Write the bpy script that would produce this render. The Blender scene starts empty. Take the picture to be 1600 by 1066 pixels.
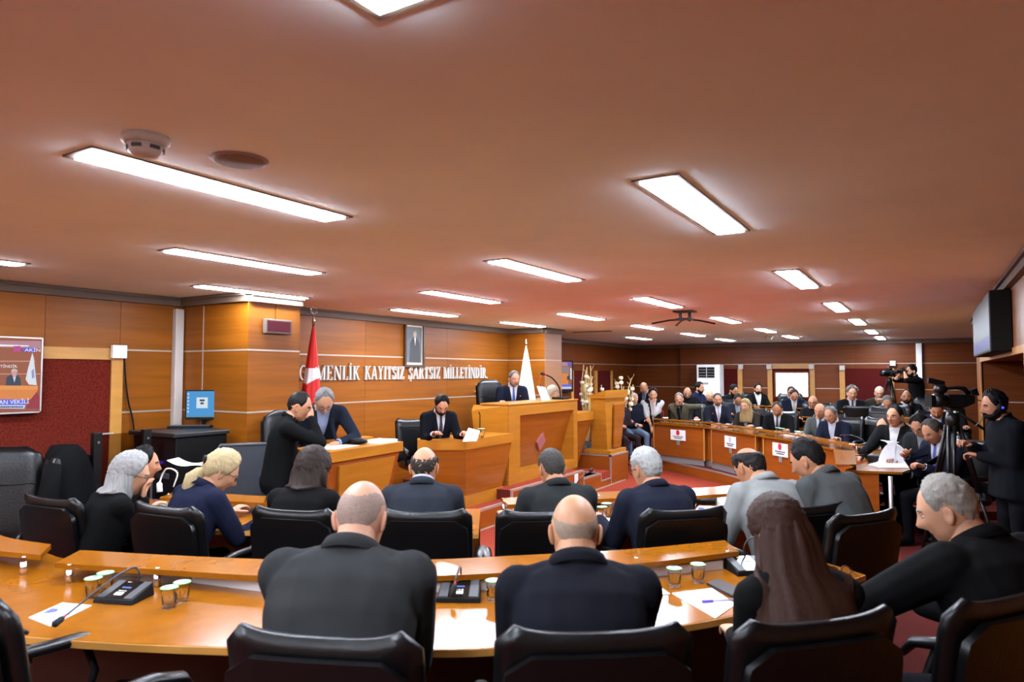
import bpy, bmesh, math, random
import numpy as np
from mathutils import Vector, Matrix
from mathutils.bvhtree import BVHTree

random.seed(7)
SC = bpy.context.scene
COL = SC.collection
PI = math.pi

# ------------------------------------------------------------------ camera, light, exposure
CZ = 1.92
FPX = 1067.0
YAW = math.atan2(652.0, FPX)
PITCH = math.atan2(50.0, FPX)
cam_d = bpy.data.cameras.new('camera')
cam = bpy.data.objects.new('camera', cam_d)
COL.objects.link(cam)
cam.location = (0, 0, CZ)
cam.rotation_euler = (PI / 2 + PITCH, 0, YAW)
cam_d.sensor_width = 36
cam_d.lens = FPX / 1600 * 36
cam_d.clip_start = 0.05
cam_d.dof.use_dof = True
cam_d.dof.focus_distance = 8.0
cam_d.dof.aperture_fstop = 3.2
SC.camera = cam
SC.view_settings.view_transform = 'Standard'
SC.view_settings.look = 'None'
SC.view_settings.exposure = 0.0
SC.view_settings.gamma = 1
SC.view_settings.use_curve_mapping = False
world = bpy.data.worlds.new('world')
SC.world = world
world.use_nodes = True
world.node_tree.nodes['Background'].inputs[0].default_value = (0.05, 0.05, 0.055, 1)
world.node_tree.nodes['Background'].inputs[1].default_value = 0.3
LAMP_POWER = 122.0         # radiance of the recessed ceiling panels
CEIL = 2.72

# camera rays, used to read real positions off known planes
_fw = np.array([-math.sin(YAW) * math.cos(PITCH), math.cos(YAW) * math.cos(PITCH), math.sin(PITCH)])
_rt = np.array([math.cos(YAW), math.sin(YAW), 0])
_up = np.cross(_rt, _fw)
def ray(px, py): return _fw + _rt * (px - 800) / FPX + _up * (533 - py) / FPX
def at(px, py, z):
    r = ray(px, py); p = r * (z - CZ) / r[2]; p[2] = z; return p
def atX(px, py, x):
    r = ray(px, py); p = r * x / r[0]; p[2] += CZ; return p
def atY(px, py, y):
    r = ray(px, py); p = r * y / r[1]; p[2] += CZ; return p
def atD(px, py, d):
    p = ray(px, py) * d; p[2] += CZ; return p

# ------------------------------------------------------------------ materials
def srgb(r, g, b):
    f = lambda c: (c / 255 / 12.92) if c / 255 <= 0.04045 else ((c / 255 + 0.055) / 1.055) ** 2.4
    return (f(r), f(g), f(b), 1)
_M = {}
def mat(name, col, rough=0.6, metal=0.0, spec=0.5, coat=0.0):
    if name in _M: return _M[name]
    m = bpy.data.materials.new(name); m.use_nodes = True
    b = m.node_tree.nodes['Principled BSDF']
    c = srgb(*col) if len(col) == 3 and max(col) > 1.0 else tuple(col) + ((1,) if len(col) == 3 else ())
    b.inputs['Base Color'].default_value = c
    b.inputs['Roughness'].default_value = rough
    b.inputs['Metallic'].default_value = metal
    b.inputs['Specular IOR Level'].default_value = spec
    b.inputs['Coat Weight'].default_value = coat
    m['c'] = c
    _M[name] = m
    return m
def bsdf(m): return m.node_tree.nodes['Principled BSDF']
def noise_col(m, scale=(1, 1, 1), amount=0.25, nscale=6.0, detail=4.0, bump=0.0, bscale=None, space='Object', lo=None):
    """vary the base colour by a noise, optional bump"""
    nt = m.node_tree; N = nt.nodes; L = nt.links; b = bsdf(m)
    c = m['c']
    tc = N.new('ShaderNodeTexCoord'); mp = N.new('ShaderNodeMapping')
    mp.inputs['Scale'].default_value = scale
    L.new(tc.outputs[space], mp.inputs['Vector'])
    nz = N.new('ShaderNodeTexNoise'); nz.inputs['Scale'].default_value = nscale; nz.inputs['Detail'].default_value = detail
    L.new(mp.outputs[0], nz.inputs['Vector'])
    cr = N.new('ShaderNodeValToRGB')
    d = [max(0, x * (1 - amount)) for x in c[:3]] if lo is None else lo
    h = [min(1, x * (1 + amount)) for x in c[:3]]
    cr.color_ramp.elements[0].color = (*d, 1); cr.color_ramp.elements[1].color = (*h, 1)
    cr.color_ramp.elements[0].position = 0.3; cr.color_ramp.elements[1].position = 0.7
    L.new(nz.outputs['Fac'], cr.inputs[0]); L.new(cr.outputs[0], b.inputs['Base Color'])
    if bump:
        n2 = N.new('ShaderNodeTexNoise'); n2.inputs['Scale'].default_value = bscale or nscale
        n2.inputs['Detail'].default_value = 3
        L.new(tc.outputs[space], n2.inputs['Vector'])
        bp = N.new('ShaderNodeBump'); bp.inputs['Strength'].default_value = bump; bp.inputs['Distance'].default_value = 0.01
        L.new(n2.outputs['Fac'], bp.inputs['Height']); L.new(bp.outputs[0], b.inputs['Normal'])
    return m
def wood(name, col, rough=0.35, scale=(1, 1, 14), amount=0.16, coat=0.0, nscale=1.6, spec=0.5):
    m = mat(name, col, rough, coat=coat, spec=spec)
    nt = m.node_tree; N = nt.nodes; L = nt.links; b = bsdf(m); c = m['c']
    tc = N.new('ShaderNodeTexCoord'); mp = N.new('ShaderNodeMapping'); mp.inputs['Scale'].default_value = scale
    geo = N.new('ShaderNodeNewGeometry')
    L.new(geo.outputs['Position'], mp.inputs['Vector'])
    nz = N.new('ShaderNodeTexNoise'); nz.inputs['Scale'].default_value = nscale; nz.inputs['Detail'].default_value = 6; nz.inputs['Distortion'].default_value = 0.6
    L.new(mp.outputs[0], nz.inputs['Vector'])
    cr = N.new('ShaderNodeValToRGB')
    cr.color_ramp.elements[0].position = 0.3; cr.color_ramp.elements[1].position = 0.72
    cr.color_ramp.elements[0].color = (*[x * (1 - amount) for x in c[:3]], 1)
    cr.color_ramp.elements[1].color = (*[min(1, x * (1 + amount)) for x in c[:3]], 1)
    L.new(nz.outputs['Fac'], cr.inputs[0])
    oi = N.new('ShaderNodeObjectInfo'); mx = N.new('ShaderNodeHueSaturation')
    mr = N.new('ShaderNodeMapRange'); mr.inputs['To Min'].default_value = 0.9; mr.inputs['To Max'].default_value = 1.08
    L.new(oi.outputs['Random'], mr.inputs['Value']); L.new(mr.outputs[0], mx.inputs['Value'])
    L.new(cr.outputs[0], mx.inputs['Color']); L.new(mx.outputs[0], b.inputs['Base Color'])
    return m
def emis(name, col, strength, base=(0.02, 0.02, 0.02)):
    m = mat(name, base, 0.4, spec=0.12); b = bsdf(m)
    b.inputs['Emission Color'].default_value = srgb(*col) if max(col) > 1 else (*col, 1)
    b.inputs['Emission Strength'].default_value = strength
    return m

W_WALL = wood('cherry_wall_veneer', (136, 76, 14), 0.42, (0.5, 0.5, 10), 0.17, spec=0.22)
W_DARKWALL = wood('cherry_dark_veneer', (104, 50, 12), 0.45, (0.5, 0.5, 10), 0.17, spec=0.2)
W_DESK = wood('cherry_desk_top', (140, 82, 12), 0.17, (3, 3, 3), 0.12, coat=0.0, spec=0.36, nscale=2.5)
W_EDGE = wood('beech_edge', (184, 130, 60), 0.35, (1.5, 1.5, 8), 0.12)
W_PODIUM = wood('beech_podium', (166, 106, 28), 0.32, (1.2, 1.2, 9), 0.13, spec=0.3)
W_INSET = wood('cherry_inset', (150, 84, 20), 0.32, (0.7, 0.7, 12), 0.17, spec=0.3)
W_FRONT = wood('cherry_desk_front', (142, 72, 20), 0.32, (0.8, 0.8, 9), 0.16, spec=0.3)
CEIL_M = noise_col(mat('ceiling_paint', (0.88, 0.96, 0.96), 0.9, spec=0.2), amount=0.03, nscale=2.0)
CARPET = noise_col(mat('red_carpet', (138, 54, 36), 0.95, spec=0.1), (1, 1, 1), 0.3, 90, 3, 0.5, 160)
CARPET_D = noise_col(mat('wine_carpet', (92, 34, 30), 0.95, spec=0.1), (1, 1, 1), 0.3, 90, 3, 0.5, 160)
FELT = noise_col(mat('red_felt', (94, 30, 20), 0.95, spec=0.1), (1, 1, 1), 0.35, 60, 4, 0.6, 120)
FELT_D = noise_col(mat('maroon_felt', (74, 18, 16), 0.95, spec=0.1), (1, 1, 1), 0.25, 60, 4, 0.4, 120)
ALU = mat('brushed_aluminium', (205, 200, 195), 0.35, 0.8)
ALU_T = mat('aluminium_trim', (176, 164, 150), 0.4, 0.3)
CHROME = mat('chrome', (225, 225, 225), 0.25, 1.0)
CROWN = noise_col(mat('crown_grey_brown', (98, 80, 66), 0.6), amount=0.08, nscale=3)
WHITE = mat('white_plastic', (235, 235, 232), 0.4)
OFFW = mat('offwhite_paint', (190, 180, 170), 0.55)
LEATHER = noise_col(mat('black_leather', (9, 9, 10), 0.33, spec=0.34), amount=0.2, nscale=14, bump=0.12, bscale=60)
BLACKP = mat('black_plastic', (13, 13, 14), 0.55, spec=0.2)
BLACKM = mat('black_metal', (14, 14, 15), 0.35, 0.2)
DGREY = mat('dark_grey_plastic', (62, 63, 66), 0.45)
GREYPL = mat('grey_plinth', (128, 120, 118), 0.5)
PAPER = noise_col(mat('paper', (240, 240, 244), 0.8), amount=0.03, nscale=9)
INKBLUE = mat('leaflet_blue', (70, 76, 150), 0.6)
INKPALE = mat('leaflet_pale', (188, 200, 226), 0.6)
PURPLE = mat('purple_pen', (92, 66, 190), 0.4)
GLASSM = mat('clear_plastic', (0.97, 0.98, 1.0), 0.06)
bsdf(GLASSM).inputs['Transmission Weight'].default_value = 1.0
bsdf(GLASSM).inputs['IOR'].default_value = 1.16
GLASSM2 = mat('tinted_barrier_glass', (0.42, 0.36, 0.30), 0.02)
bsdf(GLASSM2).inputs['Transmission Weight'].default_value = 1.0
bsdf(GLASSM2).inputs['IOR'].default_value = 1.05
AMBER = mat('amber_lens', (0.45, 0.22, 0.05), 0.05)
bsdf(AMBER).inputs['Transmission Weight'].default_value = 0.6
GREEN = mat('lid_green', (110, 215, 110), 0.5)
BLUE = mat('lid_blue', (90, 140, 220), 0.5)
FLAGRED = noise_col(mat('flag_red', (214, 34, 26), 0.7), amount=0.06, nscale=5)
FLAGWHITE = noise_col(mat('flag_white', (236, 236, 234), 0.75), amount=0.03, nscale=5)
GOLD = mat('brass', (190, 150, 80), 0.3, 0.9)
MAROON = noise_col(mat('maroon_velvet', (116, 22, 32), 0.85), amount=0.2, nscale=20)
LED = emis('led_dark_red', (110, 8, 22), 0.3, (0.05, 0.004, 0.01))
FRAMEW = wood('frame_walnut', (72, 44, 24), 0.4)
TWIG = noise_col(mat('dried_twig', (196, 166, 110), 0.8), amount=0.2, nscale=30)
BLOSSOM = mat('cream_blossom', (236, 224, 196), 0.8)
LETTER = mat('satin_letter', (206, 198, 188), 0.4)
LAMP = emis('lamp_diffuser', (0.77, 0.86, 1.0), LAMP_POWER, (0.9, 0.9, 0.9))
WINLIGHT = emis('daylight_blind', (1.0, 0.99, 0.97), 2.2, (0.9, 0.9, 0.9))

_cl = {}
def cloth(col, wr=0.35):
    k = tuple(col)
    if k not in _cl:
        m = mat('cloth_%d_%d_%d' % k, [max(c * (.70 if max(col) < 130 else .78), 2) for c in col], 0.9, spec=0.06)
        noise_col(m, (1, 1, 1), 0.14, 7, 5, wr, 9)
        bsdf(m).inputs['Sheen Weight'].default_value = 0.0
        _cl[k] = m
    return _cl[k]
_sk = {}
def skin(col):
    k = tuple(col)
    if k not in _sk:
        m = mat('skin_%d_%d_%d' % k, [c * f for c, f in zip(col, (.84, .79, .73))], 0.5, spec=0.35)
        noise_col(m, (1, 1, 1), 0.09, 22, 4, 0.06, 150)
        _sk[k] = m
    return _sk[k]
_hr = {}
def hairm(col, streak=(60, 60, 5)):
    k = (tuple(col), streak)
    if k not in _hr:
        m = mat('hair_%d_%d_%d_%d' % (*col, streak[2]), [c * .78 for c in col], 0.6, spec=0.14)
        noise_col(m, streak, 0.24, 3, 4, 0.0)
        nt = m.node_tree; n = [x for x in nt.nodes if x.type == 'TEX_NOISE'][0]
        bp = nt.nodes.new('ShaderNodeBump'); bp.inputs['Strength'].default_value = 0.3; bp.inputs['Distance'].default_value = 0.005
        nt.links.new(n.outputs['Fac'], bp.inputs['Height']); nt.links.new(bp.outputs[0], bsdf(m).inputs['Normal'])
        _hr[k] = m
    return _hr[k]

# ------------------------------------------------------------------ mesh helpers
class MB:
    """collects shapes (lists of verts/faces with a material index)"""
    def __init__(s): s.v = []; s.f = []; s.m = []
    def add(s, vs, fs, mi=0):
        o = len(s.v); s.v.extend([tuple(map(float, p)) for p in vs])
        s.f.extend([tuple(i + o for i in f) for f in fs]); s.m.extend([mi] * len(fs)); return s
    def box(s, lo, hi, mi=0):
        x0, y0, z0 = lo; x1, y1, z1 = hi
        return s.add([(x0,y0,z0),(x1,y0,z0),(x1,y1,z0),(x0,y1,z0),(x0,y0,z1),(x1,y0,z1),(x1,y1,z1),(x0,y1,z1)],
                     [(3,2,1,0),(4,5,6,7),(0,1,5,4),(1,2,6,5),(2,3,7,6),(3,0,4,7)], mi)
    def hexa(s, p, mi=0):   # 4 bottom pts ccw + 4 top pts
        return s.add(p, [(3,2,1,0),(4,5,6,7),(0,1,5,4),(1,2,6,5),(2,3,7,6),(3,0,4,7)], mi)
    def prism(s, poly, z0, z1, mi=0):
        n = len(poly)
        vs = [(p[0], p[1], z0) for p in poly] + [(p[0], p[1], z1) for p in poly]
        return s.add(vs, [tuple(range(n))[::-1], tuple(range(n, 2 * n))] + [(i, (i + 1) % n, n + (i + 1) % n, n + i) for i in range(n)], mi)
    def obox(s, c, ax, ay, az, mi=0):   # centre and three half-axis vectors
        c, ax, ay, az = map(np.array, (c, ax, ay, az))
        P = [c - ax - ay - az, c + ax - ay - az, c + ax + ay - az, c - ax + ay - az, c - ax - ay + az, c + ax - ay + az, c + ax + ay + az, c - ax + ay + az]
        return s.hexa(P, mi)
    def rbox(s, lo, hi, r=0.01, seg=2, mi=0):
        bm = bmesh.new(); bmesh.ops.create_cube(bm, size=1)
        d = [hi[i] - lo[i] for i in range(3)]; c = [(hi[i] + lo[i]) / 2 for i in range(3)]
        for v in bm.verts: v.co = Vector([v.co[i] * d[i] + c[i] for i in range(3)])
        bmesh.ops.bevel(bm, geom=bm.edges[:], offset=min(r, min(d) * 0.49), segments=seg, affect='EDGES', profile=0.5)
        bm.verts.index_update()
        s.add([v.co[:] for v in bm.verts], [[v.index for v in f.verts] for f in bm.faces], mi); bm.free(); return s
    def loft(s, rings, mi=0, caps=True):
        n = len(rings[0]); vs = [p for r in rings for p in r]; fs = []
        for k in range(len(rings) - 1):
            for i in range(n):
                j = (i + 1) % n
                fs.append((k * n + i, k * n + j, (k + 1) * n + j, (k + 1) * n + i))
        if caps:
            fs.append(tuple(range(n))[::-1]); fs.append(tuple(range((len(rings) - 1) * n, len(rings) * n)))
        return s.add(vs, fs, mi)
    def tube(s, path, r, n=8, mi=0, flat=1.0):
        path = [np.array(p, float) for p in path]
        rs = r if isinstance(r, (list, tuple)) else [r] * len(path)
        rings = []; prev = None
        for k, p in enumerate(path):
            t = path[min(k + 1, len(path) - 1)] - path[max(k - 1, 0)]; t = t / (np.linalg.norm(t) + 1e-9)
            if prev is None:
                a = np.array([0, 0, 1.0]) if abs(t[2]) < 0.9 else np.array([1.0, 0, 0])
                u = np.cross(a, t); u /= np.linalg.norm(u)
            else:
                u = prev - t * (prev @ t); u /= np.linalg.norm(u)
            prev = u; w = np.cross(t, u)
            rings.append([p + rs[k] * (math.cos(2 * PI * i / n) * u + flat * math.sin(2 * PI * i / n) * w) for i in range(n)])
        return s.loft(rings, mi)
    def lathe(s, prof, c=(0, 0, 0), n=16, mi=0, caps=True):   # profile [(r, z)]
        return s.loft([[(c[0] + r * math.cos(2 * PI * i / n), c[1] + r * math.sin(2 * PI * i / n), c[2] + z) for i in range(n)] for r, z in prof], mi, caps)
    def ell(s, c, r, nu=12, nv=8, mi=0, R=None):
        vs = []; fs = []
        for j in range(1, nv):
            e = -PI / 2 + PI * j / nv
            for i in range(nu):
                a = 2 * PI * i / nu
                vs.append([r[0] * math.cos(e) * math.cos(a), r[1] * math.cos(e) * math.sin(a), r[2] * math.sin(e)])
        b = len(vs); vs += [[0, 0, -r[2]], [0, 0, r[2]]]
        for j in range(nv - 2):
            for i in range(nu):
                k = (i + 1) % nu
                fs.append((j * nu + i, j * nu + k, (j + 1) * nu + k, (j + 1) * nu + i))
        for i in range(nu):
            k = (i + 1) % nu
            fs.append((b, k, i)); fs.append((b + 1, (nv - 2) * nu + i, (nv - 2) * nu + k))
        V = np.array(vs)
        if R is not None: V = V @ np.array(R).T
        return s.add(V + np.array(c), fs, mi)
    def xf(s, M):
        V = np.c_[np.array(s.v), np.ones(len(s.v))] @ np.array(M).T
        s.v = [tuple(p[:3]) for p in V]; return s
    def build(s, name, mats, parent=None, smooth=False, world=True, bevel=0):
        me = bpy.data.meshes.new(name)
        V = np.array(s.v, float)
        if parent is not None and world:
            o = parent.matrix_basis.translation if parent.parent is None else parent.parent.matrix_basis.translation
            V = V - np.array(o)
            loc = (0, 0, 0)
        elif parent is None:
            loc = np.array([(V[:, 0].min() + V[:, 0].max()) / 2, (V[:, 1].min() + V[:, 1].max()) / 2, V[:, 2].min()])
            V = V - loc
        else: loc = (0, 0, 0)
        me.from_pydata(V.tolist(), [], s.f); me.update()
        mats = mats if isinstance(mats, (list, tuple)) else [mats]
        for m in mats: me.materials.append(m)
        if len(mats) > 1: me.polygons.foreach_set('material_index', s.m)
        if smooth:
            me.polygons.foreach_set('use_smooth', [True] * len(me.polygons))
        ob = bpy.data.objects.new(name, me); COL.objects.link(ob)
        ob.location = loc
        if parent is not None: ob.parent = parent
        if bevel:
            md = ob.modifiers.new('bevel', 'BEVEL'); md.width = bevel; md.segments = 2; md.limit_method = 'ANGLE'
        return ob
def smooth_angle(ob, deg=40):
    me = ob.data
    me.polygons.foreach_set('use_smooth', [True] * len(me.polygons))
    try: me.set_sharp_from_angle(angle=math.radians(deg))
    except Exception: pass
    return ob
def tag(o, label=None, cat=None, group=None, kind=None):
    if label: o['label'] = label
    if cat: o['category'] = cat
    if group: o['group'] = group
    if kind: o['kind'] = kind
    return o
def thing(name, label, cat, loc=(0, 0, 0), rz=0, group=None):
    o = bpy.data.objects.new(name, None); COL.objects.link(o)
    o.empty_display_size = 0.1
    o.location = loc; o.rotation_euler = (0, 0, rz)
    return tag(o, label, cat, group)
def dup(root, loc, rz, label=None, group=None, z=None):
    r = root.copy(); COL.objects.link(r); r.location = loc; r.rotation_euler = (0, 0, rz)
    if label: r['label'] = label
    if group: r['group'] = group
    for ch in root.children:
        c = ch.copy(); COL.objects.link(c); c.parent = r
        for g in ch.children:
            d = g.copy(); COL.objects.link(d); d.parent = c
    return r
def catmull(pts, n=8):
    P = [np.array(p, float) for p in pts]; P = [2 * P[0] - P[1]] + P + [2 * P[-1] - P[-2]]; out = []
    for k in range(1, len(P) - 2):
        for i in range(n):
            t = i / n
            out.append(0.5 * (2 * P[k] + (P[k + 1] - P[k - 1]) * t + (2 * P[k - 1] - 5 * P[k] + 4 * P[k + 1] - P[k + 2]) * t * t + (3 * P[k] - P[k - 1] - 3 * P[k + 1] + P[k + 2]) * t ** 3))
    out.append(P[-2]); return out
def strip(a, b, z0, z1):
    """solid slab between two polylines of equal length"""
    m = MB(); n = len(a)
    vs = [(p[0], p[1], z) for z in (z0, z1) for q in (a, b) for p in q]
    A0, B0, A1, B1 = 0, n, 2 * n, 3 * n; fs = []
    for i in range(n - 1):
        fs += [(A1 + i, A1 + i + 1, B1 + i + 1, B1 + i), (A0 + i, B0 + i, B0 + i + 1, A0 + i + 1),
               (A0 + i, A0 + i + 1, A1 + i + 1, A1 + i), (B0 + i, B1 + i, B1 + i + 1, B0 + i + 1)]
    fs += [(A0, A1, B1, B0), (A0 + n - 1, B0 + n - 1, B1 + n - 1, A1 + n - 1)]
    return m.add(vs, fs)
def text_mesh(txt, size, extrude=0.0):
    cu = bpy.data.curves.new('t', 'FONT'); cu.body = txt; cu.size = size; cu.extrude = extrude; cu.resolution_u = 3
    o = bpy.data.objects.new('t', cu); me = bpy.data.meshes.new_from_object(o)
    vs = [v.co[:] for v in me.vertices]; fs = [tuple(p.vertices) for p in me.polygons]
    bpy.data.objects.remove(o); bpy.data.curves.remove(cu); bpy.data.meshes.remove(me)
    return vs, fs
def frame_pts(vs, o, ex, ey, ez):
    V = np.array(vs); return o + V[:, :1] * ex + V[:, 1:2] * ey + V[:, 2:3] * ez

# ------------------------------------------------------------------ room shell
P1, P2, P3 = 0.18, 0.28, 0.38          # audience platform levels above the pit floor
D1, D2 = 0.25, 0.38                    # dais levels
ROWS = (0.0, 1.53, 2.15, CEIL)
def struct(o): o['kind'] = 'structure'; return o

struct(MB().box((-8, -3.3, -0.1), (3, 20, 0.0)).build('floor', CARPET))
struct(MB().box((-8, -3.3, CEIL), (3, 20, CEIL + 0.1)).build('ceiling', CEIL_M))

def wall(name, p0, p1, seams=(), rows=ROWS, m=None, trims=(1.53, 2.15), thick=0.12, skip=(), crown=True, vtrim=()):
    """interior face runs p0->p1 with the room on the LEFT of that direction"""
    m = m or W_WALL
    p0 = np.array(p0, float); p1 = np.array(p1, float); L = np.linalg.norm(p1 - p0); d = (p1 - p0) / L; n = np.array([-d[1], d[0]])
    b = p0 - n * 0.014 + d * 0.015; c = p1 - n * 0.014 - d * 0.015
    w = struct(MB().prism([b, c, c - n * thick, b - n * thick], rows[0], rows[-1]).build(name, W_DARKWALL))
    S = [0.0] + sorted(seams) + [L]
    for i in range(len(S) - 1):
        for j in range(len(rows) - 1):
            if (i, j) in skip: continue
            g = 0.0016
            q0 = p0 + d * (S[i] + g); q1 = p0 + d * (S[i + 1] - g)
            MB().prism([q0, q1, q1 - n * 0.013, q0 - n * 0.013], rows[j] + g, rows[j + 1] - g).build('panel', m, w)
    for z in trims:
        q0, q1 = p0 + n * 0.003, p1 + n * 0.003
        MB().prism([q0, q1, q1 - n * 0.012, q0 - n * 0.012], z - 0.008, z + 0.008).build('trim_strip', ALU_T, w)
    for s_ in vtrim:
        q0 = p0 + d * (s_ - 0.008) + n * 0.003; q1 = p0 + d * (s_ + 0.008) + n * 0.003
        MB().prism([q0, q1, q1 - n * 0.012, q0 - n * 0.012], 0, CEIL - 0.1).build('trim_strip', ALU_T, w)
    if crown:
        q0, q1 = p0, p1
        k = MB().prism([q0, q1, q1 + n * 0.05, q0 + n * 0.05], CEIL - 0.09, CEIL - 0.001)
        k.prism([q0, q1, q1 + n * 0.075, q0 + n * 0.075], CEIL - 0.03, CEIL - 0.001).build('crown_moulding', CROWN, w)
    return w
XL, XC, XW = -6.85, -5.75, -6.56
wl = wall('wall_left', (XL, 4.40), (XL, -3.0), seams=(0.65, 1.33, 2.6, 4.0, 5.6), vtrim=())
wall('wall_pilaster', (XC, 4.40), (XL, 4.40), seams=(0.72,), vtrim=(0.72,))
wall('wall_pilaster_front', (XC, 5.05), (XC, 4.40))
wall('wall_pilaster_side', (XW, 5.05), (XC, 5.05), crown=False)
wall('wall_lettering', (XW, 10.60), (XW, 5.05), seams=(1.85, 3.7))
wall('wall_column', (-5.8, 10.60), (XW, 10.60))
wall('wall_column_front', (-5.8, 11.25), (-5.8, 10.60), m=wood('pale_column_veneer', (148, 100, 60), 0.4, (0.5, 0.5, 10), 0.1))
wall('wall_column_side', (-7.3, 11.25), (-5.8, 11.25), crown=False)
wall('wall_far_left', (-7.3, 18.9), (-7.3, 11.25), seams=(2, 4, 6), m=W_DARKWALL)
wall('wall_back_left', (-5.95, 18.9), (-7.3, 18.9), m=W_DARKWALL)
wall('wall_back_step', (-5.95, 18.75), (-5.95, 18.9), m=W_DARKWALL, trims=())
wall('wall_back', (1.0, 18.75), (-5.95, 18.75), seams=(1.25, 2.6, 4.1, 5.5), m=W_DARKWALL)
XR = 0.60
wall('wall_right_far', (XR, 11.25), (XR, 12.3), seams=(0.18,), m=W_WALL, trims=(), crown=True)
wall('wall_right_return', (XR, 12.3), (1.0, 12.3), m=W_WALL, trims=(), crown=True)
wall('wall_right_end', (1.0, 12.3), (1.0, 18.75), m=W_DARKWALL, trims=(2.15,))
wall('wall_right_upper', (XR, 5.1), (XR, 11.25), rows=(2.07, CEIL), seams=(1.6, 3.2, 4.7), trims=(), m=wood('pale_upper_veneer', (138, 92, 58), 0.42, (0.5, 0.5, 10), 0.1))
wall('wall_right_jamb', (XR, 5.1), (XR, 6.2), rows=(0, 1.53, 2.07), trims=(), crown=False)
wall('wall_right_recess', (1.75, 6.2), (1.75, 11.25), rows=(0, 0.25, 1.53, 2.08), m=W_DARKWALL, trims=(1.53,), crown=False, seams=(1.7, 3.4))
wall('wall_right_recess_end', (1.75, 11.25), (XR, 11.25), rows=(0, 1.53, 2.08), m=W_DARKWALL, trims=(1.53,), crown=False)
wall('wall_right_recess_near', (XR, 6.2), (1.75, 6.2), rows=(0, 1.53, 2.08), m=W_DARKWALL, trims=(), crown=False)
wall('wall_right_near_return', (1.5, 5.1), (XR, 5.1), m=W_DARKWALL, trims=())
wall('wall_right_near', (1.5, -3), (1.5, 5.1), m=W_WALL, seams=(2.5, 5))
wall('wall_rear', (XL, -3), (1.5, -3), m=W_WALL, seams=(2, 4, 6))
struct(MB().box((XR + .14, 6.2, 2.08), (1.8, 11.25, 2.16)).build('ceiling_recess', W_DARKWALL))
tj = MB().box((XR - 0.012, 6.13, P1), (XR + 0.02, 6.2, 2.07)).box((XR - 0.012, 11.25, P1), (XR + 0.02, 11.32, 2.07)).box((XR - 0.012, 6.13, 2.07), (XR + 0.02, 11.32, 2.13))
struct(tj.build('trim_opening', W_EDGE))
# white conduit in the corner and on the back wall
struct(MB().rbox((XL + 0.002, 4.29, 0.3), (XL + 0.07, 4.385, 2.6), 0.008).build('trim_conduit', OFFW))
pc = atY(1436, 560, 18.73)
struct(MB().rbox((pc[0] - 0.06, 18.66, 0.4), (pc[0] + 0.06, 18.745, CEIL - 0.1), 0.01).build('trim_conduit', WHITE))

# platforms around the pit
pit = [(-4.72, 4.55), (-4.1, 4.2), (-3.4, 4.35), (-2.7, 4.75), (-2.1, 5.35), (-1.55, 5.9), (-1.15, 6.6), (-0.95, 7.4), (-1.0, 8.6), (-1.45, 10.1), (-2.1, 11.0), (-3.1, 12.1), (-4.0, 12.85), (-5.1, 13.7)]
pit = catmull(pit, 4)
def outer(p):   # push out to the room's edge
    c = np.array([-3.4, 8.0]); v = p - c; v = v / np.linalg.norm(v)
    t = min([k for k in (((1.74 - c[0]) / v[0]) if v[0] > 1e-6 else 99, ((XL - c[0]) / v[0]) if v[0] < -1e-6 else 99, ((-2.99 - c[1]) / v[1]) if v[1] < -1e-6 else 99, ((18.74 - c[1]) / v[1]) if v[1] > 1e-6 else 99) if k > 0])
    return c + v * t
plat = struct(strip(pit, [outer(p) for p in pit], 0.002, P1).build('platform_audience', CARPET_D))
def offs(poly, k):
    out = []
    for i, p in enumerate(poly):
        t = poly[min(i + 1, len(poly) - 1)] - poly[max(i - 1, 0)]; t = t / np.linalg.norm(t)
        out.append(p + np.array([-t[1], t[0]]) * k)
    return out
strip(pit, offs(pit, 0.015), 0.002, P1 - 0.02).build('riser_board', W_FRONT, plat)
strip(offs(pit, -0.03), offs(pit, 0.018), P1 - 0.02, P1 + 0.006).build('nosing_strip', ALU, plat)
def tier(name, pts, z0, z1):
    pts = catmull(pts, 4)
    o = struct(strip(pts, [outer(p) for p in pts], z0, z1).build(name, CARPET_D))
    strip(offs(pts, -0.03), offs(pts, 0.012), z1 - 0.015, z1 + 0.006).build('nosing_strip', ALU, o)
tier('platform_second', [(-0.1, 9.6), (-0.9, 11.2), (-2.0, 13.0), (-3.6, 14.3), (-6.4, 15.2)], P1 - 0.001, P2)
tier('platform_third', [(0.3, 11.6), (-0.6, 13.2), (-2.0, 14.9), (-4.0, 16.1), (-6.6, 16.9)], P2 - 0.001, P3)
# dais: two levels, steps, speaker's block
XD = -4.72
dais = struct(MB().prism([(XD, 4.56), (XD, 11.0), (XW, 11.0), (XW, 5.06), (XC, 5.06), (XC, 4.56)], 0.001, D1).build('platform_dais', CARPET))
MB().box((XD, 4.56, 0.002), (XD + 0.012, 9.85, D1 - 0.02)).build('riser_board', W_FRONT, dais)
MB().box((XD - 0.04, 4.56, D1 - 0.02), (XD + 0.016, 7.72, D1 + 0.006)).build('nosing_strip', ALU, dais)
MB().box((XD + 0.002, 4.56, 0.0), (XD + 0.022, 11.6, 0.018)).build('base_strip', ALU_T, dais)
d2 = struct(MB().box((XW, 7.72, D1), (XD, 9.88, D2)).build('platform_podium', CARPET))
MB().box((XD, 7.72, D1 - 0.02), (XD + 0.012, 9.88, D2 - 0.02)).build('riser_board', W_FRONT, d2)
MB().box((XD - 0.04, 7.72, D2 - 0.02), (XD + 0.016, 9.88, D2 + 0.006)).build('nosing_strip', ALU, d2)
MB().box((XD - 0.012, 7.70, D1), (XD + 0.016, 7.73, D2)).build('corner_strip', ALU, d2)
MB().box((XD - 0.012, 9.87, 0.0), (XD + 0.016, 9.9, D2)).build('corner_strip', ALU, d2)
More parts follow.
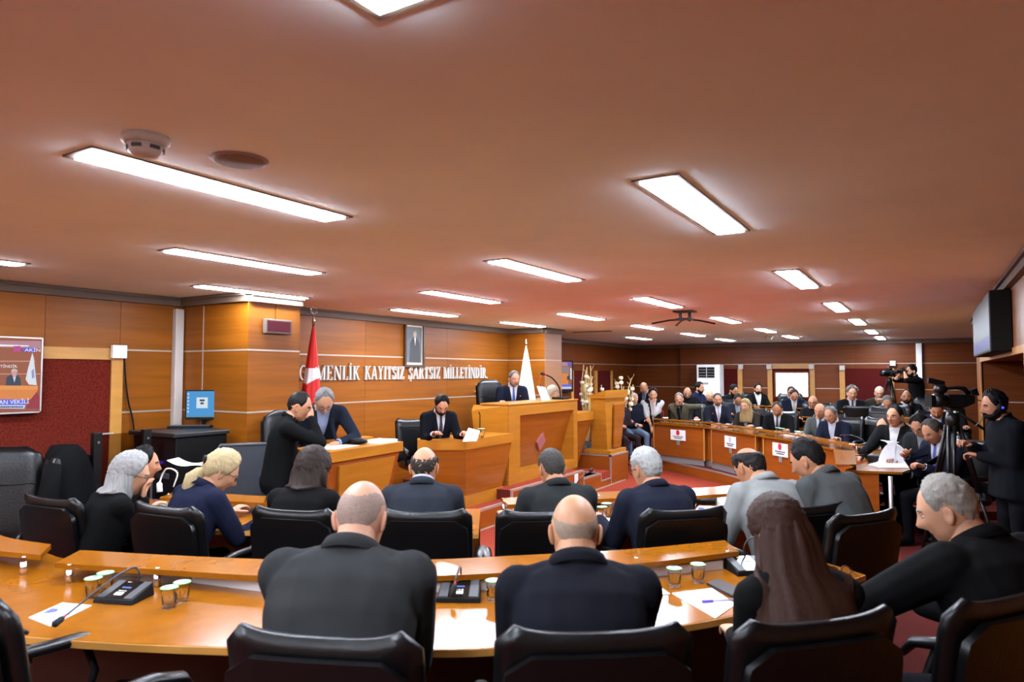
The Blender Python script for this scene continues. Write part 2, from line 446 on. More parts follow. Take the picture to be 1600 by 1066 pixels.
MB().box((XW, 7.705, D1), (XD, 7.719, D2)).build('riser_board', CARPET_D, d2)
st = struct(MB().box((-5.7, 9.88, 0.002), (XD, 10.55, D1)).box((-5.7, 10.55, 0.002), (XD, 10.98, 0.125)).build('steps_dais', CARPET))
MB().box((XD, 9.88, 0.002), (XD + 0.012, 10.55, D1 - .02)).box((XD, 10.55, 0.002), (XD + 0.012, 10.98, 0.11)).build('riser_board', W_FRONT, st)
MB().box((XD - 0.04, 9.9, D1 - 0.02), (XD + 0.016, 10.55, D1 + 0.006)).build('nosing_strip', ALU, st)
MB().box((XD - 0.012, 10.54, 0.11), (XD + 0.016, 10.565, D1)).build('corner_strip', ALU, st)
MB().box((XD - 0.04, 10.565, 0.108), (XD + 0.016, 10.98, 0.131)).build('nosing_strip', ALU, st)
MB().box((XD - .012, 10.53, D1 - .01), (XD - 1, 10.56, D1 + .006)).build('nosing_strip', ALU, st)
bk = struct(MB().box((-5.75, 10.98, 0.002), (XD, 11.75, 0.5)).build('platform_lectern', CARPET))
MB().box((-5.75, 10.968, 0.002), (XD, 10.981, 0.48)).box((XD - 0.001, 10.968, 0.002), (XD + 0.012, 11.75, 0.48)).build('riser_board', W_FRONT, bk)
MB().box((XD - 0.03, 10.96, 0.48), (XD + 0.016, 11.75, 0.506)).box((-5.75, 10.96, 0.48), (XD + .016, 11.0, 0.506)).build('nosing_strip', ALU, bk)
MB().box((XD - 0.012, 10.96, 0.0), (XD + 0.016, 10.985, 0.5)).build('corner_strip', ALU, bk)

# red felt acoustic panels framed in beech
def felt_panel(name, a, b, n, z0, z1, fr=0.11, m=FELT, sides=(1, 1, 1, 1), label=None):
    """a,b 2D corner points on the wall face, n outward normal; label makes it a thing"""
    a = np.array(a, float); b = np.array(b, float); d = (b - a) / np.linalg.norm(b - a); n = np.array(n, float)
    r = struct(MB().prism([a + n * 0.003, b + n * 0.003, b + n * 0.03, a + n * 0.03], z0, z1).build(name, m))
    def bar(p, q, za, zb): MB().prism([p + n * 0.003, q + n * 0.003, q + n * 0.045, p + n * 0.045], za, zb).build('frame_bar', W_EDGE, r)
    if sides[0]: bar(a - d * fr, a, z0 - (fr if sides[3] else 0), z1 + (fr if sides[2] else 0))
    if sides[1]: bar(b, b + d * fr, z0 - (fr if sides[3] else 0), z1 + (fr if sides[2] else 0))
    if sides[2]: bar(a, b, z1, z1 + fr)
    if sides[3]: bar(a, b, z0 - fr, z0)
    return r
felt_panel('trim_felt_left', (XL, 3.65), (XL, 2.62), (1, 0), 0.85, 2.05, sides=(1, 1, 1, 0))
felt_panel('trim_felt_left', (XL, 2.4), (XL, 1.0), (1, 0), 0.85, 2.05, sides=(0, 1, 1, 0))
for x0, x1, z0 in ((1128, 1153, 640), (1207, 1265, 640), (1320, 1388, 640)):
    a = atY(x0, 576, 18.75); b = atY(x1, 576, 18.75)
    if x0 == 1207: felt_panel('trim_felt_back', (b[0], 18.75), (a[0], 18.75), (0, -1), 0.9, 1.97 + .06, 0.12, FELT_D, (1, 1, 1, 0))
    else: felt_panel('trim_felt_back', (b[0], 18.75), (a[0], 18.75), (0, -1), 0.9, 1.97 + .06, 0.12, FELT_D, (1, 1, 0, 0))
for x0, x1 in ((894, 912), (931, 952)):
    a = atX(x0, 576, -7.3); b = atX(x1, 576, -7.3)
    felt_panel('trim_felt_far_left', (-7.3, b[1]), (-7.3, a[1]), (1, 0), 0.9, 1.98, 0.13, FELT_D, (1, 1, 0, 0))
# white junction boxes on the frames
for px, py, pl, jl in ((1158, 573.5, 18.7, 'left of the black-bearded man against the door panel'), (1202, 573.5, 18.7, 'at the upper left corner of the bright window frame'), (1268, 573.5, 18.7, 'at the upper right corner of the bright window frame'), (1316, 575, 18.7, 'at the left edge of the right-hand maroon felt panel'), (1395, 568, 18.7, 'just above the tripod camera at the back wall')):
    p = atY(px, py, pl); s_ = 0.06
    tag(MB().rbox((p[0] - s_, 18.63, p[2] - s_), (p[0] + s_, 18.70, p[2] + s_), 0.01).build('junction_box', OFFW),
        'small pale junction box ' + jl, 'box', 'junction boxes along the back wall')
p = atX(180, 550, XL)
tag(MB().rbox((XL + 0.046, p[1] - 0.07, p[2] - 0.065), (XL + 0.09, p[1] + 0.07, p[2] + 0.065), 0.006).build('junction_box', WHITE),
    'square white box at the corner of the red felt panel beside the hanging cable', 'box')

# daylit window in the back wall
wa = atY(1212, 583, 18.7); wb = atY(1263, 620, 18.7)
wn = struct(MB().box((wa[0], 18.705, wb[2]), (wb[0], 18.722, wa[2])).build('window_1', WINLIGHT))
fr = MB()
for lo, hi in (((wa[0] - .04, 0, wa[2]), (wb[0] + .04, 0, wa[2] + .04)), ((wa[0] - .04, 0, wb[2] - .04), (wb[0] + .04, 0, wb[2])),
               ((wa[0] - .04, 0, wb[2]), (wa[0], 0, wa[2])), ((wb[0], 0, wb[2]), (wb[0] + .04, 0, wa[2]))):
    fr.box((lo[0], 18.68, lo[2]), (hi[0], 18.72, hi[2]))
fr.build('window_frame', W_DARKWALL, wn)
for k in range(4):
    x = wa[0] + (wb[0] - wa[0]) * (0.18 + 0.21 * k)
    MB().box((x - 0.006, 18.69, wb[2]), (x + 0.006, 18.7045, wa[2])).build('mullion', OFFW, wn)

# ------------------------------------------------------------------ ceiling fittings
cols = (-0.94, -2.60, -4.18, -5.68)
centres = []
for a, b, c, d in (((1000, 284), (1055, 276), (1125, 364), (1163, 357)), ((122, 242), (155, 237), (490, 343), (532, 340)),
                   ((1210, 423), (1242, 419), (1254, 451), (1275, 449)), ((263, 393), (280, 389), (480, 428), (496, 424)),
                   ((316, 448), (328, 445), (470, 466), (480, 463)), ((767, 408), (783, 405), (890, 439), (907, 436)),
                   ((660, 457), (670, 454), (765, 474), (776, 471)), ((612, 485), (622, 482), (700, 495), (710, 492))):
    q = [at(*p, CEIL) for p in (a, b, c, d)]
    centres.append(sum(q) / 4)
for px, py in ((1303, 480), (1337, 503), (1360, 518.5), (1374, 528), (901, 495), (1027, 473), (817, 507), (1007, 511.5), (1126, 500.5), (1188, 516.5), (1082, 523), (1001, 528.5), (1133, 531), (1231, 526.5)):
    centres.append(at(px, py, CEIL))
e = at(600, 26, CEIL); centres.append(np.array([-0.94, e[1] - 0.64, CEIL]))
centres.append(np.array([-5.68, at(42, 410, CEIL)[1] - 0.6, CEIL]))
for x, y in ((-4.18, -0.1), (-2.6, -0.8), (-0.94, -1.9), (-2.6, -2.4), (-4.18, -2.0), (-5.68, -0.8)): centres.append(np.array([x, y, CEIL]))
names = ['large bright panel light right of the centre of the ceiling', 'long panel light next to the smoke detector at the left of the ceiling',
         'second panel light of the right-hand ceiling row', 'middle one of three panel lights above the left column', 'panel light right above the top of the left wooden column',
         'panel light at the middle of the ceiling in front of the lectern wall', 'panel light above the framed portrait, nearer the camera', 'panel light above the framed portrait, nearer the wall',
         'third panel light of the right-hand ceiling row', 'fourth panel light of the right-hand ceiling row', 'fifth panel light of the right-hand ceiling row', 'farthest panel light of the right-hand ceiling row',
         'panel light above the speakers lectern and dried branches', 'panel light just left of the black ceiling bracket', 'panel light in front of the second wooden column',
         'panel light above the grey wall loudspeaker, nearer the camera', 'panel light just right of the black ceiling bracket', 'panel light far down the third row beside the smoke detector',
         'panel light between the ceiling bracket and the air conditioner', 'panel light above the grey wall loudspeaker, close to the wall', 'panel light right above the white air conditioner', 'panel light farthest down the third row by the back wall',
         'panel light cut by the top edge of the picture', 'panel light cut by the left edge of the picture']
for k, c in enumerate(centres):
    x = min(cols, key=lambda q: abs(q - c[0])); y = c[1]
    if abs(x - c[0]) > 0.5: x = c[0]
    off = k > 23
    t = thing('ceiling_light', ('flush ' + names[k]) if not off else 'flush panel light outside the picture, ' + ('over the left end of the nearest desk', 'just behind the camera in the second row', 'farthest behind the camera at the right', 'farthest behind the camera in the second row', 'farthest behind the camera in the third row', 'over the left wall behind the camera')[k - 24], 'light', (x, y, CEIL), 0, 'recessed panel lights')
    f = MB().box((x - .10, y - .64, CEIL - .006), (x - .072, y + .64, CEIL)).box((x + .072, y - .64, CEIL - .006), (x + .10, y + .64, CEIL))
    f.box((x - .072, y - .64, CEIL - .006), (x + .072, y - .61, CEIL)).box((x - .072, y + .61, CEIL - .006), (x + .072, y + .64, CEIL)).build('frame', CROWN, t)
    MB().prism([(x - .072, y - .61), (x + .072, y - .61), (x + .072, y + .61), (x - .072, y + .61)], CEIL - .013, CEIL - .001).build('diffuser', LAMP, t)  # lens shaped to hang below the frame so its sides light the ceiling
# smoke detectors, ceiling speaker, bracket
p = at(228, 214, CEIL)
t = thing('smoke_detector', 'round white smoke detector beside the long light at the upper left', 'detector', p)
MB().lathe([(0.0, -0.001), (.075, -.001), (.075, -.02), (.062, -.03), (.0, -.03)], p, 24).build('base', OFFW, t, True)
MB().lathe([(0.0, -0.03), (.058, -.03), (.052, -.055), (.034, -.068), (.0, -.068)], p, 24).build('sensor_head', OFFW, t, True)
for k in range(6):
    a = k * PI / 3
    c = p + np.array([.054 * math.cos(a), .054 * math.sin(a), -.043]); tt = np.array([-math.sin(a), math.cos(a), 0])
    MB().obox(c, tt * .016, np.array([math.cos(a), math.sin(a), 0]) * .004, (0, 0, .006)).build('vent_slot', DGREY, t)
p = at(374, 249, CEIL)
t = thing('ceiling_speaker', 'round flush grey loudspeaker grille in the ceiling', 'speaker', p)
MB().lathe([(0, -.001), (.105, -.001), (.1, -.008), (0, -.008)], p, 28).build('rim', mat('speaker_rim', (150, 120, 102), 0.6), t, True)
MB().lathe([(0, -.008), (.09, -.008), (.085, -.012), (0, -.012)], p, 28).build('grille', noise_col(mat('speaker_grille', (126, 98, 84), 0.7), amount=.2, nscale=90), t, True)
p = at(1231, 525, CEIL); p2 = at(1202, 525, CEIL)
t = thing('smoke_detector', 'tiny white smoke detector far down the ceiling near the back wall', 'detector', p2)
MB().lathe([(0, -.001), (.09, -.001), (.09, -.03), (0, -.03)], p2, 14).build('base', OFFW, t, True)
MB().lathe([(0, -.03), (.06, -.03), (.05, -.08), (0, -.08)], p2, 14).build('sensor_head', OFFW, t, True)
p = at(1070, 486, CEIL)
t = thing('projector_bracket', 'black spider projector bracket hanging from the ceiling', 'bracket', p)
MB().rbox((p[0] - .13, p[1] - .1, CEIL - .02), (p[0] + .13, p[1] + .1, CEIL), .004).build('ceiling_plate', BLACKM, t)
for sx in (-.06, .06): MB().tube([p + np.array([sx, 0, 0]), p + np.array([sx, 0, -.1])], .02, 8).build('drop_post', BLACKM, t)
MB().rbox((p[0] - .1, p[1] - .06, CEIL - .12), (p[0] + .1, p[1] + .06, CEIL - .095), .004).build('head_plate', BLACKM, t)
for a in (0.2, 1.6, 3.0, 4.6):
    v = np.array([math.cos(a + YAW), math.sin(a + YAW), 0])
    MB().tube([p + v * .05 + np.array([0, 0, -.11]), p + v * .2 + np.array([0, 0, -.12]), p + v * .42 + np.array([0, 0, -.16])], .012, 6).build('arm', BLACKM, t)
# flat vent slot near column
p = at(925, 518, CEIL)
t = tag(MB().rbox((p[0] - .4, p[1] - .05, CEIL - .012), (p[0] + .4, p[1] + .05, CEIL), .004).build('ceiling_vent', CROWN), 'narrow vent slot in the ceiling beside the second column', 'vent')

# ------------------------------------------------------------------ curved desks
def A2(*pts): return [np.array(p, float) for p in pts]
TZ = P1 + 0.74            # desk top height
def desk_arc(label, near, far, shelf_near, shelf_far, posts, front, base, top_mat=W_DESK, n=5, upstand=None, segs=1, fm=W_FRONT):
    """near/far: plan polylines of the top; shelf lists: one or more (near, far) pairs"""
    c = near[len(near) // 2]
    t = thing('curved_desk', label, 'desk', (c[0], c[1], base))
    N_, F_ = catmull(near, n), catmull(far, n)
    k = len(N_); cuts = [int(round(i * (k - 1) / segs)) for i in range(segs + 1)]
    for i in range(segs):
        a, b = cuts[i], cuts[i + 1] + 1
        o = strip(N_[a:b], F_[a:b], base + 0.715, base + 0.74).build('desk_top', [top_mat], t)
        strip(offs(N_[a:b], 0.0), offs(N_[a:b], -0.006), base + 0.712, base + 0.738).build('edge_band', W_EDGE, o)
    for sn, sf in zip(shelf_near, shelf_far):
        a, b = catmull(sn, n), catmull(sf, n)
        s = strip(a, b, base + 0.80, base + 0.825).build('raised_shelf', [top_mat], t)
    for p in posts:
        po = MB().lathe([(0, 0), (.016, 0), (.016, .062), (0, .062)], (p[0], p[1], base + .739), 10).build('shelf_post', CHROME, t, True)
        MB().lathe([(0, 0), (.011, 0), (.010, .004), (0, .005)], (p[0], p[1], base + .8245), 10).build('screw_cap', CHROME, po, True)
    if upstand: strip(catmull(upstand[0], n), catmull(upstand[1], n), base + .741, base + .785).build('cable_channel', mat('cable_channel', (205, 200, 198), .4), t)
    fr_ = catmull(front[0], n), catmull(front[1], n)
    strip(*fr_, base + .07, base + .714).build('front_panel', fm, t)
    strip(offs(fr_[0], -.02), offs(fr_[1], .02), base, base + .07).build('plinth', GREYPL, t)
    return t
def lerp(a, b, t): return [np.array(p) * (1 - t) + np.array(q) * t for p, q in zip(a, b)]

nearB = A2((-4.7, 1.08), (-3.7, 1.08), (-2.87, 1.33), (-2.25, 1.61), (-1.75, 1.90), (-1.35, 2.16), (-0.86, 2.72), (-0.6, 3.15), (-0.30, 3.85))
farB = A2((-4.7, 1.98), (-3.95, 1.93), (-3.30, 2.10), (-2.74, 2.33), (-2.30, 2.56), (-1.90, 2.88), (-1.45, 3.32), (-1.10, 3.68), (-0.55, 4.02))
sB = [A2((-3.62, 1.70), (-3.08, 1.90), (-2.54, 2.11), (-2.0, 2.44), (-1.66, 2.72), (-1.21, 3.17), (-0.86, 3.64)), A2((-4.7, 1.62), (-4.3, 1.62), (-3.84, 1.735))]
sBf = [A2((-3.77, 1.89), (-3.24, 2.09), (-2.72, 2.32), (-2.16, 2.66), (-1.80, 2.97), (-1.36, 3.38), (-0.98, 3.84)), A2((-4.7, 1.86), (-4.4, 1.82), (-4.03, 1.87))]
mid = lerp(sB[0], sBf[0], .3)
posts = [at(108, 911, TZ), at(245, 917, TZ), at(1137, 888, TZ)] + [np.array([*p, 0]) for p in (lerp(sB[0], sBf[0], .35)[2], lerp(sB[0], sBf[0], .35)[3], lerp(sB[0], sBf[0], .35)[4], lerp(sB[0], sBf[0], .35)[5])] + [at(36, 898, TZ)]
ups = [at(px, py, TZ)[:2] for px, py in ((300, 911), (430, 927), (560, 930), (690, 926), (800, 920), (930, 910), (1050, 899), (1130, 890))]
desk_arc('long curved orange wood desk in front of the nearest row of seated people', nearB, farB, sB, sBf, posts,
         (lerp(nearB, farB, .78), lerp(nearB, farB, .81)), P1, upstand=(ups, [p + np.array([-.012, .015]) for p in ups]), segs=2, fm=wood('shaded_modesty_veneer', (58, 32, 20), .5, (.8, .8, 9)))  # shade under the desk is put into this darker front panel colour
# middle row, left and right of the aisle
nML = A2((-5.25, 2.35), (-4.3, 2.62), (-3.3, 3.05), (-2.42, 3.56)); fML = A2((-5.6, 3.1), (-4.6, 3.38), (-3.7, 3.72), (-2.85, 4.22))
sML = [A2((-4.86, 2.98), (-4.41, 3.12), (-3.87, 3.30), (-2.78, 3.86))]; sMLf = [A2((-5.0, 3.2), (-4.6, 3.32), (-4.05, 3.5), (-2.95, 4.09))]
nMR = A2((-2.30, 3.68), (-1.75, 4.20), (-1.2, 4.75), (-0.75, 5.35), (-0.55, 5.9)); fMR = A2((-2.72, 4.24), (-2.2, 4.85), (-1.7, 5.4), (-1.35, 5.9), (-1.15, 6.3))
sMR = [A2((-2.53, 4.08), (-2.05, 4.63), (-1.45, 5.18), (-1.05, 5.75))]; sMRf = [A2((-2.70, 4.27), (-2.22, 4.85), (-1.65, 5.40), (-1.25, 5.95))]
def posts_of(a, b, ks): return [np.array([*q, 0]) for q in [lerp(a, b, .5)[k] for k in ks]]
desk_arc('curved orange desk of the middle row, left of the aisle', nML, fML, sML, sMLf, posts_of(sML[0], sMLf[0], (0, 1, 2, 3)), (lerp(nML, fML, .8), lerp(nML, fML, .83)), P1)
desk_arc('curved orange desk of the middle row, right of the aisle', nMR, fMR, sMR, sMRf, posts_of(sMR[0], sMRf[0], (0, 1, 2, 3)), (lerp(nMR, fMR, .8), lerp(nMR, fMR, .83)), P1)

# front desk across the pit: units with placards, joined by wedge panels
F = [np.array(p[:2]) for p in (at(1020, 661, TZ), at(1098, 667, TZ), at(1110, 668.5, TZ), at(1178, 679, TZ), at(1190, 681, TZ), at(1246, 689, TZ), at(1256, 692, TZ), at(1325, 706, TZ))]
F += [np.array([-0.62, 8.75]), np.array([-0.77, 7.86]), ]
C0 = np.array([-3.4, 7.6])
def out2(p, k): v = p - C0; v = v / np.linalg.norm(v); return p + v * k
fd = thing('curved_desk', 'long curved front desk with white placards on its panels across the pit', 'desk', (*F[3], P1))
outer_ = [out2(p, .66) for p in F[:-1]] + [np.array([-0.26, 7.98])]
strip(F, outer_, TZ - .025, TZ).build('desk_top', W_DESK, fd)
inn = [out2(p, .05) for p in F]; inn2 = [out2(p, .075) for p in F]
for k in range(len(F) - 1):
    a, b = F[k], F[k + 1]
    d = (b - a) / np.linalg.norm(b - a)
    rec = .16 if k in (1, 3, 5) else .05
    q = [out2(a, rec), out2(b, rec), out2(b, rec + .025), out2(a, rec + .025)]
    MB().prism(q, P1 + .12, TZ - .026).build('front_panel', W_FRONT, fd)
    if k in (0, 2, 4, 6):
        for e_ in (out2(a, .03), out2(b, .03)):
            MB().prism([e_, e_ + d * .03, out2(e_ + d * .03, .14), out2(e_, .14)], P1 + .1, TZ - .026).build('edge_post', W_EDGE, fd)
    q = [out2(a, rec + .03), out2(b, rec + .03), out2(b, rec + .06), out2(a, rec + .06)]
    MB().prism(q, P1, P1 + .12).build('plinth', GREYPL, fd)
strip([out2(p, .03) for p in F[:8]], [out2(p, .2) for p in F[:8]], TZ + .065, TZ + .085).build('raised_shelf', W_DESK, fd)
for k in (0, 1, 3, 5, 7):
    p = out2(F[k], .12); MB().lathe([(0, 0), (.012, 0), (.012, .066), (0, .066)], (p[0], p[1], TZ), 8).build('shelf_post', CHROME, fd, True)
q = [at(1303, 703, TZ + .1), at(1337, 706, TZ + .1), at(1338, 729, TZ), at(1310, 733, TZ)]
MB().hexa([(*at(1308, 730, TZ)[:2], TZ), (*at(1338, 729, TZ)[:2], TZ), (*at(1336, 716, TZ)[:2], TZ), (*at(1306, 716, TZ)[:2], TZ),
           (*at(1306, 726, TZ + .07)[:2], TZ + .07), (*at(1338, 726, TZ + .07)[:2], TZ + .07), (*at(1336, 704, TZ + .09)[:2], TZ + .09), (*at(1302, 703, TZ + .09)[:2], TZ + .09)]).build('raised_shelf', W_DESK, fd)
e0, e1 = np.array([-0.77, 7.87]), np.array([-0.47, 7.92])
MB().prism([e0 + [0, .03], e1 + [0, .03], e1 + [0, .055], e0 + [0, .055]], P1 + .02, TZ - .026).build('end_panel', W_FRONT, fd)
lp = at(1396, 742, TZ); MB().lathe([(0, 0), (.02, 0), (.02, TZ - P1 - .03), (0, TZ - P1 - .03)], (lp[0] - .03, lp[1] + .08, P1), 10).build('metal_leg', ALU, fd, True)
MB().lathe([(0, 0), (.05, 0), (.04, .015), (0, .02)], (lp[0] - .03, lp[1] + .08, P1), 12).build('leg_foot', ALU, fd, True)
# placards hang on the desk front
EMB = mat('placard_red', (206, 34, 50), .6); INK = mat('placard_ink', (60, 60, 66), .6)
for k, (px, py, w_, lab) in enumerate(((1060, 680, .20, 'white placard with a red emblem on the leftmost desk panel'), (1142, 691, .20, 'white placard with a pale emblem on the middle desk panel'), (1220, 703, .2, 'white placard with a red emblem on the rightmost desk panel'))):
    a, b = F[2 * k], F[2 * k + 1]; d = np.array([*(b - a) / np.linalg.norm(b - a), 0]); n = np.array([d[1], -d[0], 0])
    if (n[:2] @ (C0 - a)) < 0: n = -n
    r = ray(px, py); a3 = np.array([*out2(a, .05), 0]); tt = (n[:2] @ a3[:2]) / (n[:2] @ r[:2]); c = r * tt; c[2] += CZ
    c = c + n * .012
    t = thing('placard', lab, 'sign', c - np.array([0, 0, .15]), 0, 'placards on the front desk')
    s_ = MB().obox(c, d * .18, n * .004, (0, 0, .10)).build('card', WHITE, t)
    MB().obox(c - n * .004 + np.array([0, 0, -.13]), d * .04, n * .004, (0, 0, .06)).build('holder', GREYPL, t)
    ee = MB()
    for i in range(7):
        a_ = 2 * PI * i / 7
        ee.obox(c + n * .0055 + d * (.022 * math.cos(a_)) + np.array([0, 0, .045 + .03 * math.sin(a_)]), d * .02, n * .001, (0, 0, .02))
    ee.obox(c + n * .006 + np.array([0, 0, .045]), d * .02, n * .001, (0, 0, .03))
    ee.build('emblem', EMB if k != 1 else mat('placard_pale', (190, 196, 204), .6), t)
    L_ = MB(); rr = random.Random(k)
    for row in range(2):
        x = -.12 + .03 * row
        while x < .12 - .03 * row:
            w = rr.uniform(.012, .03); L_.obox(c + n * .0055 + d * (x + w / 2) + np.array([0, 0, -.03 - .032 * row]), d * (w / 2 - .003), n * .001, (0, 0, .010)); x += w
    L_.build('print', INK, t)

# rows of desks behind
def back_desk(label, pts, base, cw=.6):
    pts = [np.array(p, float) for p in pts]
    t = thing('curved_desk', label, 'desk', (*pts[len(pts) // 2], base))
    a = catmull(pts, 4); b = [out2(p, cw) for p in a]
    strip(a, b, base + .715, base + .74).build('desk_top', W_DESK, t)
    strip([out2(p, .05) for p in a], [out2(p, .075) for p in a], base + .1, base + .714).build('front_panel', W_FRONT, t)
    strip([out2(p, .08) for p in a], [out2(p, .1) for p in a], base, base + .1).build('plinth', GREYPL, t)
    strip([out2(p, .02) for p in a], [out2(p, .18) for p in a], base + .80, base + .82).build('raised_shelf', W_DESK, t)
    for p in pts:
        q = out2(p, .1); MB().lathe([(0, 0), (.012, 0), (.012, .062), (0, .062)], (q[0], q[1], base + .739), 8).build('shelf_post', CHROME, t, True)
z2 = P2 + .74
back_desk('second curved desk behind the front desk, with an empty chair at it', [at(1150, 649, z2)[:2], at(1210, 654, z2)[:2], at(1270, 659, z2)[:2], at(1330, 667, z2)[:2], at(1378, 675, z2)[:2], at(1420, 684, z2)[:2], at(1480, 690, z2)[:2]], P2, .5)
back_desk('farthest curved desk in front of the back wall', [(-4.3, 16.4), (-2.9, 15.6), (-1.7, 14.6), (-0.75, 13.4), (-0.15, 12.4)], P3, .5)

# ------------------------------------------------------------------ dais furniture
def poly3(pts): return [np.array(p, float) for p in pts]
# podium: tall desk with slanted inset front
pz0, pz1 = D2, 1.47
ya, yb = 8.02, 10.16; xf = -4.95; xb = -5.42
pd = thing('podium_desk', 'tall central beech podium with a slanted inset panel and a purple diamond', 'podium', (-5.3, 9.0, pz0))
MB().box((xb, ya, pz0), (xf, ya + .30, pz1 - .001)).build('side_pillar', W_PODIUM, pd)
MB().box((xb, yb - .14, pz0), (xf, yb, pz1 - .001)).build('side_pillar', W_PODIUM, pd)
MB().hexa(poly3([(xf - .02, ya + .30, pz1 - .15), (xf, ya + .30, pz1 - .15), (xf, yb - .14, pz1 - .15), (xf - .02, yb - .14, pz1 - .15),
                 (xf - .02, ya + .30, pz1), (xf, ya + .30, pz1), (xf, yb - .14, pz1), (xf - .02, yb - .14, pz1)])).build('top_rail', W_PODIUM, pd)
# inset panel, leaning back towards its foot
inset = MB().hexa(poly3([(xf - .30, ya + .30, pz0 + .14), (xf - .27, ya + .30, pz0 + .14), (xf - .27, yb - .14, pz0 + .14), (xf - .30, yb - .14, pz0 + .14),
                 (xf - .06, ya + .30, pz1 - .15), (xf - .03, ya + .30, pz1 - .15), (xf - .03, yb - .14, pz1 - .15), (xf - .06, yb - .14, pz1 - .15)])).build('inset_panel', W_INSET, pd)
MB().box((xf - .3, ya + .30, pz0), (xf, yb - .14, pz0 + .14)).build('bottom_ledge', W_PODIUM, pd)
MB().rbox((xb, ya - .02, pz1), (xf + .01, yb + .02, pz1 + .025), .006).build('desk_top', W_PODIUM, pd)
dc = atX(844, 690, xf - .16)
MB().add([(xf - .135, dc[1] - .13, dc[2]), (xf - .165, dc[1], dc[2] - .14), (xf - .135, dc[1] + .13, dc[2]), (xf - .105, dc[1], dc[2] + .14),
          (xf - .165, dc[1] - .13, dc[2]), (xf - .195, dc[1], dc[2] - .14), (xf - .165, dc[1] + .13, dc[2]), (xf - .135, dc[1], dc[2] + .14)],
         [(0, 1, 2, 3), (4, 7, 6, 5), (0, 4, 5, 1), (1, 5, 6, 2), (2, 6, 7, 3), (3, 7, 4, 0)]).build('diamond_emblem', mat('emblem_mauve', (150, 92, 92), .5), inset)
# sloping left cheek of the podium
MB().hexa(poly3([(xb, ya - .03, pz0), (xf - .02, ya - .01, pz0), (xf - .02, ya, pz0), (xb, ya, pz0),
                 (xb - .12, ya - .05, pz1 - .08), (xf - .01, ya - .01, pz1), (xf - .01, ya, pz1), (xb - .12, ya, pz1)])).build('cheek_panel', W_PODIUM, pd)
# secretary's desk left of the podium
sz0, sz1 = D1, 1.10
a = at(659, 695, sz1)[:2]; b = at(722, 697, sz1)[:2]; c = np.array([-4.86, 7.99]); bk_ = at(672, 685, sz1)[:2]
b = np.array([-4.86, 6.86])
sd = thing('side_desk', 'low angled beech desk with tapering front left of the podium', 'desk', (-5.2, 7.2, sz0))
a = np.array([-5.36, 6.56]); top = [a, b, c, np.array([-5.30, 7.99]), np.array([-5.52, 6.75])]
cen = sum(top) / 5
ins = lambda k, P=top: [p + (cen - p) * k for p in P]
MB().prism(top, sz1 - .12, sz1).build('desk_top', W_PODIUM, sd)
lo_ = [p + (np.array([-5.25, 7.5]) - p) * .16 for p in top]; lo2 = [p + (np.array([-5.25, 7.5]) - p) * .26 for p in top]
MB().loft([[(*p, sz0 + .14) for p in lo2], [(*p, sz1 - .121) for p in ins(.03)]]).build('tapered_body', W_INSET, sd)
MB().loft([[(*p, sz0) for p in [p + (np.array([-5.25, 7.5]) - p) * .22 for p in top]], [(*p, sz0 + .14) for p in [p + (np.array([-5.25, 7.5]) - p) * .22 for p in top]]]).build('plinth', W_PODIUM, sd)
# right wing desk of the podium
wd = thing('side_desk', 'low beech wing desk between the podium and the tall lectern', 'desk', (-5.3, 10.5, D1))
MB().prism([(-4.98, 10.18), (-4.98, 10.86), (-5.6, 10.86), (-5.6, 10.18)], 1.12, 1.26).build('desk_top', W_PODIUM, wd)
MB().loft([[(-5.25, 10.18, D1 + .001), (-5.25, 10.7, D1 + .001), (-5.55, 10.7, D1 + .001), (-5.55, 10.18, D1 + .001)], [(-5.0, 10.18, 1.119), (-5.0, 10.84, 1.119), (-5.58, 10.84, 1.119), (-5.58, 10.18, 1.119)]]).build('tapered_body', W_INSET, wd)
# tall speaker's lectern on its block
kz = .506
k0 = atX(950, 700, -4.95)
lt = thing('lectern', 'tall beech lectern with flared front standing on the stepped block', 'lectern', (-5.05, 11.4, kz))
MB().rbox((-5.25, 11.02, kz), (-4.74, 11.74, kz + .07), .008).build('base', W_PODIUM, lt)
bot = [(-4.84, 11.12), (-4.84, 11.66), (-5.14, 11.66), (-5.14, 11.12)]; tp = [(-4.80, 10.94), (-4.80, 11.84), (-5.08, 11.84), (-5.08, 10.94)]
MB().loft([[(*p, kz + .07) for p in bot], [(*p, 1.48) for p in tp]]).build('body', W_PODIUM, lt)
MB().hexa(poly3([(-4.815, 11.3, kz + .1), (-4.79, 11.3, kz + .1), (-4.79, 11.62, kz + .1), (-4.815, 11.62, kz + .1), (-4.79, 11.28, 1.36), (-4.765, 11.28, 1.36), (-4.765, 11.76, 1.36), (-4.79, 11.76, 1.36)])).build('front_panel', W_INSET, lt)
MB().hexa(poly3([(-4.77, 10.90, 1.48), (-4.77, 11.88, 1.48), (-5.10, 11.88, 1.48), (-5.10, 10.90, 1.48), (-4.76, 10.88, 1.62), (-4.76, 11.90, 1.62), (-5.10, 11.90, 1.53), (-5.10, 10.88, 1.53)])).build('reading_top', W_PODIUM, lt)
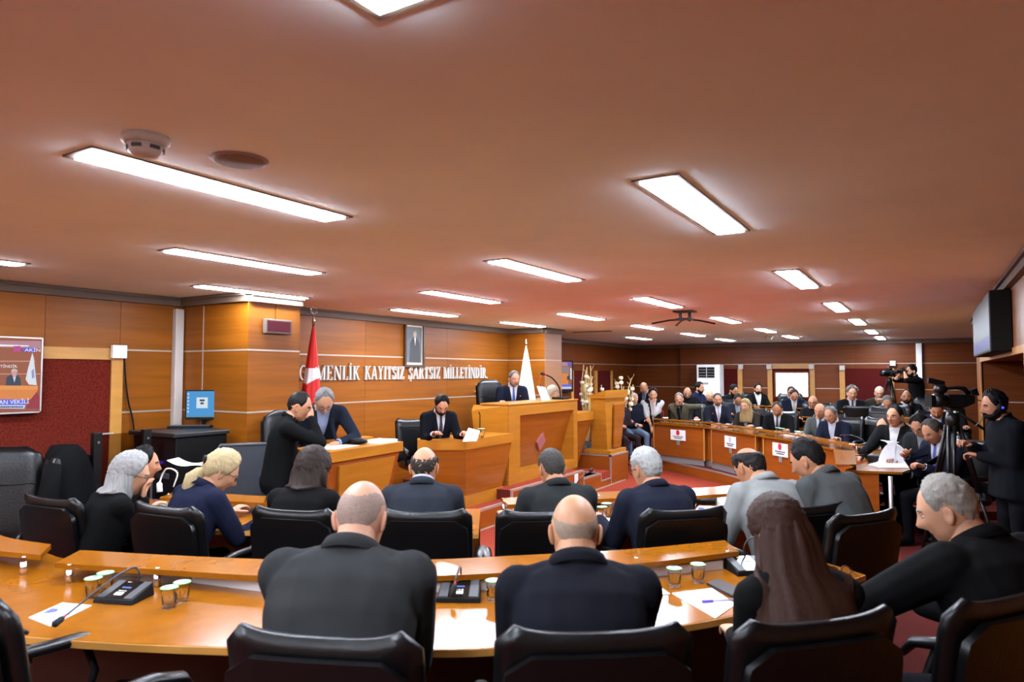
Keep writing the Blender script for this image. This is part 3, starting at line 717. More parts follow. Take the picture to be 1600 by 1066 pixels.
# standing lectern desk at the far left of the dais
lz = 1.26
l2 = thing('lectern', 'beech lectern desk with papers where the grey-haired man leans', 'lectern', (-5.0, 4.9, D1))
p0 = at(516, 707, lz); p1 = at(630, 690, lz); ex = p1 - p0; ex[2] = 0; wl_ = np.linalg.norm(ex); ex /= wl_; ey = np.array([-ex[1], ex[0], 0])
if ey @ np.array([-1, 1, 0]) < 0: ey = -ey
o3 = np.array([p0[0], p0[1], 0])
def Q(u, v, z): return o3 + ex * u + ey * v + np.array([0, 0, z])
TOPS = [Q(0, 0, 0), Q(wl_, 0, 0), Q(wl_ - .05, .5, 0), Q(.05, .5, 0)]
MB().prism([p[:2] for p in TOPS], lz - .09, lz).build('desk_top', W_PODIUM, l2)
MB().loft([[Q(.16, .14, D1), Q(wl_ - .2, .14, D1), Q(wl_ - .2, .42, D1), Q(.16, .42, D1)], [Q(.03, .02, lz - .091), Q(wl_ - .03, .02, lz - .091), Q(wl_ - .06, .46, lz - .091), Q(.06, .46, lz - .091)]]).build('tapered_body', W_FRONT, l2)
MB().loft([[Q(.24, .125, D1 + .02), Q(wl_ - .28, .125, D1 + .02), Q(wl_ - .28, .138, D1 + .02), Q(.24, .138, D1 + .02)], [Q(.12, .0, lz - .13), Q(wl_ - .12, .0, lz - .13), Q(wl_ - .12, .03, lz - .13), Q(.12, .03, lz - .13)]]).build('front_panel', W_PODIUM, l2)
MB().hexa([Q(.55, .42, lz), Q(wl_, .36, lz), Q(wl_ + .04, .5, lz), Q(.55, .56, lz), Q(.55, .42, lz + .03), Q(wl_, .36, lz + .03), Q(wl_ + .04, .5, lz + .03), Q(.55, .56, lz + .03)]).build('back_ledge', W_PODIUM, l2)
def sheet(pts, z, lift=0.0, th=.002, mi=None):
    n = len(pts); return MB().prism([p[:2] for p in pts], z, z + th)
tag(sheet([Q(.15, .1, 0), Q(.52, .12, 0), Q(.50, .36, 0), Q(.13, .33, 0)], lz + .001).build('paper', PAPER), 'loose white sheets under the grey-haired mans hand on the lectern', 'paper')
tag(sheet([Q(.72, .06, 0), Q(1.02, .07, 0), Q(1.0, .28, 0), Q(.7, .26, 0)], lz + .001, th=.02).build('paper_stack', PAPER), 'thick stack of white paper at the right end of the lean lectern', 'paper')
tag(MB().ell(Q(.62, .22, lz + .03), (.10, .07, .03)).build('telephone', BLACKP, None, True), 'black rounded desk telephone behind the papers on the left lectern', 'telephone')

# ------------------------------------------------------------------ people
def Rx(a): c, s = math.cos(a), math.sin(a); return np.array([[1, 0, 0], [0, c, -s], [0, s, c]])
def Ry(a): c, s = math.cos(a), math.sin(a); return np.array([[c, 0, s], [0, 1, 0], [-s, 0, c]])
def Rz(a): c, s = math.cos(a), math.sin(a); return np.array([[c, -s, 0], [s, c, 0], [0, 0, 1]])
def ss(x, a, b):
    t = np.clip((x - a) / (b - a), 0, 1); return t * t * (3 - 2 * t)
def head_grid(na, ne):
    s = np.linspace(-1, 1, na, endpoint=False); az = PI * np.sign(s) * np.abs(s) ** 1.25
    el = np.linspace(-PI / 2, PI / 2, ne)
    return az, el
def head_pt(az, el, gau=True):
    u = np.stack([np.sin(az) * np.cos(el), np.cos(az) * np.cos(el), np.sin(el)], -1)
    p = u * np.array([.0765, .098, .120]); x, y, z = p[..., 0], p[..., 1], p[..., 2]
    t = np.clip(-z / .12, 0, 1); front = ss(y, -.02, .03)
    x = x * (1 - .20 * t ** 1.6) * (1 + .05 * ss(z, -.02, .05))
    y = np.where(y < 0, y * (1 - .50 * t ** 1.2) * (1 + .04 * ss(z, -.02, .04)), y * (1 - .10 * t))
    # squarer jaw: push the lower front outwards
    x = x * (1 + .22 * np.exp(-((z + .085) / .03) ** 2) * front)
    y = y + .016 * np.exp(-((z + .098) / .028) ** 2) * front * np.exp(-(x / .035) ** 2)
    if gau:
        g = lambda v, m, s_: np.exp(-((v - m) / s_) ** 2)
        f = front
        y = y + f * (.028 * g(x, 0, .012) * g(z, -.030, .017) + .013 * g(x, 0, .010) * g(z, -.006, .024))
        y = y - f * .012 * g(np.abs(x), .033, .016) * g(z, .006, .013)
        y = y + f * .005 * g(z, .027, .010) * g(x, 0, .05)
        y = y + f * (.006 * g(x, 0, .022) * g(z, -.066, .011) - .006 * g(x, 0, .024) * g(z, -.066, .0035))
        y = y + f * .006 * g(x, 0, .018) * g(z, -.1, .014)
        y = y + f * .005 * g(np.abs(x), .045, .018) * g(z, -.022, .02)
    return np.stack([x, y, z], -1)
HAIRLINE = {'normal': [(0, .83), (30, .85), (46, .74), (60, .42), (74, .06), (80, -.02), (86, .10), (97, .20), (108, .12), (118, -.25), (140, -.54), (180, -.62)],
            'receding': [(0, .96), (25, 1.02), (48, .86), (64, .46), (76, .06), (80, -.02), (86, .10), (97, .20), (108, .12), (118, -.25), (140, -.54), (180, -.62)],
            'low': [(0, .68), (40, .60), (62, .26), (78, -.1), (95, -.12), (112, -.2), (140, -.56), (180, -.66)]}
def hair_mask(az, el, line='normal', crown=0.0, top=0.0):
    """positive where hair grows"""
    A = np.abs(np.degrees(az)); h = np.interp(A, [k[0] for k in HAIRLINE[line]], [k[1] for k in HAIRLINE[line]])
    m = np.sin(el) - h
    if crown:
        c = np.array([0, -.42, .9]); c /= np.linalg.norm(c)
        u = np.stack([np.sin(az) * np.cos(el), np.cos(az) * np.cos(el), np.sin(el)], -1)
        ang = np.arccos(np.clip(u @ c, -1, 1)); m = np.minimum(m, (ang - crown) * .9)
    if top:
        u = np.stack([np.sin(az) * np.cos(el), np.cos(az) * np.cos(el), np.sin(el)], -1)
        c = np.array([0, .28, .96]); ang = np.arccos(np.clip(u @ (c / np.linalg.norm(c)), -1, 1)); m = np.minimum(m, (ang - top) * .9)
    return m
def hair_shell(mb, thick, line='normal', crown=0, top=0, na=44, ne=30, seed=0, vol=0.0, rough=.003):
    rr = np.random.RandomState(seed)
    az, el = head_grid(na, ne); AZ, EL = np.meshgrid(az, el[4:], indexing='xy')
    P = head_pt(AZ, EL, False); m = hair_mask(AZ, EL, line, crown, top)
    n = P / np.array([.0765, .098, .12]); n /= np.linalg.norm(n, axis=-1, keepdims=True)
    side = .45 + .55 * ss(np.sin(EL), -.05, .55) if thick > .006 and thick < .017 else 1.0
    d = -.004 + (thick * side + .004 + vol * ss(np.sin(EL), .1, .9)) * ss(m, -.08, .30)
    d = d + rr.normal(0, rough, d.shape) * ss(m, 0, .15)
    V = P + n * d[..., None]; ne2 = V.shape[0]
    fs = []
    for j in range(ne2 - 1):
        for i in range(na):
            k = (i + 1) % na
            if max(m[j, i], m[j, k], m[j + 1, i], m[j + 1, k]) > -.09: fs.append((j * na + i, j * na + k, (j + 1) * na + k, (j + 1) * na + i))
    return mb.add(V.reshape(-1, 3), fs)
def make_hand(curl, spread=.12):
    """right hand: wrist at origin, fingers along +Y, palm down (-Z), thumb towards -X"""
    b = MB()
    b.loft([[(c[0] + w * math.cos(a), c[1], c[2] + h * math.sin(a)) for a in np.linspace(0, 2 * PI, 12, endpoint=False)] for c, w, h in
            (((0, -.03, 0), .025, .019), ((0, .0, 0), .027, .019), ((0, .03, 0), .037, .018), ((0, .065, 0), .042, .016), ((0, .088, -.002), .040, .013))])
    for k, (x, L) in enumerate(((-.030, .070), (-.010, .080), (.011, .074), (.031, .058))):
        p = np.array([x, .082, -.001]); a = 0; yaw = (x / .03) * -spread; path = [p - np.array([0, .02, 0])]; path.append(p)
        for s_, f in ((.45, .8), (.32, 1.0), (.23, .7)):
            a += curl * f; d = np.array([-math.sin(yaw) * math.cos(a), math.cos(yaw) * math.cos(a), -math.sin(a)]); p = p + d * L * s_; path.append(p)
        b.tube(path, [.0095, .0095, .0088, .008, .0062], 8)
        b.ell(path[-1], (.0062, .0062, .0062), 8, 6)
    p = np.array([-.026, .018, -.004]); path = [p]
    for d, L in (((-.75, .62, -.25), .038), ((-.45, .85, -.3 - curl * .3), .030), ((-.15, .95, -.3 - curl * .4), .024)):
        d = np.array(d) / np.linalg.norm(d); p = p + d * L; path.append(p)
    b.tube(path, [.015, .0125, .011, .008], 8); b.ell(path[-1], (.008, .008, .008), 8, 6)
    return b
def remesh_eval(items):
    """items: list of (MB, voxel, smooth_iter) -> list of (verts, faces); one depsgraph pass"""
    obs = []
    for b, vox, it in items:
        me = bpy.data.meshes.new('tmp'); me.from_pydata(b.v, [], b.f); me.update()
        o = bpy.data.objects.new('tmp', me); COL.objects.link(o)
        r = o.modifiers.new('r', 'REMESH'); r.mode = 'VOXEL'; r.voxel_size = vox; r.adaptivity = 0
        s_ = o.modifiers.new('s', 'SMOOTH'); s_.factor = .5; s_.iterations = it
        obs.append(o)
    dg = bpy.context.evaluated_depsgraph_get(); dg.update(); out = []
    for o in obs:
        me = o.evaluated_get(dg).to_mesh()
        V = np.empty(len(me.vertices) * 3); me.vertices.foreach_get('co', V)
        nl = len(me.loops); li = np.empty(nl, int); me.loops.foreach_get('vertex_index', li)
        st_ = np.empty(len(me.polygons), int); me.polygons.foreach_get('loop_start', st_)
        tot = np.empty(len(me.polygons), int); me.polygons.foreach_get('loop_total', tot)
        F_ = [tuple(li[a:a + n].tolist()) for a, n in zip(st_, tot)]
        out.append((V.reshape(-1, 3), F_)); o.to_mesh_clear()
    for o in obs:
        me = o.data; bpy.data.objects.remove(o); bpy.data.meshes.remove(me)
    return out
HANDS = {}
def capsule(b, p0, p1, r0, r1, n=10):
    p0, p1 = np.array(p0, float), np.array(p1, float); d = p1 - p0; L = np.linalg.norm(d) + 1e-9; d /= L
    a = np.array([0, 0, 1.]) if abs(d[2]) < .9 else np.array([1., 0, 0]); u = np.cross(a, d); u /= np.linalg.norm(u); w = np.cross(d, u)
    rings = []
    for t in (-.95, -.7, -.35, 0): rings.append((p0 + d * r0 * t, r0 * math.sqrt(max(1 - t * t, .02))))
    for t in (0, .35, .7, .95): rings.append((p1 + d * r1 * t, r1 * math.sqrt(max(1 - t * t, .02))))
    b.loft([[c + r * (math.cos(2 * PI * i / n) * u + math.sin(2 * PI * i / n) * w) for i in range(n)] for c, r in rings])
def ik(S, W, L1, L2, pole):
    S, W, pole = map(lambda q: np.array(q, float), (S, W, pole)); d = W - S; D = np.linalg.norm(d)
    if D > (L1 + L2) * .995: W = S + d / D * (L1 + L2) * .995; d = W - S; D = np.linalg.norm(d)
    a = (L1 * L1 - L2 * L2 + D * D) / (2 * D); h = math.sqrt(max(L1 * L1 - a * a, 0)); e = d / D
    q = pole - e * (pole @ e); q /= np.linalg.norm(q) + 1e-9
    return S + e * a + q * h, W
PEOPLE = []
def person(label, px, py, d, face, base, **k):
    """px,py: where the crown of the head stands in the room as a sight line, d: depth; face: heading in degrees"""
    k.update(label=label, top=atD(px, py, d), face=math.radians(face), base=base); PEOPLE.append(k); return k
def finish_people():
    hn = [make_hand(c) for c in (.18, .55, .95)]
    for nm, (V, F_) in zip(('flat', 'relax', 'grip'), remesh_eval([(h, .0042, 2) for h in hn])): HANDS[nm] = (V, F_)
    items = [build_skeleton(p) for p in PEOPLE]
    for p, (V, F_) in zip(PEOPLE, remesh_eval([(p['mb'], p['vox'], p.get('smooth', 5)) for p in PEOPLE])): dress(p, V, F_)
def build_skeleton(p):
    s = p.get('s', 1.0); g = p.get('girth', 1.0); pose = p.get('pose', 'sit'); fem = p.get('fem', False)
    lean = math.radians(p.get('lean', 8)); lean2 = lean + math.radians(p.get('hunch', 8))
    tl = math.radians(p.get('twist', 0)); side = math.radians(p.get('side', 0))
    hy, hp, hr = [math.radians(v) for v in p.get('head', (0, 0, 0))]
    R1 = Ry(side) @ Rx(-lean); R2 = Rz(tl) @ Ry(side) @ Rx(-lean2)
    hip = np.zeros(3)
    P1_ = hip + R1 @ np.array([0, 0, .27 * s]); N = P1_ + R2 @ np.array([0, 0, .265 * s])
    RH = Rz(tl) @ Rz(hy) @ Rx(-(lean2 * .45 + hp)) @ Ry(hr)
    HC = N + R2 @ np.array([0, .010, .004 * s]) + RH @ np.array([0, .030 * s, .112 * s])
    hs = p.get('hs', 1.0) * s * 1.0
    crown = HC + np.array([0, 0, .128 * hs])
    R = Rz(p['face'] - PI / 2)
    root = p['top'] - R @ crown; hz = root[2] - p['base']; root[2] = p['base']
    hip = np.array([0, 0, hz]); sh = lambda v: v + hip
    P1_, N, HC = sh(P1_), sh(N), sh(HC)
    sit = pose == 'sit'
    b = MB(); seg = []
    def cap(a, c, r0, r1, m): capsule(b, a, c, r0, r1); seg.append((np.array(a), np.array(c), r0, r1, m))
    def ring(c, M_, rx, ry, n=16, pw=.8):
        out = []
        for i in range(n):
            a = 2 * PI * i / n; ca, sa = math.cos(a), math.sin(a)
            out.append(c + M_ @ np.array([rx * abs(ca) ** pw * (1 if ca > 0 else -1), ry * abs(sa) ** pw * (1 if sa > 0 else -1), 0]))
        return out
    w = g * s; X = .93 if fem else 1.0
    rings = [ring(hip + R1 @ np.array([0, -.01, -.11 * s]), R1, .13 * w, .10 * w), ring(hip + R1 @ np.array([0, -.01, -.03]), R1, .178 * w, .13 * w),
             ring(hip + R1 @ np.array([0, 0, .10 * s]), R1, (.165 if not fem else .14) * w, .128 * w), ring(P1_ - R1 @ np.array([0, -.005, .05]), R1, .172 * w * X, .128 * w),
             ring(P1_ + R2 @ np.array([0, .0, .07 * s]), R2, .188 * w * X, .130 * w), ring(P1_ + R2 @ np.array([0, -.008, .155 * s]), R2, .190 * w * X, .115 * w),
             ring(P1_ + R2 @ np.array([0, -.012, .215 * s]), R2, .165 * w * X, .085 * w), ring(N + R2 @ np.array([0, -.005, -.012]), R2, .10 * w, .070 * w), ring(N + R2 @ np.array([0, 0, .03]), R2, .06 * s, .060 * s)]
    b.loft(rings)
    seg.append((hip - [0, 0, .05], hip, .16 * w, .16 * w, 'legs')); seg.append((hip + R1 @ np.array([0, 0, .10]), N, .17 * w, .08 * w, 'top'))
    cap(N - R2 @ np.array([0, 0, .02]), HC - RH @ np.array([0, .02, .04 * s]), .060 * s * p.get('neck', 1), .056 * s * p.get('neck', 1), 'skin')
    pad = p.get('pad', 1.0)
    joints = {}
    for sd, nm in ((-1, 'L'), (1, 'R')):
        S = P1_ + R2 @ np.array([sd * .178 * (s * (1 + .45 * (g - 1))) * X, -.005 + p.get('shy', 0), .188 * s])
        tgt = p.get('hand' + nm, (sd * .2, .34, None)); tgt = np.array([tgt[0], tgt[1], (hz + .2 if tgt[2] is None else tgt[2])], float)
        if p.get('rel' + nm): tgt = HC + RH @ np.array(p['rel' + nm], float)
        pole = np.array(p.get('pole' + nm, (sd * .16, -.40, -1.0)))
        E, W = ik(S, tgt, .295 * s, .255 * s, pole)
        ar = p.get('arm', 1.0) * g
        top_ = 'sleeve' if 'sleeve' in p else 'top'
        cap(N + R2 @ np.array([sd * .05, -.01, -.03]), S + R2 @ np.array([-sd * .02, 0, .012]), .055 * s, .060 * s * pad, 'top')
        cap(S, E, .070 * s * ar * pad, .056 * s * ar, top_)
        if p.get('short'):
            M2 = S + (E - S) * .75
            cap(E, W, .043 * s, .029 * s, 'skin')
        else: cap(E, E + (W - E) * .93, .054 * s * ar, .041 * s * ar, top_)
        joints[nm] = (S, E, W)
        HJ = hip + np.array([sd * .095 * w, 0, -.02])
        if sit:
            kz = max(.30, min(.50 * s, hz + .02)); K = HJ + np.array([sd * .06, p.get('kf', .42) * s, 0]); K[2] = kz
            Af = np.array([K[0] + sd * .01, K[1] + p.get('footy', -.03), .085])
            if p.get('cross') == nm: K = HJ + np.array([-sd * .05, .42 * s, 0]); K[2] = kz + .12; Af = np.array([-sd * .12, K[1] + .12, .25])
        else:
            K = HJ * np.array([1, 1, 0]) + np.array([sd * .02, .03, .48 * s * (hz / (.95 * s))]); Af = np.array([HJ[0] + sd * .03, -.02 + p.get('footy', 0) * sd, .085])
        cap(HJ, K, .088 * w, .062 * s, 'legs'); cap(K, Af, .060 * s, .045 * s, 'legs')
        cap(Af + np.array([0, -.02, -.035]), Af + np.array([sd * .02, .15, -.05]), .042, .035, 'shoe')
    if not sit and p.get('jacket', True):
        b.loft([ring(hip + R1 @ np.array([0, .01, -.14 * s]), R1, .195 * w, .15 * w), ring(hip + R1 @ np.array([0, 0, .12 * s]), R1, .172 * w, .132 * w)])
        seg.append((hip + R1 @ np.array([0, 0, -.10]), hip + R1 @ np.array([0, 0, .1]), .20 * w, .17 * w, 'top'))
    kfv = None
    p.update(mb=b, seg=seg, N=N, R2=R2, P1_=P1_, HC=HC, RH=RH, hs=hs, root=root, joints=joints, hz=hz, w=w)
    p.setdefault('vox', .012 if np.linalg.norm(root[:2]) < 6 else .017)
    if hz < .35 and sit or hz > 1.15: print('HIP', round(hz, 2), p['label'])
    return b
def dress(p, V, F_):
    s = p.get('s', 1.0)
    near = np.linalg.norm(p['root'][:2]) < 6
    root = thing('person', p['label'], 'person', p['root'], p['face'] - PI / 2, p.get('group'))
    # material per face by nearest limb
    C = np.array([V[list(f)].mean(0) for f in F_]); best = np.full(len(C), 9e9); mi = np.zeros(len(C), int)
    order = ['skin', 'top', 'legs', 'shoe', 'sleeve', 'lip', 'eye', 'white']
    for a, c, r0, r1, m in p['seg']:
        dd = c - a; t = np.clip(((C - a) @ dd) / (dd @ dd + 1e-9), 0, 1); dist = np.linalg.norm(C - (a + t[:, None] * dd), axis=1) - (r0 + (r1 - r0) * t)
        u = dist < best; best[u] = dist[u]; mi[u] = order.index(m)
    zc = C @ p['R2'][:, 2]; zn = p['N'] @ p['R2'][:, 2]
    near_neck = np.linalg.norm((C - p['N']) - np.outer((C - p['N']) @ p['R2'][:, 2], p['R2'][:, 2]), axis=1) < .085 * s
    hN = zc - zn; fN = (C - p['N']) @ p['R2'][:, 1]
    skn = hN > (.030 if p.get('crew') else .016) - .42 * np.clip(fN, 0, .1)
    mi[~skn & (mi == 0) & near_neck] = 1
    mi[skn & near_neck & (hN < .16)] = 0
    if near:   # soft cloth folds on the clothed surface
        rr = np.random.RandomState(len(p['label'])); Wv = np.zeros(len(V))
        for k in range(10):
            kk = rr.normal(0, 1, 3); kk[2] *= 2.2; kk *= rr.uniform(9, 22) / np.linalg.norm(kk)
            Wv += np.sin(V @ kk + rr.uniform(0, 6)) / 10
        cl = np.zeros(len(V), bool)
        for f, m in zip(F_, mi):
            if m in (1, 4): cl[list(f)] = True
        dirn = V - p['P1_']; dirn /= np.linalg.norm(dirn, axis=1, keepdims=True) + 1e-9
        V = V + dirn * (Wv * p.get('fold', .008) * cl)[:, None]
    b = MB(); b.v = [tuple(q) for q in V]; b.f = list(F_); b.m = mi.tolist()
    # head
    RH, HC, hs = p['RH'], p['HC'], p['hs']
    hx = lambda A: HC + (np.array(A, float) * hs * np.array([p.get('hw', 1.0), 1, 1])) @ RH.T
    na, ne = (56, 40) if p.get('detail', 1) else (36, 26)
    az, el = head_grid(na, ne); AZ, EL = np.meshgrid(az, el[1:-1]); P = head_pt(AZ, EL).reshape(-1, 3); n2 = ne - 2
    vs = np.vstack([P, head_pt(np.array([0.]), np.array([-PI / 2]))[0:1], head_pt(np.array([0.]), np.array([PI / 2]))[0:1]])
    fs = []; fm = []
    for j in range(n2 - 1):
        for i in range(na):
            q = (i + 1) % na; f = (j * na + i, j * na + q, (j + 1) * na + q, (j + 1) * na + i); fs.append(f)
            c = P[list(f)].mean(0); fm.append(5 if (abs(c[0]) < .023 and abs(c[2] + .066) < .008 and c[1] > .05) else 0)
    for i in range(na):
        q = (i + 1) % na; fs += [(n2 * na, q, i), (n2 * na + 1, (n2 - 1) * na + i, (n2 - 1) * na + q)]; fm += [0, 0]
    o = len(b.v); b.v.extend([tuple(q) for q in hx(vs)]); b.f.extend([tuple(i + o for i in f) for f in fs]); b.m.extend(fm)
    def sub(mb2, m):
        o = len(b.v); b.v.extend([tuple(q) for q in hx(mb2.v)]); b.f.extend([tuple(i + o for i in f) for f in mb2.f]); b.m.extend([m] * len(mb2.f))
    for sd in (-1, 1):
        e = MB().ell((0, 0, 0), (.010, .021, .033), 14, 10)
        Ve = np.array(e.v); Ve[:, 0] -= np.where(Ve[:, 0] > 0, .011 * np.exp(-((Ve[:, 1] / .011) ** 2 + ((Ve[:, 2] - .004) / .017) ** 2)), 0); Ve[:, 1] *= 1 + .25 * (Ve[:, 2] / .033)
        Ve = Ve @ (Rz(.45) @ Rx(.18)).T; Ve[:, 0] *= sd
        e.v = [tuple(q) for q in Ve + np.array([sd * .0785, -.010, -.012])]; sub(e, 0)
        if p.get('eyes', 1):
            sub(MB().ell((sd * .033, .0755, .006), (.0145, .011, .0075), 10, 6), 7)
            sub(MB().ell((sd * .033, .0825, .005), (.0075, .0055, .0075), 8, 6), 6)
            sub(MB().ell((sd * .033, .0785, .0125), (.016, .010, .0045), 10, 6), 0)
    # hands
    for nm, sd in (('L', -1), ('R', 1)):
        S, E, W = p['joints'][nm]; Vh, Fh = HANDS[p.get('grip' + nm, 'relax')]
        y = W - E; y /= np.linalg.norm(y); upv = np.array(p.get('palm' + nm, (0, 0, 1)), float)
        hd = np.array(p['dir' + nm], float) if ('dir' + nm) in p else y
        y = hd / np.linalg.norm(hd); z = upv - y * (upv @ y); z /= np.linalg.norm(z) + 1e-9; x = np.cross(y, z)
        M_ = np.stack([x, y, z], 1); Vv = Vh.copy()
        if sd < 0: Vv[:, 0] *= -1
        Vv = W + (Vv * s * (.92 if p.get('fem') else 1.0)) @ M_.T
        o = len(b.v); b.v.extend([tuple(q) for q in Vv]); b.f.extend([tuple(i + o for i in (f if sd > 0 else f[::-1])) for f in Fh]); b.m.extend([0] * len(Fh))
        if not p.get('short') and p.get('cuff', True) and p.get('shirt'):
            a0 = E + (W - E) * .90; a1 = E + (W - E) * 1.01
            cc = MB(); cc.tube([a0, a1], [.036 * s, .035 * s], 10); o = len(b.v); b.v.extend(cc.v); b.f.extend([tuple(i + o for i in f) for f in cc.f]); b.m.extend([8] * len(cc.f))
    skm = skin(p.get('skin', (206, 150, 120))); topm = cloth(p['top_col'] if 'top_col' in p else (24, 25, 30), .5 if near else .35)
    shirtm = cloth(p['shirt'] if p.get('shirt') else (235, 236, 238), .2)
    mats = [skm, topm, cloth(p.get('legs', (22, 23, 28))), cloth((12, 12, 12)), cloth(p.get('sleeve', (24, 25, 30))), skin([int(c * f) for c, f in zip(p.get('skin', (206, 150, 120)), (.86, .70, .68))]),
            mat('iris_dark', (28, 20, 16), .2), mat('eye_white', (215, 208, 200), .3), shirtm]
    body = b.build('body', mats, root, True, world=False)
    # ---- hair
    hk = p.get('hair', 'short'); hc = p.get('hair_col', (30, 24, 20)); hm = hairm(hc); seed = len(PEOPLE) + len(p['label'])
    hb = MB(); K = dict(seed=seed)
    if near: K.update(na=72, ne=48)
    if hk == 'short': hair_shell(hb, .012, 'normal', vol=.006, **K)
    elif hk == 'thick': hair_shell(hb, .0165, 'normal', vol=.013, rough=.004, **K)
    elif hk == 'crew': hair_shell(hb, .007, 'normal', vol=.004, rough=.002, **K)
    elif hk == 'shaved': hair_shell(hb, .0015, 'receding', crown=.55, top=.9, rough=.0004, **K); hm = hairm(hc, (80, 80, 80))
    elif hk == 'receding': hair_shell(hb, .010, 'receding', vol=.004, **K)
    elif hk == 'ring': hair_shell(hb, .010, 'receding', crown=.85, top=.95, **K)
    elif hk == 'stubble_ring': hair_shell(hb, .0022, 'receding', crown=.95, top=1.05, rough=.0005, **K); hm = hairm(hc, (80, 80, 80))
    elif hk == 'crown': hair_shell(hb, .014, 'normal', crown=.66, vol=.004, **K)
    elif hk == 'curly': hair_shell(hb, .022, 'normal', vol=.012, rough=.008, **K)
    elif hk in ('long', 'bob', 'pony', 'waves'): hair_shell(hb, .018, 'low', vol=.008, rough=.0025, **K)
    def drape(levels, n=40, front=None, amp=.006, seed=3):
        """hair hanging: rings (z, cy, rx, ry) in head space, world-down; strands as ripples"""
        rr = np.random.RandomState(seed); ph = rr.uniform(0, 6, 4); rings = []
        for z, cy, rx, ry in levels:
            r_ = []
            for i in range(n):
                a = 2 * PI * i / n; rip = 1 + amp / max(rx, .03) * (math.sin(9 * a + ph[0]) + .7 * math.sin(17 * a + ph[1] + z * 8) + .5 * math.sin(29 * a + ph[2]))
                r_.append((rx * rip * math.cos(a), cy + ry * rip * math.sin(a), z))
            rings.append(r_)
        return MB().loft(rings)
    def add_drape(mb2, m_list, name, upright=.7, push=True):
        Rm = Rz(math.radians(p.get('head', (0, 0, 0))[0])) @ Rx(-math.radians(p.get('head', (0, 0, 0))[1]) * (1 - upright))
        mb2.v = [tuple(HC + Rm @ (np.array(q) * hs)) for q in mb2.v]
        bv = BVHTree.FromPolygons([tuple(q) for q in V], F_)
        for i, q in enumerate(mb2.v):
            if q[2] > HC[2] - .10 or not push: continue
            loc, nor, idx, dist = bv.find_nearest(Vector(q))
            if loc is not None and (Vector(q) - loc).dot(nor) < .016: mb2.v[i] = tuple(loc + nor * .018)
        mb2.build(name, m_list, root, True, world=False)
    if hk == 'long':
        add_drape(drape([(.085, -.03, .04, .05), (.05, -.03, .080, .084), (.0, -.040, .100, .100), (-.08, -.065, .112, .100), (-.15, -.115, .130, .10), (-.22, -.165, .150, .10), (-.32, -.225, .172, .095), (-.40, -.265, .172, .085), (-.45, -.285, .14, .05)], 64, amp=.0045), [hairm(hc, (40, 40, 2.0))], 'hair_length', .9)
    elif hk == 'bob':
        add_drape(drape([(.075, -.03, .055, .05), (.05, -.03, .080, .070), (.0, -.032, .097, .082), (-.06, -.04, .102, .080), (-.12, -.045, .095, .070), (-.15, -.05, .075, .05)], 48, amp=.004), [hairm(hc, (40, 40, 3.0))], 'hair_length', .6)
    elif hk == 'bobl':
        pass
    elif hk == 'waves':
        add_drape(drape([(.06, -.03, .08, .08), (.0, -.035, .092, .08), (-.08, -.04, .10, .075), (-.17, -.035, .115, .075), (-.26, -.02, .125, .085), (-.30, -.01, .11, .07)], 48, amp=.008), [hm], 'hair_length', .8)
    elif hk == 'pony':
        t_ = MB().tube([(0, -.085, .02), (0, -.115, .012), (0, -.145, -.02), (-.01, -.152, -.07), (-.01, -.145, -.12), (-.005, -.135, -.155)], [.018, .030, .052, .058, .044, .012], 16)
        add_drape(t_, [hm], 'ponytail', 1.0, False)
        t_ = MB().tube([(0, -.112, .02), (0, -.124, .014)], [.027, .029], 12); t_.v = [tuple(q) for q in hx(t_.v)]; t_.build('hair_tie', BLACKP, root, True, world=False)
    if hk == 'scarf':
        sb = MB(); az, el = head_grid(40, 28); AZ, EL = np.meshgrid(az, el); Pp = head_pt(AZ, EL, False)
        n = Pp / np.linalg.norm(Pp, axis=-1, keepdims=True); u = np.stack([np.sin(AZ) * np.cos(EL), np.cos(AZ) * np.cos(EL), np.sin(EL)], -1)
        ang = np.degrees(np.arccos(np.clip(u @ (np.array([0, .98, -.12]) / np.linalg.norm([0, .98, -.12])), -1, 1))); m = ang - 44
        Vv = Pp + n * (.016 * ss(m, -6, 8) - .004)[..., None]; fs = []
        for j in range(27):
            for i in range(40):
                q = (i + 1) % 40
                if m[j, i] > -6 or m[j + 1, q] > -6: fs.append((j * 40 + i, j * 40 + q, (j + 1) * 40 + q, (j + 1) * 40 + i))
        sb.add(Vv.reshape(-1, 3), fs); sb.v = [tuple(q) for q in hx(sb.v)]; sb.build('headscarf', cloth(p['scarf']), root, True, world=False)
        add_drape(drape([(-.02, -.035, .088, .075), (-.09, -.02, .09, .085), (-.15, -.01, .11, .10), (-.21, -.01, .16, .115), (-.26, -.01, .17, .11)], 40, amp=.005), [cloth(p['scarf'])], 'scarf_drape', .9)
    elif hb.v:
        hb.v = [tuple(q) for q in hx(hb.v)]; hb.build('hair', hm, root, True, world=False)
    # ---- beard, brows
    if p.get('beard'):
        bb = MB(); az, el = head_grid(44, 34); AZ, EL = np.meshgrid(az, el); Pp = head_pt(AZ, EL)
        A = np.abs(np.degrees(AZ)); hgt = np.interp(A, [0, 18, 22, 50, 80, 95, 100], [-.34, -.36, -.50, -.48, -.10, -.05, -1.2]); m = hgt - np.sin(EL)
        mouth = np.exp(-((Pp[..., 0] / .019) ** 2 + ((Pp[..., 2] + .066) / .006) ** 2)); m = np.minimum(m, .3 - mouth)
        n = Pp / np.linalg.norm(Pp, axis=-1, keepdims=True); th = p.get('beard_t', .006)
        Vv = Pp + n * (-.002 + (th + .002) * ss(m, -.05, .09))[..., None]; fs = []
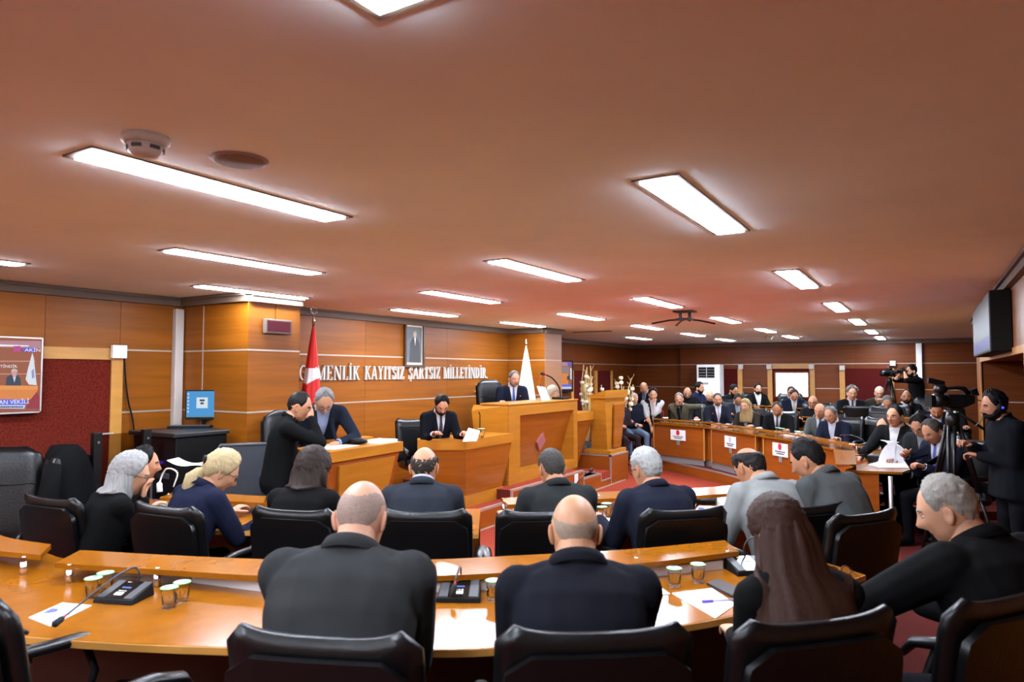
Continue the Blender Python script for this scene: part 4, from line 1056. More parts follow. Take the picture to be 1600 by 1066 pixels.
        for j in range(33):
            for i in range(44):
                q = (i + 1) % 44
                if max(m[j, i], m[j + 1, q], m[j, q], m[j + 1, i]) > -.04 and A[j, i] < 105: fs.append((j * 44 + i, j * 44 + q, (j + 1) * 44 + q, (j + 1) * 44 + i))
        bb.add(Vv.reshape(-1, 3), fs); bb.v = [tuple(q) for q in hx(bb.v)]; bb.build('beard', hairm(p.get('beard_col', hc)), root, True, world=False)
    if p.get('eyes', 1) and hk != 'scarf':
        for sd in (-1, 1):
            bb = MB(); bb.tube([(sd * .014, .091, .0245), (sd * .032, .0895, .0295), (sd * .052, .075, .0245)], [.0045, .0058, .0035], 6)
            bb.v = [tuple(q) for q in hx(bb.v)]; bb.build('eyebrow', hairm(p.get('brow', hc)), root, True, world=False)
    if p.get('glasses'):
        gg = MB()
        for sd in (-1, 1):
            c = np.array([sd * .034, .101, .004]); gg.tube([c + np.array([.024 * math.cos(a), -.010 * abs(math.cos(a)) * (1 if sd * math.cos(a) > 0 else 0), .017 * math.sin(a)]) for a in np.linspace(0, 2 * PI, 17)], .0019, 6)
            gg.tube([(sd * .058, .092, .008), (sd * .079, .05, .01), (sd * .084, -.015, .006)], .002, 6)
        gg.tube([(-.011, .102, .008), (0, .106, .010), (.011, .102, .008)], .0018, 6)
        gg.v = [tuple(q) for q in hx(gg.v)]; gg.build('eyeglasses', p['glasses'] if not isinstance(p['glasses'], int) else BLACKM, root, True, world=False)
    if p.get('headphones'):
        gg = MB(); gg.tube([(math.sin(a) * .098, -.01, math.cos(a) * .142) for a in np.linspace(-1.45, 1.45, 15)], .010, 8)
        for sd in (-1, 1): gg.ell((sd * .094, -.008, -.012), (.020, .036, .045), 14, 10)
        gg.v = [tuple(q) for q in hx(gg.v)]; hp_ = gg.build('headphones', BLACKP, root, True, world=False)
        gg = MB().ell((-.115, -.008, -.008), (.004, .010, .010), 10, 8); gg.v = [tuple(q) for q in hx(gg.v)]; gg.build('blue_light', emis('blue_led', (60, 60, 255), 3), hp_, True, world=False)
        gg = MB().tube([(-.098, .01, -.03), (-.09, .07, -.065), (-.05, .115, -.075)], .004, 6); gg.ell((-.045, .118, -.075), (.012, .012, .012), 8, 6); gg.v = [tuple(q) for q in hx(gg.v)]; gg.build('boom_mic', BLACKP, hp_, True, world=False)
    # ---- collar, shirt, tie, lapels on the chest
    N, R2 = p['N'], p['R2']; U = R2[:, 2]; Fd = R2[:, 1]; Xd = R2[:, 0]
    def band(r, z0, z1, a0, a1, m_, name, th=.005, flare=.01, cy=0.0, ny=1.0):
        n = 22; bb = MB(); rows = [[], [], [], []]
        for i in range(n):
            a = a0 + (a1 - a0) * i / (n - 1)     # 0 = nape
            c, sn = -math.cos(a), math.sin(a); drop = -.030 * (1 - math.cos(a)) / 2
            for q, (rr_, z) in enumerate(((r, z1), (r + th, z1 - .002), (r + th + flare, z0), (r + flare - .002, z0))):
                rows[q].append(N + R2 @ np.array([sn * rr_ * s, (c * rr_ * ny + cy) * s, (z + drop) * s]))
        bb.loft([[rows[q][i] for q in range(4)] for i in range(n)]); bb.build(name, m_, root, True, world=False)
    if p.get('collar', True) and p.get('shirt'): band(.064 * p.get('neck', 1), .0, .052, -2.5, 2.5, shirtm, 'shirt_collar', flare=.004, cy=.002)
    if p.get('jacket', True) and p.get('coat', True): band(.071 * p.get('neck', 1), -.012, .036, -1.95, 1.95, topm, 'jacket_collar', th=.008, flare=.022, cy=-.004)
    if p.get('crew', False): band(.066 * p.get('neck', 1), .008, .048, -3.1, 3.1, topm, 'neckband', th=.006, flare=.004)
    if p.get('shirt') and p.get('front', True):
        bvh = BVHTree.FromPolygons([tuple(q) for q in V], F_)
        def hit(a, d_, off):
            o = N + Xd * a - U * d_ + Fd * .5
            h = bvh.ray_cast(Vector(o), Vector(-Fd), 1.0)
            q = np.array(h[0]) if h[0] is not None else N + Xd * a - U * d_ + Fd * .07
            return q + Fd * off
        def patch(edge_l, edge_r, d0, d1, off, m_, name, nu=8, nv=12):
            bb = MB(); G = [[hit(edge_l(t) + (edge_r(t) - edge_l(t)) * i / nu, d0 + (d1 - d0) * t, off) for i in range(nu + 1)] for t in np.linspace(0, 1, nv + 1)]
            vs = [q for r_ in G for q in r_]; vs2 = [q - Fd * .006 for q in vs]; n1 = nu + 1; fs = [(j * n1 + i, j * n1 + i + 1, (j + 1) * n1 + i + 1, (j + 1) * n1 + i) for j in range(nv) for i in range(nu)]
            bb.add(vs, fs); bb.build(name, m_, root, True, world=False)
        ow = p.get('open', .062) * s; dl = p.get('vdepth', .30) * s
        patch(lambda t: -ow * (1 - t) ** .8 - .004, lambda t: ow * (1 - t) ** .8 + .004, .0, dl, .006, shirtm, 'shirt_front')
        if p.get('tie'):
            tm = mat('tie_%d_%d_%d' % tuple(p['tie']), p['tie'], .5)
            patch(lambda t: -(.013 + .018 * min(t * 1.3, 1)) * s, lambda t: (.013 + .018 * min(t * 1.3, 1)) * s, .015 * s, dl + .04 * s, .013, tm, 'tie', 4, 10)
            kb = MB().ell(hit(0, .012 * s, .012), (.017, .012, .017), 10, 8); kb.build('tie_knot', tm, root, True, world=False)
        if p.get('jacket', True):
            for sd in (-1, 1):
                patch(lambda t: sd * (ow * (1 - t) ** .8 + .0), lambda t: sd * (ow * (1 - t) ** .8 + .052 * s * math.sin(PI * min(.25 + t * .72, 1)) ** .7), .0, dl + .02, .014, topm, 'lapel', 4, 12)
        if p.get('pin'):
            q = hit(.11 * s * (p['pin']), .13 * s, .014); MB().ell(q, (.012, .012, .012), 8, 6).build('lapel_pin', mat('pin_red', (190, 30, 50), .4), root, True, world=False)
    p['obj'] = root

# ------------------------------------------------------------------ chairs
def superpad(mb, fx, w, z0, z1, th, rc=.1, nu=14, nv=12, crown=None, rim=.4, mi=0):
    """rounded-corner pad in the XZ plane; fx(x, z) gives the y of its middle surface; thickness th in y"""
    front = []; back = []
    for j in range(nv + 1):
        v = j / nv; z = z0 + (z1 - z0) * v
        e = max(0, rc - (z1 - z)) if z > z1 - rc else (max(0, rc - (z - z0)) if z < z0 + rc else 0)
        hw = w / 2 - (rc - math.sqrt(max(rc * rc - e * e, 0)))
        rf, rb = [], []
        for i in range(nu + 1):
            u = -1 + 2 * i / nu; x = u * hw; zz = z + (crown(u, v) if crown else 0)
            edge = min(1, (1 - abs(u)) * 3.5) ** .5 * min(1, min(v, 1 - v) * 7) ** .5; t = th * (rim + (1 - rim) * edge) / 2
            y = fx(x, zz); rf.append((x, y + t, zz)); rb.append((x, y - t, zz))
        front.append(rf); back.append(rb)
    n = nu + 1; vs = [q for r in front for q in r] + [q for r in back for q in r]; B = n * (nv + 1); fs = []
    for j in range(nv):
        for i in range(nu):
            a, b, c, d = j * n + i, j * n + i + 1, (j + 1) * n + i + 1, (j + 1) * n + i
            fs += [(a, d, c, b), (B + a, B + b, B + c, B + d)]
    for j in range(nv):
        for i in (0, nu):
            a, d = j * n + i, (j + 1) * n + i; fs.append((a, B + a, B + d, d) if i == 0 else (a, d, B + d, B + a))
    for i in range(nu):
        for j in (0, nv):
            a, b = j * n + i, j * n + i + 1; fs.append((a, b, B + b, B + a) if j == 0 else (a, B + a, B + b, b))
    return mb.add(vs, fs, mi)
def make_exec_chair(name='office_chair', zt=1.01, w=.50, high=False):
    t = thing(name, 'x', 'chair', (0, 0, 0))
    fx = lambda x, z: -.235 - (z - .5) * .16 + x * x * .18
    m = MB(); superpad(m, lambda x, z: fx(x, z) - .045, w, .44, zt - .055, .028, .075, rim=.9); o = m.build('back_shell', LEATHER, t, world=False); smooth_angle(o, 50)
    m = MB()
    if not high: superpad(m, lambda x, z: fx(x, z) + .012 - .05 * ss(np.array(z), zt - .07, zt + .03) * .5, w + .035, .50, zt - .012, .075, .05, crown=lambda u, v: .024 * abs(u) ** 4 * max(0, (v - .72) / .28), rim=.35)
    else: superpad(m, lambda x, z: fx(x, z) + .012, w - .01, .50, zt, .095, .13, rim=.4)
    o = m.build('back_cushion', LEATHER, t, True, world=False)
    p = MB()
    if high: p.tube([(-w / 2 + .03, fx(.2, zt - .3) + .055, zt - .3), (0, fx(0, zt - .3) + .062, zt - .305), (w / 2 - .03, fx(.2, zt - .3) + .055, zt - .3)], .006, 6)
    else: p.tube([(x, fx(x, zt - .10) + .052, zt - .10) for x in np.linspace(-w / 2 + .03, w / 2 - .03, 7)], .006, 6)
    p.build('seam', BLACKP, o, True, world=False)
    m = MB().rbox((-.26, -.22, .42), (.26, .27, .52), .045, 3); m.build('seat', LEATHER, t, True, world=False)
    for sd in (-1, 1):
        x = sd * .295
        a = MB().tube([(x, -.20, .66), (x + sd * .005, -.08, .685), (x, .10, .685), (x - sd * .01, .20, .66), (x - sd * .02, .24, .61)], [.022, .034, .036, .032, .022], 10, flat=.62); ar = a.build('armrest', LEATHER, t, True, world=False)
        MB().tube([(x - sd * .04, -.23, .60), (x - sd * .012, -.17, .648), (x, -.06, .655)], .012, 6).build('arm_bracket', CHROME, ar, True, world=False)
        MB().tube([(x - sd * .05, .1, .47), (x - sd * .015, .15, .56), (x, .12, .66)], .016, 6).build('arm_post', BLACKP, ar, True, world=False)
    MB().lathe([(0, .1), (.03, .1), (.03, .3), (.05, .40), (.11, .425), (0, .425)], n=12).build('gas_column', BLACKM, t, True, world=False)
    for k in range(5):
        a = k * 2 * PI / 5 + .3; d = np.array([math.cos(a), math.sin(a), 0])
        l = MB().tube([d * .03 + [0, 0, .13], d * .2 + [0, 0, .11], d * .29 + [0, 0, .085]], [.03, .024, .018], 8).build('base_leg', BLACKP, t, True, world=False)
        MB().tube([d * .28 + np.array([-d[1], d[0], 0]) * .02 + [0, 0, .03], d * .28 - np.array([-d[1], d[0], 0]) * .02 + [0, 0, .03]], .03, 10).build('caster', BLACKP, l, True, world=False)
    return t
def make_banquet_chair():
    t = thing('banquet_chair', 'x', 'chair', (0, 0, 0))
    MB().rbox((-.22, -.2, .42), (.22, .23, .48), .025).build('seat', MAROON, t, True, world=False)
    m = MB(); superpad(m, lambda x, z: -.22 - (z - .5) * .12, .42, .52, .92, .05, .09); m.build('backrest', MAROON, t, True, world=False)
    for sx in (-1, 1):
        MB().tube([(sx * .2, .2, 0), (sx * .2, .2, .43)], .013, 6).build('leg', BLACKM, t, world=False)
        MB().tube([(sx * .2, -.3, 0), (sx * .2, -.2, .44), (sx * .2, -.24, .85)], .013, 6).build('leg', BLACKM, t, world=False)
    MB().tube([(-.2, .2, .2), (.2, .2, .2)], .009, 6).build('stretcher', BLACKM, t, world=False)
    return t
EXEC = make_exec_chair(); HIGH = make_exec_chair('high_back_chair', 1.30, .54, True); BANQ = make_banquet_chair()
_used = set()
def chair(proto, x, y, z, heading, label, group=None):
    rz = math.radians(heading) - PI / 2
    if proto.name not in _used:
        _used.add(proto.name); proto.location = (x, y, z); proto.rotation_euler = (0, 0, rz); proto['label'] = label
        if group: proto['group'] = group
        return proto
    return dup(proto, (x, y, z), rz, label, group)
def chair_px(px, d, z, heading, label, back=.245, proto=None, group='black leather office chairs'):
    """px,d: where the top of the back stands"""
    p = atD(px, 800, d)[:2]; h = math.radians(heading); p = p + np.array([math.cos(h), math.sin(h)]) * (back + .08)
    return chair(proto or EXEC, p[0], p[1], z, heading, label, group)

# ------------------------------------------------------------------ who sits where
G_R = 'black leather office chairs'
# nearest row
chair_px(500, 1.77, P1, 113, 'black leather chair behind the bald man at the nearest desk').scale = (1, 1, 1.06)
chair_px(932, 1.80, P1, 126, 'black leather chair behind the balding man in navy at the nearest desk').scale = (1, 1, 1.06)
chair_px(1283, 1.88, P1, 137, 'black leather chair behind the woman with long brown hair').scale = (1, 1, 1.06)
chair_px(1578, 2.08, P1, 146, 'black leather chair at the bottom right corner behind the white-haired man').scale = (1, 1, 1.06)
chair_px(-42, 2.12, P1, 84, 'black leather chair cut by the bottom left corner, one armrest showing').scale = (1, 1, 1.06)
SK = (206, 152, 122); SKL = (222, 172, 144); SKT = (190, 134, 102)
person('bald man seen from behind in a charcoal jacket at the nearest desk', 565, 748, 2.32, 117, P1, lean=12, hunch=18, head=(0, 14, 0), top_col=(62, 63, 64), skin=(214, 168, 148), hair='shaved', hair_col=(172, 146, 132), brow=(80, 70, 64), girth=1.22, s=1.04, neck=1.12, pad=1.0, shirt=None, handL=(-.10, .52, .78), handR=(.12, .5, .78), poleL=(-.05, -.3, -1), poleR=(.10, -.3, -1), legs=(40, 40, 42), vox=.010, gripL='flat', gripR='flat', fold=.007)
person('balding grey man seen from behind in a navy jacket at the nearest desk', 898, 770, 2.36, 121, P1, lean=12, hunch=18, head=(0, 10, 0), top_col=(33, 34, 43), skin=(212, 164, 132), hair='stubble_ring', hair_col=(176, 152, 132), girth=1.13, s=1.03, neck=1.15, pad=1.0, shirt=None, handL=(-.10, .5, .78), handR=(.10, .5, .78), poleL=(-.35, -.3, -1), poleR=(.02, -.3, -1), legs=(30, 31, 38), vox=.010, fold=.007)
person('woman with long straight brown hair in a black jacket at the nearest desk', 1216, 778, 2.28, 126, P1, lean=6, hunch=14, head=(8, 12, 0), top_col=(24, 24, 25), skin=SKL, hair='long', hair_col=(64, 38, 28), fem=True, girth=.87, s=.98, coat=False, shirt=None, handL=(-.06, .46, .78), handR=(.1, .5, .78), poleL=(-.05, -.3, -1), poleR=(.05, -.3, -1), vox=.010, fold=.006)
person('white-haired man in a black coat at the right end of the nearest desk', 1480, 744, 2.60, 142, P1, lean=12, hunch=16, head=(28, 10, 0), top_col=(22, 22, 23), skin=(214, 166, 140), hair='short', hair_col=(168, 162, 152), girth=1.24, s=1.02, neck=1.1, shirt=None, handL=(-.28, .55, .79), handR=(.1, .5, .78), poleL=(-1, .2, -.5), vox=.010, fold=.007, hs=1.0)
# middle row
for px, d, h, lab in ((75, 4.2, 98, 'black leather chair left of the grey-haired woman in the middle row'), (255, 3.95, 98, 'black leather chair between the grey-haired woman and the blonde woman'),
                      (455, 3.85, 108, 'black leather chair behind the dark-haired woman in the middle row'), (662, 3.8, 120, 'black leather chair behind the bald man in the middle row'),
                      (850, 3.8, 128, 'black leather chair behind the man with cropped dark hair in the middle row'), (1072, 3.85, 134, 'black leather chair between the navy suit and the pale grey suit'),
                      (1268, 3.95, 140, 'black leather chair behind the man in the pale grey suit'), (1356, 3.75, 146, 'black leather chair turned aside behind the man in the mid grey suit')):
    chair_px(px, d, P1, h, lab).scale = (1, 1, .965)
person('woman with short grey-white hair in black facing right in the middle row', 203, 708, 4.40, 82, P1, lean=12, head=(-18, 8, 0), top_col=(20, 20, 21), skin=SKL, hair='bob', hair_col=(176, 174, 172), fem=True, coat=False, shirt=None, glasses=1, relR=(.03, .12, -.12), handL=(-.15, .4, .8), hs=1.1)
person('blonde woman with a ponytail in a navy jacket writing in the middle row', 345, 704, 4.45, 88, P1, lean=16, head=(-20, 22, 0), top_col=(36, 40, 66), skin=SKL, hair='pony', hair_col=(206, 182, 136), fem=True, girth=1.05, shirt=None, glasses=1, handR=(.2, .52, .78), handL=(-.18, .5, .78), hs=1.08)
person('dark-haired woman in black seen from behind in the middle row', 488, 700, 4.45, 112, P1, lean=14, head=(0, 14, 0), top_col=(24, 23, 24), skin=SKL, hair='bob', hair_col=(50, 36, 30), fem=True, coat=False, girth=1.08, shirt=None, handR=(.2, .5, .78), handL=(-.2, .5, .78), hs=1.2)
person('balding man with dark side hair in a slate suit in the middle row', 663, 697, 4.35, 122, P1, lean=14, head=(0, 10, 0), top_col=(58, 62, 72), skin=(214, 164, 134), hair='ring', hair_col=(60, 54, 50), girth=1.1, shirt=(200, 205, 222), handL=(-.2, .5, .78), handR=(.2, .5, .78), hs=1.06, front=False)
person('man with cropped dark grey hair in a dark green-grey suit in the middle row', 862, 701, 4.35, 134, P1, lean=14, head=(6, 10, 0), top_col=(54, 57, 58), skin=SK, hair='crew', hair_col=(74, 70, 66), girth=1.08, shirt=None, handL=(-.25, .5, .78), handR=(.2, .5, .78))
person('white-haired man in a navy suit in the middle row looking left', 1010, 700, 4.30, 138, P1, lean=14, head=(10, 8, 0), top_col=(40, 43, 60), skin=(214, 164, 136), hair='short', hair_col=(188, 188, 184), girth=1.14, shirt=None, glasses=1, handL=(-.22, .5, .78), handR=(.2, .5, .78), hs=1.06)
person('man with a bald crown in a pale grey suit leaning over the middle row', 1172, 697, 4.35, 138, P1, lean=20, head=(6, 26, 0), top_col=(172, 174, 172), skin=(206, 152, 118), hair='crown', hair_col=(40, 36, 34), girth=1.12, shirt=None, handL=(-.26, .5, .78), handR=(.2, .5, .78), legs=(150, 152, 150), hs=1.08)
person('dark-haired man in a mid grey suit looking left in the middle row', 1262, 686, 4.35, 150, P1, lean=24, head=(16, 14, 0), top_col=(104, 108, 108), skin=SK, hair='short', hair_col=(28, 24, 24), girth=1.12, shirt=None, handL=(-.2, .5, .78), handR=(.2, .5, .78), legs=(96, 100, 100), hs=1.06)
person('dark-haired person mostly hidden behind the grey-haired woman', 226, 700, 5.2, 60, P1, lean=10, top_col=(20, 20, 22), skin=SK, hair='thick', hair_col=(26, 22, 22), shirt=None, s=.98)
# left: two men at the standing lectern
person('man in a black jumper standing with a hand to his face by the left lectern', 468, 613, 5.9, 52, 0.0, pose='stand', lean=6, hunch=10, head=(-12, 12, 0), top_col=(20, 21, 22), skin=(200, 146, 116), hair='normal' if False else 'short', hair_col=(30, 26, 24), jacket=False, crew=True, shirt=None, relR=(.03, .125, -.05), palmR=(.4, -.2, .3), poleR=(.6, .3, -1), handL=(-.05, .25, 1.05), legs=(20, 20, 22), relL=None, s=1.0, gripR='relax')
person('grey-haired man in glasses and a navy suit bending over the left lectern', 507, 605, 6.35, 328, D1, pose='stand', lean=26, hunch=14, head=(-4, 26, 0), top_col=(38, 44, 60), skin=(206, 156, 130), hair='short', hair_col=(140, 138, 136), beard=1, beard_col=(190, 188, 186), beard_t=.004, shirt=(170, 184, 222), glasses=1, handL=(-.10, .50, 1.03), gripL='flat', handR=(.3, .38, 1.02), poleL=(-1, -.3, -.4), legs=(34, 38, 52), s=1.0)
chair(HIGH, *(atD(462, 700, 6.6)[:2]), D1, 330, 'black high-backed chair behind the two men at the left lectern')
# secretary, speaker, woman on the podium
person('young bearded man in a black suit reading a paper at the side desk', 690, 618, 8.5, 326, D1, lean=14, head=(-4, 24, 0), top_col=(24, 25, 32), skin=(206, 152, 120), hair='thick', hair_col=(28, 24, 24), beard=1, beard_t=.007, shirt=(240, 240, 242), tie=(34, 32, 48), handL=(-.20, .50, .93), handR=(.16, .42, .93), gripL='grip', vdepth=.33, kf=.22)
q = atD(660, 700, 8.75); chair(EXEC, q[0], q[1], D1, 330, 'black leather chair of the young man at the side desk', None)
person('grey-haired man in a navy suit speaking at the central podium', 803, 580, 10.8, 316, .60, lean=10, head=(10, 2, 0), top_col=(30, 34, 52), skin=(212, 160, 134), hair='short', hair_col=(126, 120, 114), shirt=(238, 238, 242), tie=(44, 56, 120), handL=(-.2, .45, .86), handR=(.25, .40, .86), girth=1.08, beard=1, beard_t=.002, beard_col=(150, 130, 116), pin=-1)
q = atD(777, 640, 10.95); HS = chair(HIGH, q[0], q[1], .60, 330, 'tall black leather chair behind the speaker at the podium'); HS.scale = (.86, .86, .93)

person('woman in a sand headscarf sitting beside the speaker looking down', 862, 601, 11.3, 342, D2, lean=10, head=(6, 22, 0), top_col=(150, 146, 132), skin=SKL, hair='scarf', scarf=(186, 170, 148), fem=True, shirt=None, jacket=False)
# far left group on maroon chairs
def bq(p, dx=0):
    r = p['top']; h = p['face']; c = r[:2] - np.array([math.cos(h), math.sin(h)]) * .10
    return c
G_M = 'maroon velvet chairs along the far left wall'
far = []
far.append((person('man in a dark maroon suit half hidden by the tall beech lectern', 971, 617, 13.2, 330, P1, lean=4, top_col=(58, 44, 48), skin=SKT, hair='receding', hair_col=(150, 146, 140), shirt=(176, 190, 220), beard=1, beard_col=(180, 176, 170), tie=(60, 66, 100), legs=(58, 44, 48), hs=1.06), 'maroon velvet chair of the man in the dark maroon suit', BANQ))
far.append((person('white-haired bearded man in a navy padded jacket and jeans', 990, 614, 13.8, 318, P1, lean=8, head=(0, 14, 0), top_col=(34, 38, 54), skin=SK, hair='crew', hair_col=(206, 204, 198), beard=1, beard_col=(208, 206, 200), beard_t=.008, shirt=None, legs=(116, 140, 166), girth=1.12), 'maroon velvet chair of the white-bearded man in jeans', BANQ))
far.append((person('balding man in a dark suit and blue shirt looking down by the far left wall', 1006, 597, 15.3, 250, P1, lean=6, head=(0, 14, 0), top_col=(26, 28, 34), skin=SKT, hair='shaved', hair_col=(60, 50, 46), shirt=(170, 186, 214), tie=(54, 62, 96), s=1.04), 'maroon velvet chair of the balding man in the blue shirt', BANQ))
far.append((person('young man in a black waistcoat and white shirt with his hand on his chin', 1020, 607, 14.0, 296, P1, lean=6, head=(0, 8, 0), top_col=(26, 26, 28), skin=SKL, hair='thick', hair_col=(28, 24, 24), beard=1, beard_t=.003, shirt=(236, 236, 236), sleeve=(232, 232, 232), short=True, relL=(-.01, .115, -.13), handR=(.05, .38, .62), jacket=False, front=True, vdepth=.4), 'maroon velvet chair of the young man in the waistcoat', BANQ))
# right side, front desk
E1 = dict(handL=(-.22, .46, .78), handR=(.2, .46, .78))
def fr(*a, ch=None, **k): far.append((person(*a, **{**E1, **k}), ch, EXEC))
fr('grey-haired man in an olive jacket with his fist at his mouth', 1061, 614, 14.1, 284, P1, ch='black chair of the man in the olive jacket', lean=14, head=(-6, 6, 0), top_col=(112, 104, 84), skin=SKL, hair='short', hair_col=(146, 142, 136), shirt=(24, 25, 28), relR=(.01, .115, -.10), palmR=(.6, .2, .3), gripR='grip', handL=(-.52, .12, .80), poleL=(-1, 0, .2))
fr('man in a dark navy suit and lilac tie with a red pin', 1121, 615, 13.4, 298, P1, ch='black chair of the man with the lilac tie', lean=4, head=(-8, 0, 0), top_col=(36, 39, 52), skin=SK, hair='short', hair_col=(78, 74, 72), shirt=(238, 236, 238), tie=(150, 132, 142), girth=1.06, pin=1, beard=1, beard_t=.002, beard_col=(120, 96, 84))
fr('woman with wavy blonde hair in a dark brown blazer at the front desk', 1165, 624, 12.7, 262, P1, ch='black chair of the blonde woman at the front desk', lean=6, head=(-6, 2, 0), top_col=(56, 48, 42), skin=SKL, hair='waves', hair_col=(178, 146, 98), fem=True, shirt=(150, 160, 176), brow=(90, 70, 50))
fr('man with receding hair and a black tie looking down at the front desk', 1214, 628, 11.7, 268, P1, ch='black chair of the man in the black tie', lean=8, head=(4, 22, 0), top_col=(26, 27, 29), skin=SKT, hair='receding', hair_col=(66, 60, 56), shirt=(226, 228, 234), tie=(24, 24, 28))
fr('bald man in a light grey suit with a dark tie at the front desk', 1281, 630, 10.9, 258, P1, ch='black chair of the bald man in the light grey suit', lean=8, head=(0, 4, 0), top_col=(104, 108, 106), skin=(206, 150, 118), hair='ring', hair_col=(120, 112, 104), shirt=(220, 220, 224), tie=(48, 46, 54), girth=1.06)
fr('grey-haired man in a navy suit resting both hands on the front desk', 1298, 635, 10.2, 250, P1, ch='black chair of the grey-haired man in navy at the front desk', lean=12, head=(-2, 10, 0), top_col=(38, 42, 62), skin=(208, 156, 128), hair='short', hair_col=(132, 128, 122), shirt=(206, 212, 228))
fr('heavy man with slick black hair in a black suit and open white shirt', 1398, 634, 8.1, 246, P1, ch='black chair of the heavy man with slick black hair', lean=6, head=(-4, -2, 0), top_col=(24, 24, 26), skin=(214, 162, 130), hair='short', hair_col=(24, 22, 24), shirt=(238, 238, 236), girth=1.2, hs=1.02, handL=(-.1, .55, .78), handR=(.2, .55, .78), gripL='flat', gripR='flat', pin=-1)
fr('man in a white shirt half hidden behind the heavy man in black', 1381, 652, 8.8, 244, P1, ch='black chair of the half hidden man in the white shirt', lean=6, head=(0, 6, 0), top_col=(60, 60, 60), skin=SKL, hair='receding', hair_col=(70, 60, 54), shirt=(240, 240, 238))
fr('man with dark hair and glasses hidden behind the man with the wristwatch', 1437, 648, 7.5, 244, P1, ch='black chair of the hidden man in glasses', lean=16, head=(0, 22, 0), top_col=(44, 45, 48), skin=SK, hair='thick', hair_col=(30, 26, 26), shirt=(150, 152, 156), glasses=1)
fr('grey-haired man in a navy suit and wristwatch leafing through papers', 1457, 655, 6.8, 224, P1, ch='black chair of the man leafing through papers', lean=12, head=(2, 20, 0), top_col=(40, 44, 62), skin=(206, 152, 122), hair='short', hair_col=(86, 78, 70), shirt=(230, 232, 240), tie=(58, 64, 128), girth=1.08, handL=(-.12, .46, .83), handR=(.12, .44, .90), gripR='grip', gripL='grip', palmR=(.9, 0, .4))
# behind them
fr('bald man in a black top behind the man in the olive jacket', 1074, 605, 15.2, 282, P1, ch='maroon velvet chair of the bald man in the black top', lean=8, head=(2, 20, 0), top_col=(26, 26, 28), skin=SK, hair='shaved', hair_col=(90, 76, 68), shirt=None, jacket=False, crew=True); far[-1] = (far[-1][0], far[-1][1], BANQ)
fr('young man in a navy jumper looking right in front of the air conditioner', 1093, 598, 15.4, 340, P1, ch='maroon velvet chair of the young man in the navy jumper', lean=2, head=(6, -2, 0), top_col=(34, 44, 78), skin=SK, hair='thick', hair_col=(22, 20, 20), beard=1, beard_t=.004, shirt=None, jacket=False, crew=True, s=1.03); far[-1] = (far[-1][0], far[-1][1], BANQ)
fr('older bald man in dark blue beside the air conditioner', 1109, 610, 14.9, 296, P1, ch='maroon velvet chair of the older bald man', lean=6, head=(0, 6, 0), top_col=(28, 30, 42), skin=SKL, hair='stubble_ring', hair_col=(180, 160, 150), shirt=None, jacket=False, crew=True); far[-1] = (far[-1][0], far[-1][1], BANQ)
fr('dark-haired man in a black jumper turned right by the maroon felt panel', 1146, 602, 15.2, 330, P2, ch='black chair of the man in the black jumper', lean=10, head=(0, 10, 0), top_col=(30, 34, 36), skin=SKT, hair='thick', hair_col=(22, 20, 20), beard=1, shirt=None, jacket=False, crew=True)
fr('man with dark hair bent over his desk behind the lilac tie', 1153, 615, 14.2, 292, P2, ch='black chair of the man bent over his desk', lean=16, head=(0, 26, 0), top_col=(58, 62, 70), skin=SKT, hair='short', hair_col=(56, 50, 48), shirt=(190, 194, 204))
fr('black-bearded man in a black jacket against the wooden door panel', 1184, 600, 16.2, 300, P3, ch='black chair of the black-bearded man', lean=0, head=(0, 2, 0), top_col=(22, 22, 24), skin=SKL, hair='thick', hair_col=(22, 20, 20), beard=1, beard_t=.008, shirt=(236, 238, 240), open=.08)
fr('man in a navy suit and glasses looking at his phone below the bright window', 1241, 608, 14.2, 284, P2, ch='black chair of the man looking at his phone', lean=10, head=(2, 24, 0), top_col=(34, 40, 60), skin=SK, hair='short', hair_col=(58, 54, 54), shirt=(226, 228, 232), tie=(150, 140, 120), glasses=1, handL=(-.08, .34, .74), handR=(.08, .34, .74))
fr('man hidden behind the one with the phone below the bright window', 1236, 604, 15.2, 282, P3, ch='black chair of the hidden man below the window', lean=6, head=(2, 12, 0), top_col=(40, 42, 48), skin=SKT, hair='short', hair_col=(46, 42, 42), shirt=(226, 226, 230))
fr('bald man with black glasses in a black jacket at the second desk', 1270, 618, 12.9, 268, P2, ch='black chair of the bald man with black glasses', lean=8, head=(0, 4, 0), top_col=(28, 28, 32), skin=SK, hair='shaved', hair_col=(110, 96, 86), shirt=(30, 30, 34), glasses=1)
fr('man with curly grey hair in a black suit and dark tie', 1331, 604, 13.0, 286, P2, ch='black chair of the man with curly grey hair', lean=4, head=(0, 2, 0), top_col=(26, 27, 30), skin=SKL, hair='curly', hair_col=(128, 122, 114), shirt=(222, 224, 230), tie=(40, 42, 60), s=1.05)
fr('white-haired man in olive with clasped hands under his chin', 1374, 604, 13.4, 278, P2, ch='black chair of the man with clasped hands', lean=8, head=(0, 4, 0), top_col=(54, 52, 44), skin=SKL, hair='crew', hair_col=(196, 192, 186), beard=1, beard_t=.003, beard_col=(190, 184, 176), shirt=None, relL=(-.01, .13, -.17), relR=(.03, .13, -.19), gripL='grip', gripR='grip', s=1.03)
fr('grey-haired man in a grey jumper bent low over the second desk', 1387, 618, 11.9, 262, P2, ch='black chair of the man in the grey jumper', lean=22, head=(0, 22, 0), top_col=(92, 96, 98), skin=SK, hair='short', hair_col=(126, 124, 122), shirt=None, jacket=False, crew=True)
